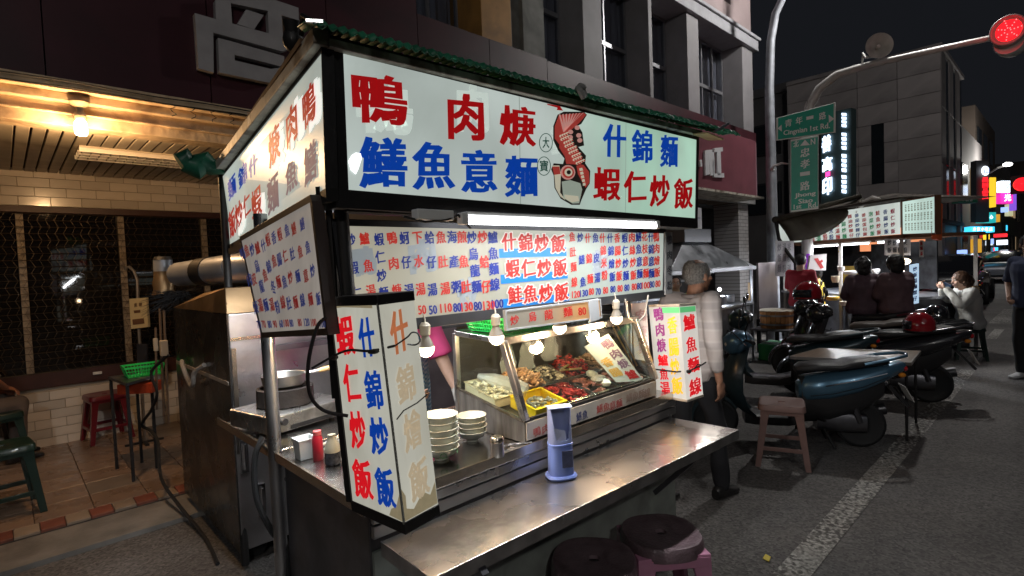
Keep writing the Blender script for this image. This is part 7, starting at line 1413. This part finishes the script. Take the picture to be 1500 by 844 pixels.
r, b, gr_, wn_ = MB(), MB(), MB(), MB(); L1 = lambda x, y: (1120+x/4.69, 270+y/4.69)
sets = (('蝦仁炒飯', (881, 185), (884, 322), wn_), ('香腸炒飯', (830, 190), (838, 325), b), ('鮭魚炒飯', (778, 198), (787, 330), r), ('泡菜炒飯', (730, 205), (742, 338), gr_), ('番茄蛋包飯', (682, 212), (692, 342), r), ('番茄炒粿仔', (634, 215), (643, 348), b), ('醬油炒粿仔', (586, 222), (598, 352), r), ('什錦炒麵', (540, 232), (550, 358), gr_), ('什錦湯麵', (495, 240), (505, 362), r), ('炒米粉', (455, 270), (460, 366), b), ('湯米粉', (412, 300), (418, 370), r), ('蛋花湯', (370, 310), (372, 376), gr_), ('魚丸湯', (328, 320), (330, 380), r), ('貢丸湯', (288, 330), (290, 384), b))
for chars, p0, p1, m_ in sets: Q1.row(m_, chars, *L1(*p0), *L1(*p1), 6.6, 150/len(chars)/4.69*.92, .03)
for m_, nm, c_ in ((r, 'red_lettering', (.30, .03, .03)), (b, 'blue_lettering', (.03, .05, .16)), (gr_, 'green_lettering', (.02, .2, .08)), (wn_, 'wine_lettering', (.25, .02, .05))): m_.build(nm, mat('stall_'+nm, c_, .5, emit=c_, es=.5), ss)
# short end face: white-yellow price list
n2 = V((dl.x, dl.y, 0)); e0 = SP(-.03, .0, 0); e1 = pd(1369, 300, 6.9); e1 = V((e1.x, e1.y, 0))
Q2 = Panel(e0+V((0, 0, zt)), e1+V((0, 0, zt)), e1+V((0, 0, zb2-.02)), e0+V((0, 0, zb2))); g = MB(); Q2.slab(g, .06); g.build('end_sign_face', panel_mat('stall_end_sheet', (.66, .64, .46), 1.0, color2=(.5, .66, .60), axis=0, x0=-2.6, x1=-2.1, gamt=.15), ss)
g = MB(); Q2.rim(g, .02, .02, .03, .02, .07); g.build('end_frame', mat('brown_frame'), ss)
k_ = MB()
for i in range(9):
    for j_, chars in enumerate(('炒飯炒麵', '湯麵米粉', '粿仔蛋包')):
        for q_, ch_ in enumerate(chars): x = .08+i*.10; y = .10+j_*.29+q_*.058; Q2.put(k_, ch_, x, y, x+.06, y+.048, .02)
k_.build('small_lettering', mat('olive_ink', (.12, .10, .06), .6, emit=(.12, .11, .05), es=.4), ss)
g = MB(); ee = e1+V((.02, -.02, 0)); g.hexa([ee+V((0, 0, zt-.05)), ee+V((.08, -.05, zt-.1)), ee+V((.06, -.04, zb2-.12)), ee+V((-.02, .0, zb2-.1))], [p+V((.03, .06, 0)) for p in (ee+V((0, 0, zt-.05)), ee+V((.08, -.05, zt-.1)), ee+V((.06, -.04, zb2-.12)), ee+V((-.02, .0, zb2-.1)))]); g.build('orange_cloth', mat('orange_cloth', (.7, .12, .03), .7), ss)
for u, v_ in ((.05, .05), (Ln-.05, .05), (.05, W2-.05), (Ln-.05, W2-.05), (Ln*.45, .05)): g = MB(); g.bar(SP(u, v_, .0), SP(u, v_, zb2-.06), .045); g.build('post', mat('pale_post', (.4, .38, .36), .5), ss)
g = MB(); g.hexa([SP(.1, .1, .12), SP(Ln-.1, .1, .12), SP(Ln-.1, W2-.1, .12), SP(.1, W2-.1, .12)], [SP(.1, .1, .86), SP(Ln-.1, .1, .86), SP(Ln-.1, W2-.1, .86), SP(.1, W2-.1, .86)]); g.build('counter_body', STEELD, ss)
g = MB(); g.hexa([SP(0, .0, .862), SP(Ln, .0, .862), SP(Ln, W2, .862), SP(0, W2, .862)], [SP(0, .0, .90), SP(Ln, .0, .90), SP(Ln, W2, .90), SP(0, W2, .90)]); g.build('counter_top', HS, ss)
g = MB(); g.hexa([SP(.6, W2-.12, .95), SP(Ln-.9, W2-.12, .95), SP(Ln-.9, W2-.1, .95), SP(.6, W2-.1, .95)], [SP(.6, W2-.12, 1.7), SP(Ln-.9, W2-.12, 1.7), SP(Ln-.9, W2-.1, 1.7), SP(.6, W2-.1, 1.7)]); g.build('back_panel', mat('dark_cooker_back'), ss)
g = MB(); g.hexa([SP(Ln-.85, W2-.12, .92), SP(Ln-.2, W2-.12, .92), SP(Ln-.2, W2-.1, .92), SP(Ln-.85, W2-.1, .92)], [SP(Ln-.85, W2-.12, 1.32), SP(Ln-.2, W2-.12, 1.32), SP(Ln-.2, W2-.1, 1.32), SP(Ln-.85, W2-.1, 1.32)]); g.build('ochre_panel', mat('ochre_board', (.50, .32, .07), .6), ss)
for i, (u0, u1) in enumerate(((.75, 1.45), (1.5, 2.2), (.1, .55))):
    tl = thing('tube_lamp', ['short lit tube under the second stall sign, left', 'long lit tube under the second stall sign, middle', 'lit tube near the corner of the second stall'][(1, 0, 2)[i]], 'lamp', tuple(SP(u0, .12, zb2-.1))); g = MB(); g.cyl(SP(u0, .12, zb2-.095), SP(u1, .12, zb2-.095), .016, n=10); g.build('tube', TUBEM, tl, True); g = MB(); g.bar(SP(u0-.03, .12, zb2-.072), SP(u1+.03, .12, zb2-.072), .05, .018); g.build('batten', WPLAS, tl)
lamp('stall_light', 'AREA', tuple(SP(1.2, .2, zb2-.13)), 75, (.92, .95, 1), 1.8, .1, aim=SP(1.2, -.2, 0))
bl2 = pd(1325, 383, 7.6); g = MB(); g.ball(bl2, (.075, .075, .045), 14, 8); tag(g.build('globe_lamp', BULBM, None, True), 'bright round lamp hanging at the near corner of the second stall', 'lamp'); lamp('globe_light', 'POINT', tuple(bl2-V((0, 0, .12))), 7, (1, .95, .88), .05)
def psign(name, label, D, x0, y0, x1, y1, sheet, rows, ink, th=.02, sk=0):
    q = [pd(x0, y0, D), pd(x1, y0-sk, D), pd(x1, y1-sk, D), pd(x0, y1, D)]; P = Panel(*q); g = MB(); P.slab(g, th); o = g.build(name, sheet); OFF[o] = V((0, 0, 0)); tag(o, label, 'sign'); c = MB(); n = len(rows)
    for i, rw in enumerate(rows):
        for k, ch_ in enumerate(rw):
            m_ = len(rw); P.put(c, ch_, .1+.8*i/n, .06+.9*k/m_, .1+.8*(i+.8)/n, .06+.9*(k+.8)/m_, .03)
    c.build('lettering', ink, o); return o
psign('upright_sign', 'tall narrow bluish lit sign standing at the corner of the second stall', 7.4, 1336, 388, 1346, 446, emi('pale_blue_lit', (.45, .62, .8), .9), ['炒飯湯麵粿仔'], mat('blue_ink', (.02, .05, .2), .5), .05, 2)
psign('notice_board', 'grey printed price sheet hanging under the second stall sign at its corner', 7.7, 1296, 350, 1334, 374, mat('grey_sheet', (.38, .36, .37), .6), ['炒飯', '炒麵', '湯麵', '米粉'], mat('grey_ink'), .01)
psign('notice_board', 'white notice board beside the lamp post under the awning', 9.0, 1136, 353, 1163, 405, mat('white_notice', (.42, .42, .44), .6), ['炒飯麵', '湯麵粉', '米粉湯'], mat('pale_ink', (.2, .2, .22), .6), .01)
psign('hanging_strip', 'small white paper strip hanging right of the second stall corner', 7.3, 1347, 352, 1353, 377, WPLAS, ['飯麵湯'], REDK, .005)
pb_ = Panel(pd(1187, 374, 8.6), pd(1211, 372, 8.6), pd(1210, 396, 8.6), pd(1184, 396, 8.6)); g = MB(); pb_.slab(g, .05); o = g.build('plastic_bag', mat('frosted_bag', (.70, .66, .66), .4)); OFF[o] = V((0, 0, 0)); tag(o, 'white plastic bag with red print hanging in the second stall', 'plastic bag'); c = MB(); pb_.poly(c, [(1192, 379), (1198, 378), (1207, 392), (1202, 394)]); pb_.poly(c, [(1197, 385), (1204, 380), (1206, 383), (1199, 388)]); c.build('red_print', REDK, o)
g = MB(); pu_ = [pd(1184, 372, 8.7), pd(1182, 385, 8.7), pd(1184, 398, 8.7)]; g.tube(pu_, .03, 8); tag(g.build('purple_cloth', mat('purple_cloth', (.28, .05, .5), .6, emit=(.3, .05, .6), es=.3)), 'violet glowing cloth strip at the left end of the second stall', 'cloth')
for i, (x, y, w1, h1, c_) in enumerate(((1224, 414, .12, .10, (.7, .6, .45)), (1232, 398, .10, .08, (.7, .7, .7)), (1246, 402, .22, .05, (.75, .75, .78)), (1219, 440, .2, .06, (.8, .5, .05)), (1236, 448, .12, .07, (.7, .6, .5)), (1283, 401, .12, .07, (.75, .75, .75)))):
    g = MB(); g.lathe([(w1*.35, 0), (w1*.5, h1*.6), (w1*.48, h1), (w1*.4, h1), (.001, h1*.3)], pd(x, y, 8.3), 14); tag(g.build('bowl', mat('ware_%d' % i, c_, .35), None, True), ['small cream', 'white', 'wide shallow white', 'yellow', 'beige', 'small bright white'][i]+' bowl on the second stall counter, '+['above the beige one', 'left of the wide one', 'beside the dark hair bun', 'near the red helmet', 'lowest right', 'between the two women'][i], 'bowl')
# awning of dark tarpaulin at the left
aw = MB(); nA = 14; A0, A1_ = pd(1136, 322, 9.2), pd(1262, 292, 8.4); Bp = [pd(1157, 353, 9.0), pd(1200, 354, 8.9), pd(1232, 334, 8.6), pd(1262, 296, 8.35)]
def bez(P, t): a = P[0]*(1-t)**3+P[1]*3*t*(1-t)**2+P[2]*3*t*t*(1-t)+P[3]*t**3; return a
for i in range(nA+1):
    t = i/nA; a = A0+(A1_-A0)*t+V((0, 0, .05*math.sin(t*7))); b_ = bez(Bp, t)
    for j_ in range(5): s_ = j_/4; aw.v.append(a*(1-s_)+b_*s_+V((-.06, -.05, -.02))*math.sin(s_*math.pi)*(1+.5*math.sin(i*1.4)))
    if i: b0_ = (i-1)*5; aw.f += [[b0_+k, b0_+k+1, b0_+k+6, b0_+k+5] for k in range(4)]; aw.mi += [0]*4
o = aw.build('awning', mat('dark_olive_tarpaulin', (.045, .042, .03), .7, noise_c=.4, nscale=5, bump=.5, bscale=8), ss, True); o.modifiers.new('t', 'SOLIDIFY').thickness = .012
g = MB(); g.cyl(A0, A1_+V((0, 0, .06)), .05, .035, 12); g.ball(A0, .06, 10, 6); g.build('awning_roll', mat('dark_olive_tarpaulin'), ss, True)
g = MB(); g.tube([A0, pd(1141, 350, 9.1), pd(1152, 368, 9.0), pd(1165, 385, 8.9), pd(1168, 430, 8.8)], .03, 8); g.build('awning_strut', BLACK, ss)
g = MB(); g.tube([pd(1255, 312, 8.3), pd(1266, 296, 8.2), pd(1278, 290, 8.1), pd(1290, 292, 8.0)], [.02, .035, .04, .015], 8); g.build('white_rag', WPLAS, ss, True)

# =================================================================== LAMP POST, STREET SIGNS, MAST ARM, HORN
GPO = mat('galvanised_post', (.36, .38, .42), .5, .4, noise_c=.2, nscale=6)
lp = thing('lamp_post', 'tall tapering grey street lamp post curving out of the top of the picture', 'lamp post', (10.0, 3.72, 0)); D9 = 9.6
b0_ = V((10.02, 3.74, 0)); pts = [b0_, b0_+V((.0, 0, 3)), pd(1127, 130, 9.63), pd(1129, 60, 9.6), pd(1136, 20, 9.5), pd(1150, -10, 9.35)]
last = pts[-1]; pts += [last+V((.05, -.5, .45)), last+V((.05, -1.3, .7))]
g = MB(); g.tube(pts, [.105, .088, .075, .07, .066, .062, .055, .045], 16); g.build('post', GPO, lp, True)
g = MB(); g.lathe([(.17, 0), (.17, .05), (.12, .07), (.11, .35), (.10, .36)], b0_, 18); g.build('base', GPO, lp, True)
hl = pts[-1]; g = MB(); g.box(hl+V((0, -.25, .0)), (.26, .6, .10)); g.build('lamp_head', GPO, lp, bevel=.03); g = MB(); g.box(hl+V((0, -.25, -.055)), (.2, .5, .012)); g.build('lens', emi('street_lamp_lens', (1, .97, .92), 6), lp)
lamp('street_light', 'POINT', tuple(hl+V((0, -.25, -.2))), 480, (1, .97, .93), .15)
g = MB(); g.tube([pd(1130, 250, 9.5), pd(1134, 243, 9.3), pd(1145, 239, 9.2), pd(1155, 240, 9.1)], [.03, .02, .018, .012], 8); g.ball(pd(1131, 250, 9.5), (.05, .05, .03), 8, 6); g.build('cable_clamp', mat('pale_clamp', (.6, .6, .6), .4), lp)
# added lamp post, unseen on the opposite kerb, lights the stools and cart
added_post = thing('lamp_post', 'added street lamp post, unseen on the opposite kerb behind the viewer', 'lamp post', (-5, -9, 0))
b1_ = V((-5, -9, 0)); g = MB(); g.tube([b1_, b1_+V((0, 0, 6)), b1_+V((0, .4, 7.0)), b1_+V((0, 1.8, 7.5))], [.105, .07, .06, .045], 12); g.build('post', GPO, added_post, True)
g = MB(); g.box(b1_+V((0, 2.0, 7.5)), (.26, .6, .10)); g.build('lamp_head', GPO, added_post); g = MB(); g.box(b1_+V((0, 2.0, 7.44)), (.2, .5, .012)); g.build('lens', emi('street_lamp_lens', (1, 1, 1)), added_post); lamp('street_light', 'POINT', tuple(b1_+V((0, 2, 7.3))), 620, (1, .97, .93), .15)
# mast arm with the signal
ma = thing('signal_mast', 'curved pale mast arm reaching over the road to the red traffic light', 'traffic light pole', (9.83, 3.11, 0)); g = MB()
mp = [V((9.83, 3.11, 0)), pd(1182, 330, 9.0), pd(1182, 200, 8.95), pd(1186, 155, 8.9), pd(1200, 130, 8.8), pd(1225, 110, 8.6), pd(1256, 100, 8.4), pd(1296, 90, 8.1), pd(1380, 71, 7.4), pd(1464, 53, 6.8)]
g.tube(mp, [.09, .085, .08, .075, .07, .062, .055, .046, .04, .035], 14); g.build('mast', mat('pale_mast', (.48, .48, .46), .5, .3, noise_c=.12), ma, True)
g = MB(); g.cyl(pd(1296, 90, 8.1), pd(1464, 53, 6.8), .040, .036, 14); g.build('outer_arm', mat('pale_mast_tip', (.62, .62, .58), .5), ma, True)
tl = thing('traffic_light', 'traffic light with glowing red lens hanging at the right edge of the picture', 'traffic light', tuple(pd(1478, 47, 6.7))); ctr = pd(1478, 45, 6.7); ax = (CP-ctr); ax.z = 0; ax.normalize(); ax = (Matrix.Rotation(R(-14), 3, 'Z') @ ax); MX = Matrix(((-ax.y, 0, ax.x), (ax.x, 0, ax.y), (0, 1, 0)))
def disc(prof, c, nm, mt): g = MB(); g.lathe(prof, c, 26, 'z', MX); return g.build(nm, mt, tl, True)
disc([(.16, 0), (.18, .005), (.185, .04), (.175, .05), (.165, .05), (.155, .01)], ctr, 'bezel', mat('grey_signal_body', (.30, .30, .30), .5)); disc([(.001, .022), (.09, .018), (.15, .006), (.155, 0)], ctr, 'red_lens', mat('glowing_red_lens', (.8, .02, .02), .3, emit=(1, .012, .02), es=1.5))
g = MB()
for i in range(24): a = i*.9; rr = .022+.0048*i; g.ball(ctr+ax*.022+MX @ V((rr*math.cos(a), rr*math.sin(a), 0)), .0075, 6, 4)
g.build('led_dot', emi('bright_red_dot', (1, .12, .12), 3), tl, True)
g = MB(); g.lathe([(.001, -.2), (.16, -.2), (.185, -.16), (.185, 0), (.001, 0)], ctr-ax*.0, 26, 'z', MX); g.build('housing', mat('grey_signal_body'), tl, True)
c2_ = ctr+V((0, 0, -.13))-ax*.03; g = MB(); g.lathe([(.001, -.16), (.15, -.16), (.17, -.12), (.165, .0), (.15, .03), (.13, .01), (.001, -.02)], c2_, 22, 'z', MX); g.build('lower_housing', mat('pale_signal_body', (.5, .5, .48), .5), tl, True)
lamp('red_glow', 'POINT', tuple(ctr+ax*.3), 3, (1, .05, .05), .1)
hn = thing('horn_loudspeaker', 'grey horn loudspeaker mounted on the curved mast arm', 'loudspeaker', tuple(pd(1288, 67, 8.1))); hc_ = pd(1288, 67, 8.1); ax2 = (Matrix.Rotation(R(20), 3, 'Z') @ (CP-hc_)); ax2.z = -.4; ax2.normalize(); ux, uy = frame_of(ax2); MH = Matrix((ux, uy, ax2)).transposed()
g = MB(); g.lathe([(.03, -.24), (.05, -.2), (.055, -.12), (.09, -.06), (.14, -.015), (.185, .0), (.188, .006), (.182, .006), (.135, -.012), (.08, -.055), (.03, -.11), (.001, -.12)], hc_, 30, 'z', MH); g.build('horn', mat('weathered_grey_green', (.42, .44, .40), .6, noise_c=.2), hn, True)
g = MB(); g.ball(hc_-ax2*.03, .028, 12, 8); g.cyl(hc_-ax2*.1, hc_-ax2*.03, .012); g.build('centre_cone', mat('pale_cone', (.7, .7, .66), .4), hn, True)
g = MB(); g.tube([hc_-ax2*.16+V((0, 0, -.05)), hc_+V((-.10, .15, -.16)), pd(1264, 78, 8.4), pd(1263, 96, 8.4)], .014, 8); g.bar(pd(1264, 84, 8.3), pd(1284, 83, 8.15), .03); g.build('bracket', mat('pale_mast'), hn)
# street name signs
SGR = mat('street_sign_green', (.02, .42, .29), .4, noise_c=.06); SWH = mat('street_sign_white', (.75, .80, .76), .5)
def ssign(label, D1_, D2_, pts, rows):
    q = [pd(pts[0][0], pts[0][1], D1_), pd(pts[1][0], pts[1][1], D2_), pd(pts[2][0], pts[2][1], D2_), pd(pts[3][0], pts[3][1], D1_)]; t = thing('street_sign', label, 'street sign', tuple(sum(q, V())/4), 'green street name signs on the mast'); P = Panel(*q)
    g = MB(); P.slab(g, .02, 0, 0); g.build('plate', SWH, t, bevel=.004); mid = sum(q, V())/4; P3_ = Panel(*[p+(mid-p).normalized()*.03-P.n*.002 for p in q]); g = MB(); P3_.slab(g, .001); g.build('green_field', SGR, t)
    c = MB()
    for f in rows: f(P, c)
    c.build('white_lettering', mat('sign_letter_white', (.85, .9, .86), .4), t); return t
M1 = lambda x, y: (1130+x/4.438, 140+y/4.438)
ssign('upper horizontal green street sign with arrows for Cingnian 1st Rd.', 8.85, 8.45, [(1137, 173), (1224, 150), (1224, 194), (1137, 206)],
      [lambda P, c: [P.pix(c, ch_, *M1(x, y), 46/4.438, 50/4.438, .022) for ch_, x, y in (('青', 110, 180), ('年', 180, 163), ('一', 250, 150), ('路', 332, 132))],
       lambda P, c: P.pix(c, 'Cingnian', *M1(155, 236), 155/4.438, 44/4.438, .02), lambda P, c: P.pix(c, '1st', *M1(278, 212), 52/4.438, 36/4.438, .02), lambda P, c: P.pix(c, 'Rd.', *M1(350, 198), 62/4.438, 38/4.438, .02),
       lambda P, c: P.poly(c, [M1(40, 215), M1(66, 190), M1(68, 235)]), lambda P, c: P.poly(c, [M1(408, 152), M1(372, 125), M1(374, 178)])])
ssign('lower vertical green street sign for Jhong Siao 1st Rd. with a north arrow', 8.75, 8.6, [(1158, 205), (1199, 198), (1199, 306), (1158, 311)],
      [lambda P, c: [P.pix(c, ch_, *M1(x, y), w_/4.438, h_/4.438, .022) for ch_, x, y, w_, h_ in (('北', 160, 316, 36, 42), ('N', 270, 300, 30, 38), ('忠', 218, 370, 62, 58), ('孝', 218, 445, 62, 58), ('一', 218, 515, 64, 60), ('路', 218, 587, 64, 60), ('Jhong', 220, 646, 138, 36), ('Siao', 222, 684, 96, 32), ('1st', 170, 722, 52, 30), ('Rd.', 270, 712, 62, 34))], lambda P, c: P.poly(c, [M1(218, 288), M1(250, 322), M1(186, 328)])])
# far road: street lamp, red light, parked cars and scooters
fl3 = thing('street_lamp', 'distant bright white street lamp over the far road', 'street lamp', tuple(pd(1476, 241, 28))); g = MB(); g.ball(pd(1476, 241, 28), (.35, .2, .10), 12, 6); g.build('lamp_head', emi('far_lamp_white', (1, .98, .95), 8), fl3, True); g = MB(); g.tube([pd(1474, 242, 28), pd(1462, 246, 28.3), pd(1446, 256, 29), V((pd(1446, 256, 29).x, pd(1446, 256, 29).y, 0))], .05, 6); g.build('arm', BLACK, fl3)
lamp('far_street_light', 'POINT', tuple(pd(1476, 241, 27.5)), 500, (1, .97, .9), .2)
t = thing('traffic_light', 'distant glowing red traffic light high at the right edge', 'traffic light', tuple(pd(1497, 270, 24))); g = MB(); g.ball(pd(1497, 270, 24), .3, 16, 10); g.build('red_lens', mat('glowing_red_lens'), t, True); g = MB(); g.box(pd(1500, 270, 24.4), (.4, .9, .8)); g.bar(pd(1501, 270, 24.6), V((pd(1560, 280, 24.6).x, pd(1560, 280, 24.6).y, pd(1501, 270, 24.6).z)), .1); g.build('housing', BLACK, t)
def car(label, loc, rz, m_, grp='cars parked along the far kerb'):
    t = thing('parked_car', label, 'car', (0, 0, 0), grp)
    g = MB(); g.loft([ring(x, w1, z0, z1, 4.5) for x, w1, z0, z1 in ((-2.1, .72, .35, .75), (-2.0, .82, .25, .88), (-1.0, .86, .22, .95), (.9, .86, .22, .93), (1.9, .82, .25, .80), (2.1, .70, .35, .65))]); g.build('car_body', m_, t, True)
    g = MB(); g.loft([ring(x, w1, .85, z1, 4) for x, w1, z1 in ((-1.5, .68, .92), (-1.0, .72, 1.36), (.2, .72, 1.42), (1.15, .68, .92))]); g.build('cabin', mat('black_gloss'), t, True)
    for x in (-1.3, 1.3):
        for y in (-.8, .8): g = MB(); g.lathe([(.001, -.1), (.31, -.1), (.31, .1), (.001, .1)], (x, y, .31), 18, 'y'); g.build('wheel', RUBBER, t, True)
    for y in (-.6, .6): g = MB(); g.ball((-2.08, y, .68), (.06, .14, .07), 10, 6); g.build('tail_light', emi('car_red', (1, .03, .02), 1.2), t, True); g = MB(); g.ball((2.08, y, .6), (.06, .16, .08), 10, 6); g.build('headlight', mat('headlight_lens'), t, True)
    return place(t, loc, rz)
car('dark car parked nearest on the far left kerb', (21, 2.6, 0), R(2), DKS); car('silver-grey car parked behind the dark one on the far kerb', (34, 2.4, 0), R(1), mat('silver_paint', (.3, .3, .32), .3, .7)); car('small red car furthest down the left kerb', (41, 2.5, 0), R(0), DKR)
for i, (x, y, l) in enumerate(((15.6, 2.6, 'dark scooter standing at the far junction, nearest of the far group'), (16.5, 2.75, 'dark scooter at the far junction, middle of the far group'), (17.4, 2.5, 'dark scooter at the far junction with an amber light showing'), (12.3, 2.6, 'dark scooter parked beyond the woman in the white coat'))): scooter(l, (DKS, DKR, DKS, DKS)[i], (x, y, 0), R(92+i*5), grp='scooters parked at the far junction')
g = MB(); g.hexa([V((3.3, .35, .004)), V((3.35, .36, .004)), V((3.36, .39, .004)), V((3.31, .385, .004))], [V((3.3, .35, .008)), V((3.35, .36, .008)), V((3.36, .39, .008)), V((3.31, .385, .008))]); q = pz(1124, 819, 0); g2 = MB(); g2.add([p-V((3.33, .37, 0))+V((q.x, q.y, 0)) for p in g.v], g.f); tag(g2.build('litter', mat('yellow_paper', (.7, .55, .08), .6)), 'tiny yellow scrap of paper lying on the asphalt', 'litter')
q = pz(85, 815, 0); rs_ = random.Random(2); g = MB()
for i in range(5): g.box(q+V((rs_.uniform(-.03, .03), rs_.uniform(-.03, .03), .006)), (.02, .008, .004), Matrix.Rotation(rs_.uniform(0, 3), 3, 'Z'))
tag(g.build('paper_scraps', WPLAS), 'few tiny white paper scraps on the asphalt at lower left', 'litter')
# wall bracket on the corner of the grey building side, pole by the far junction
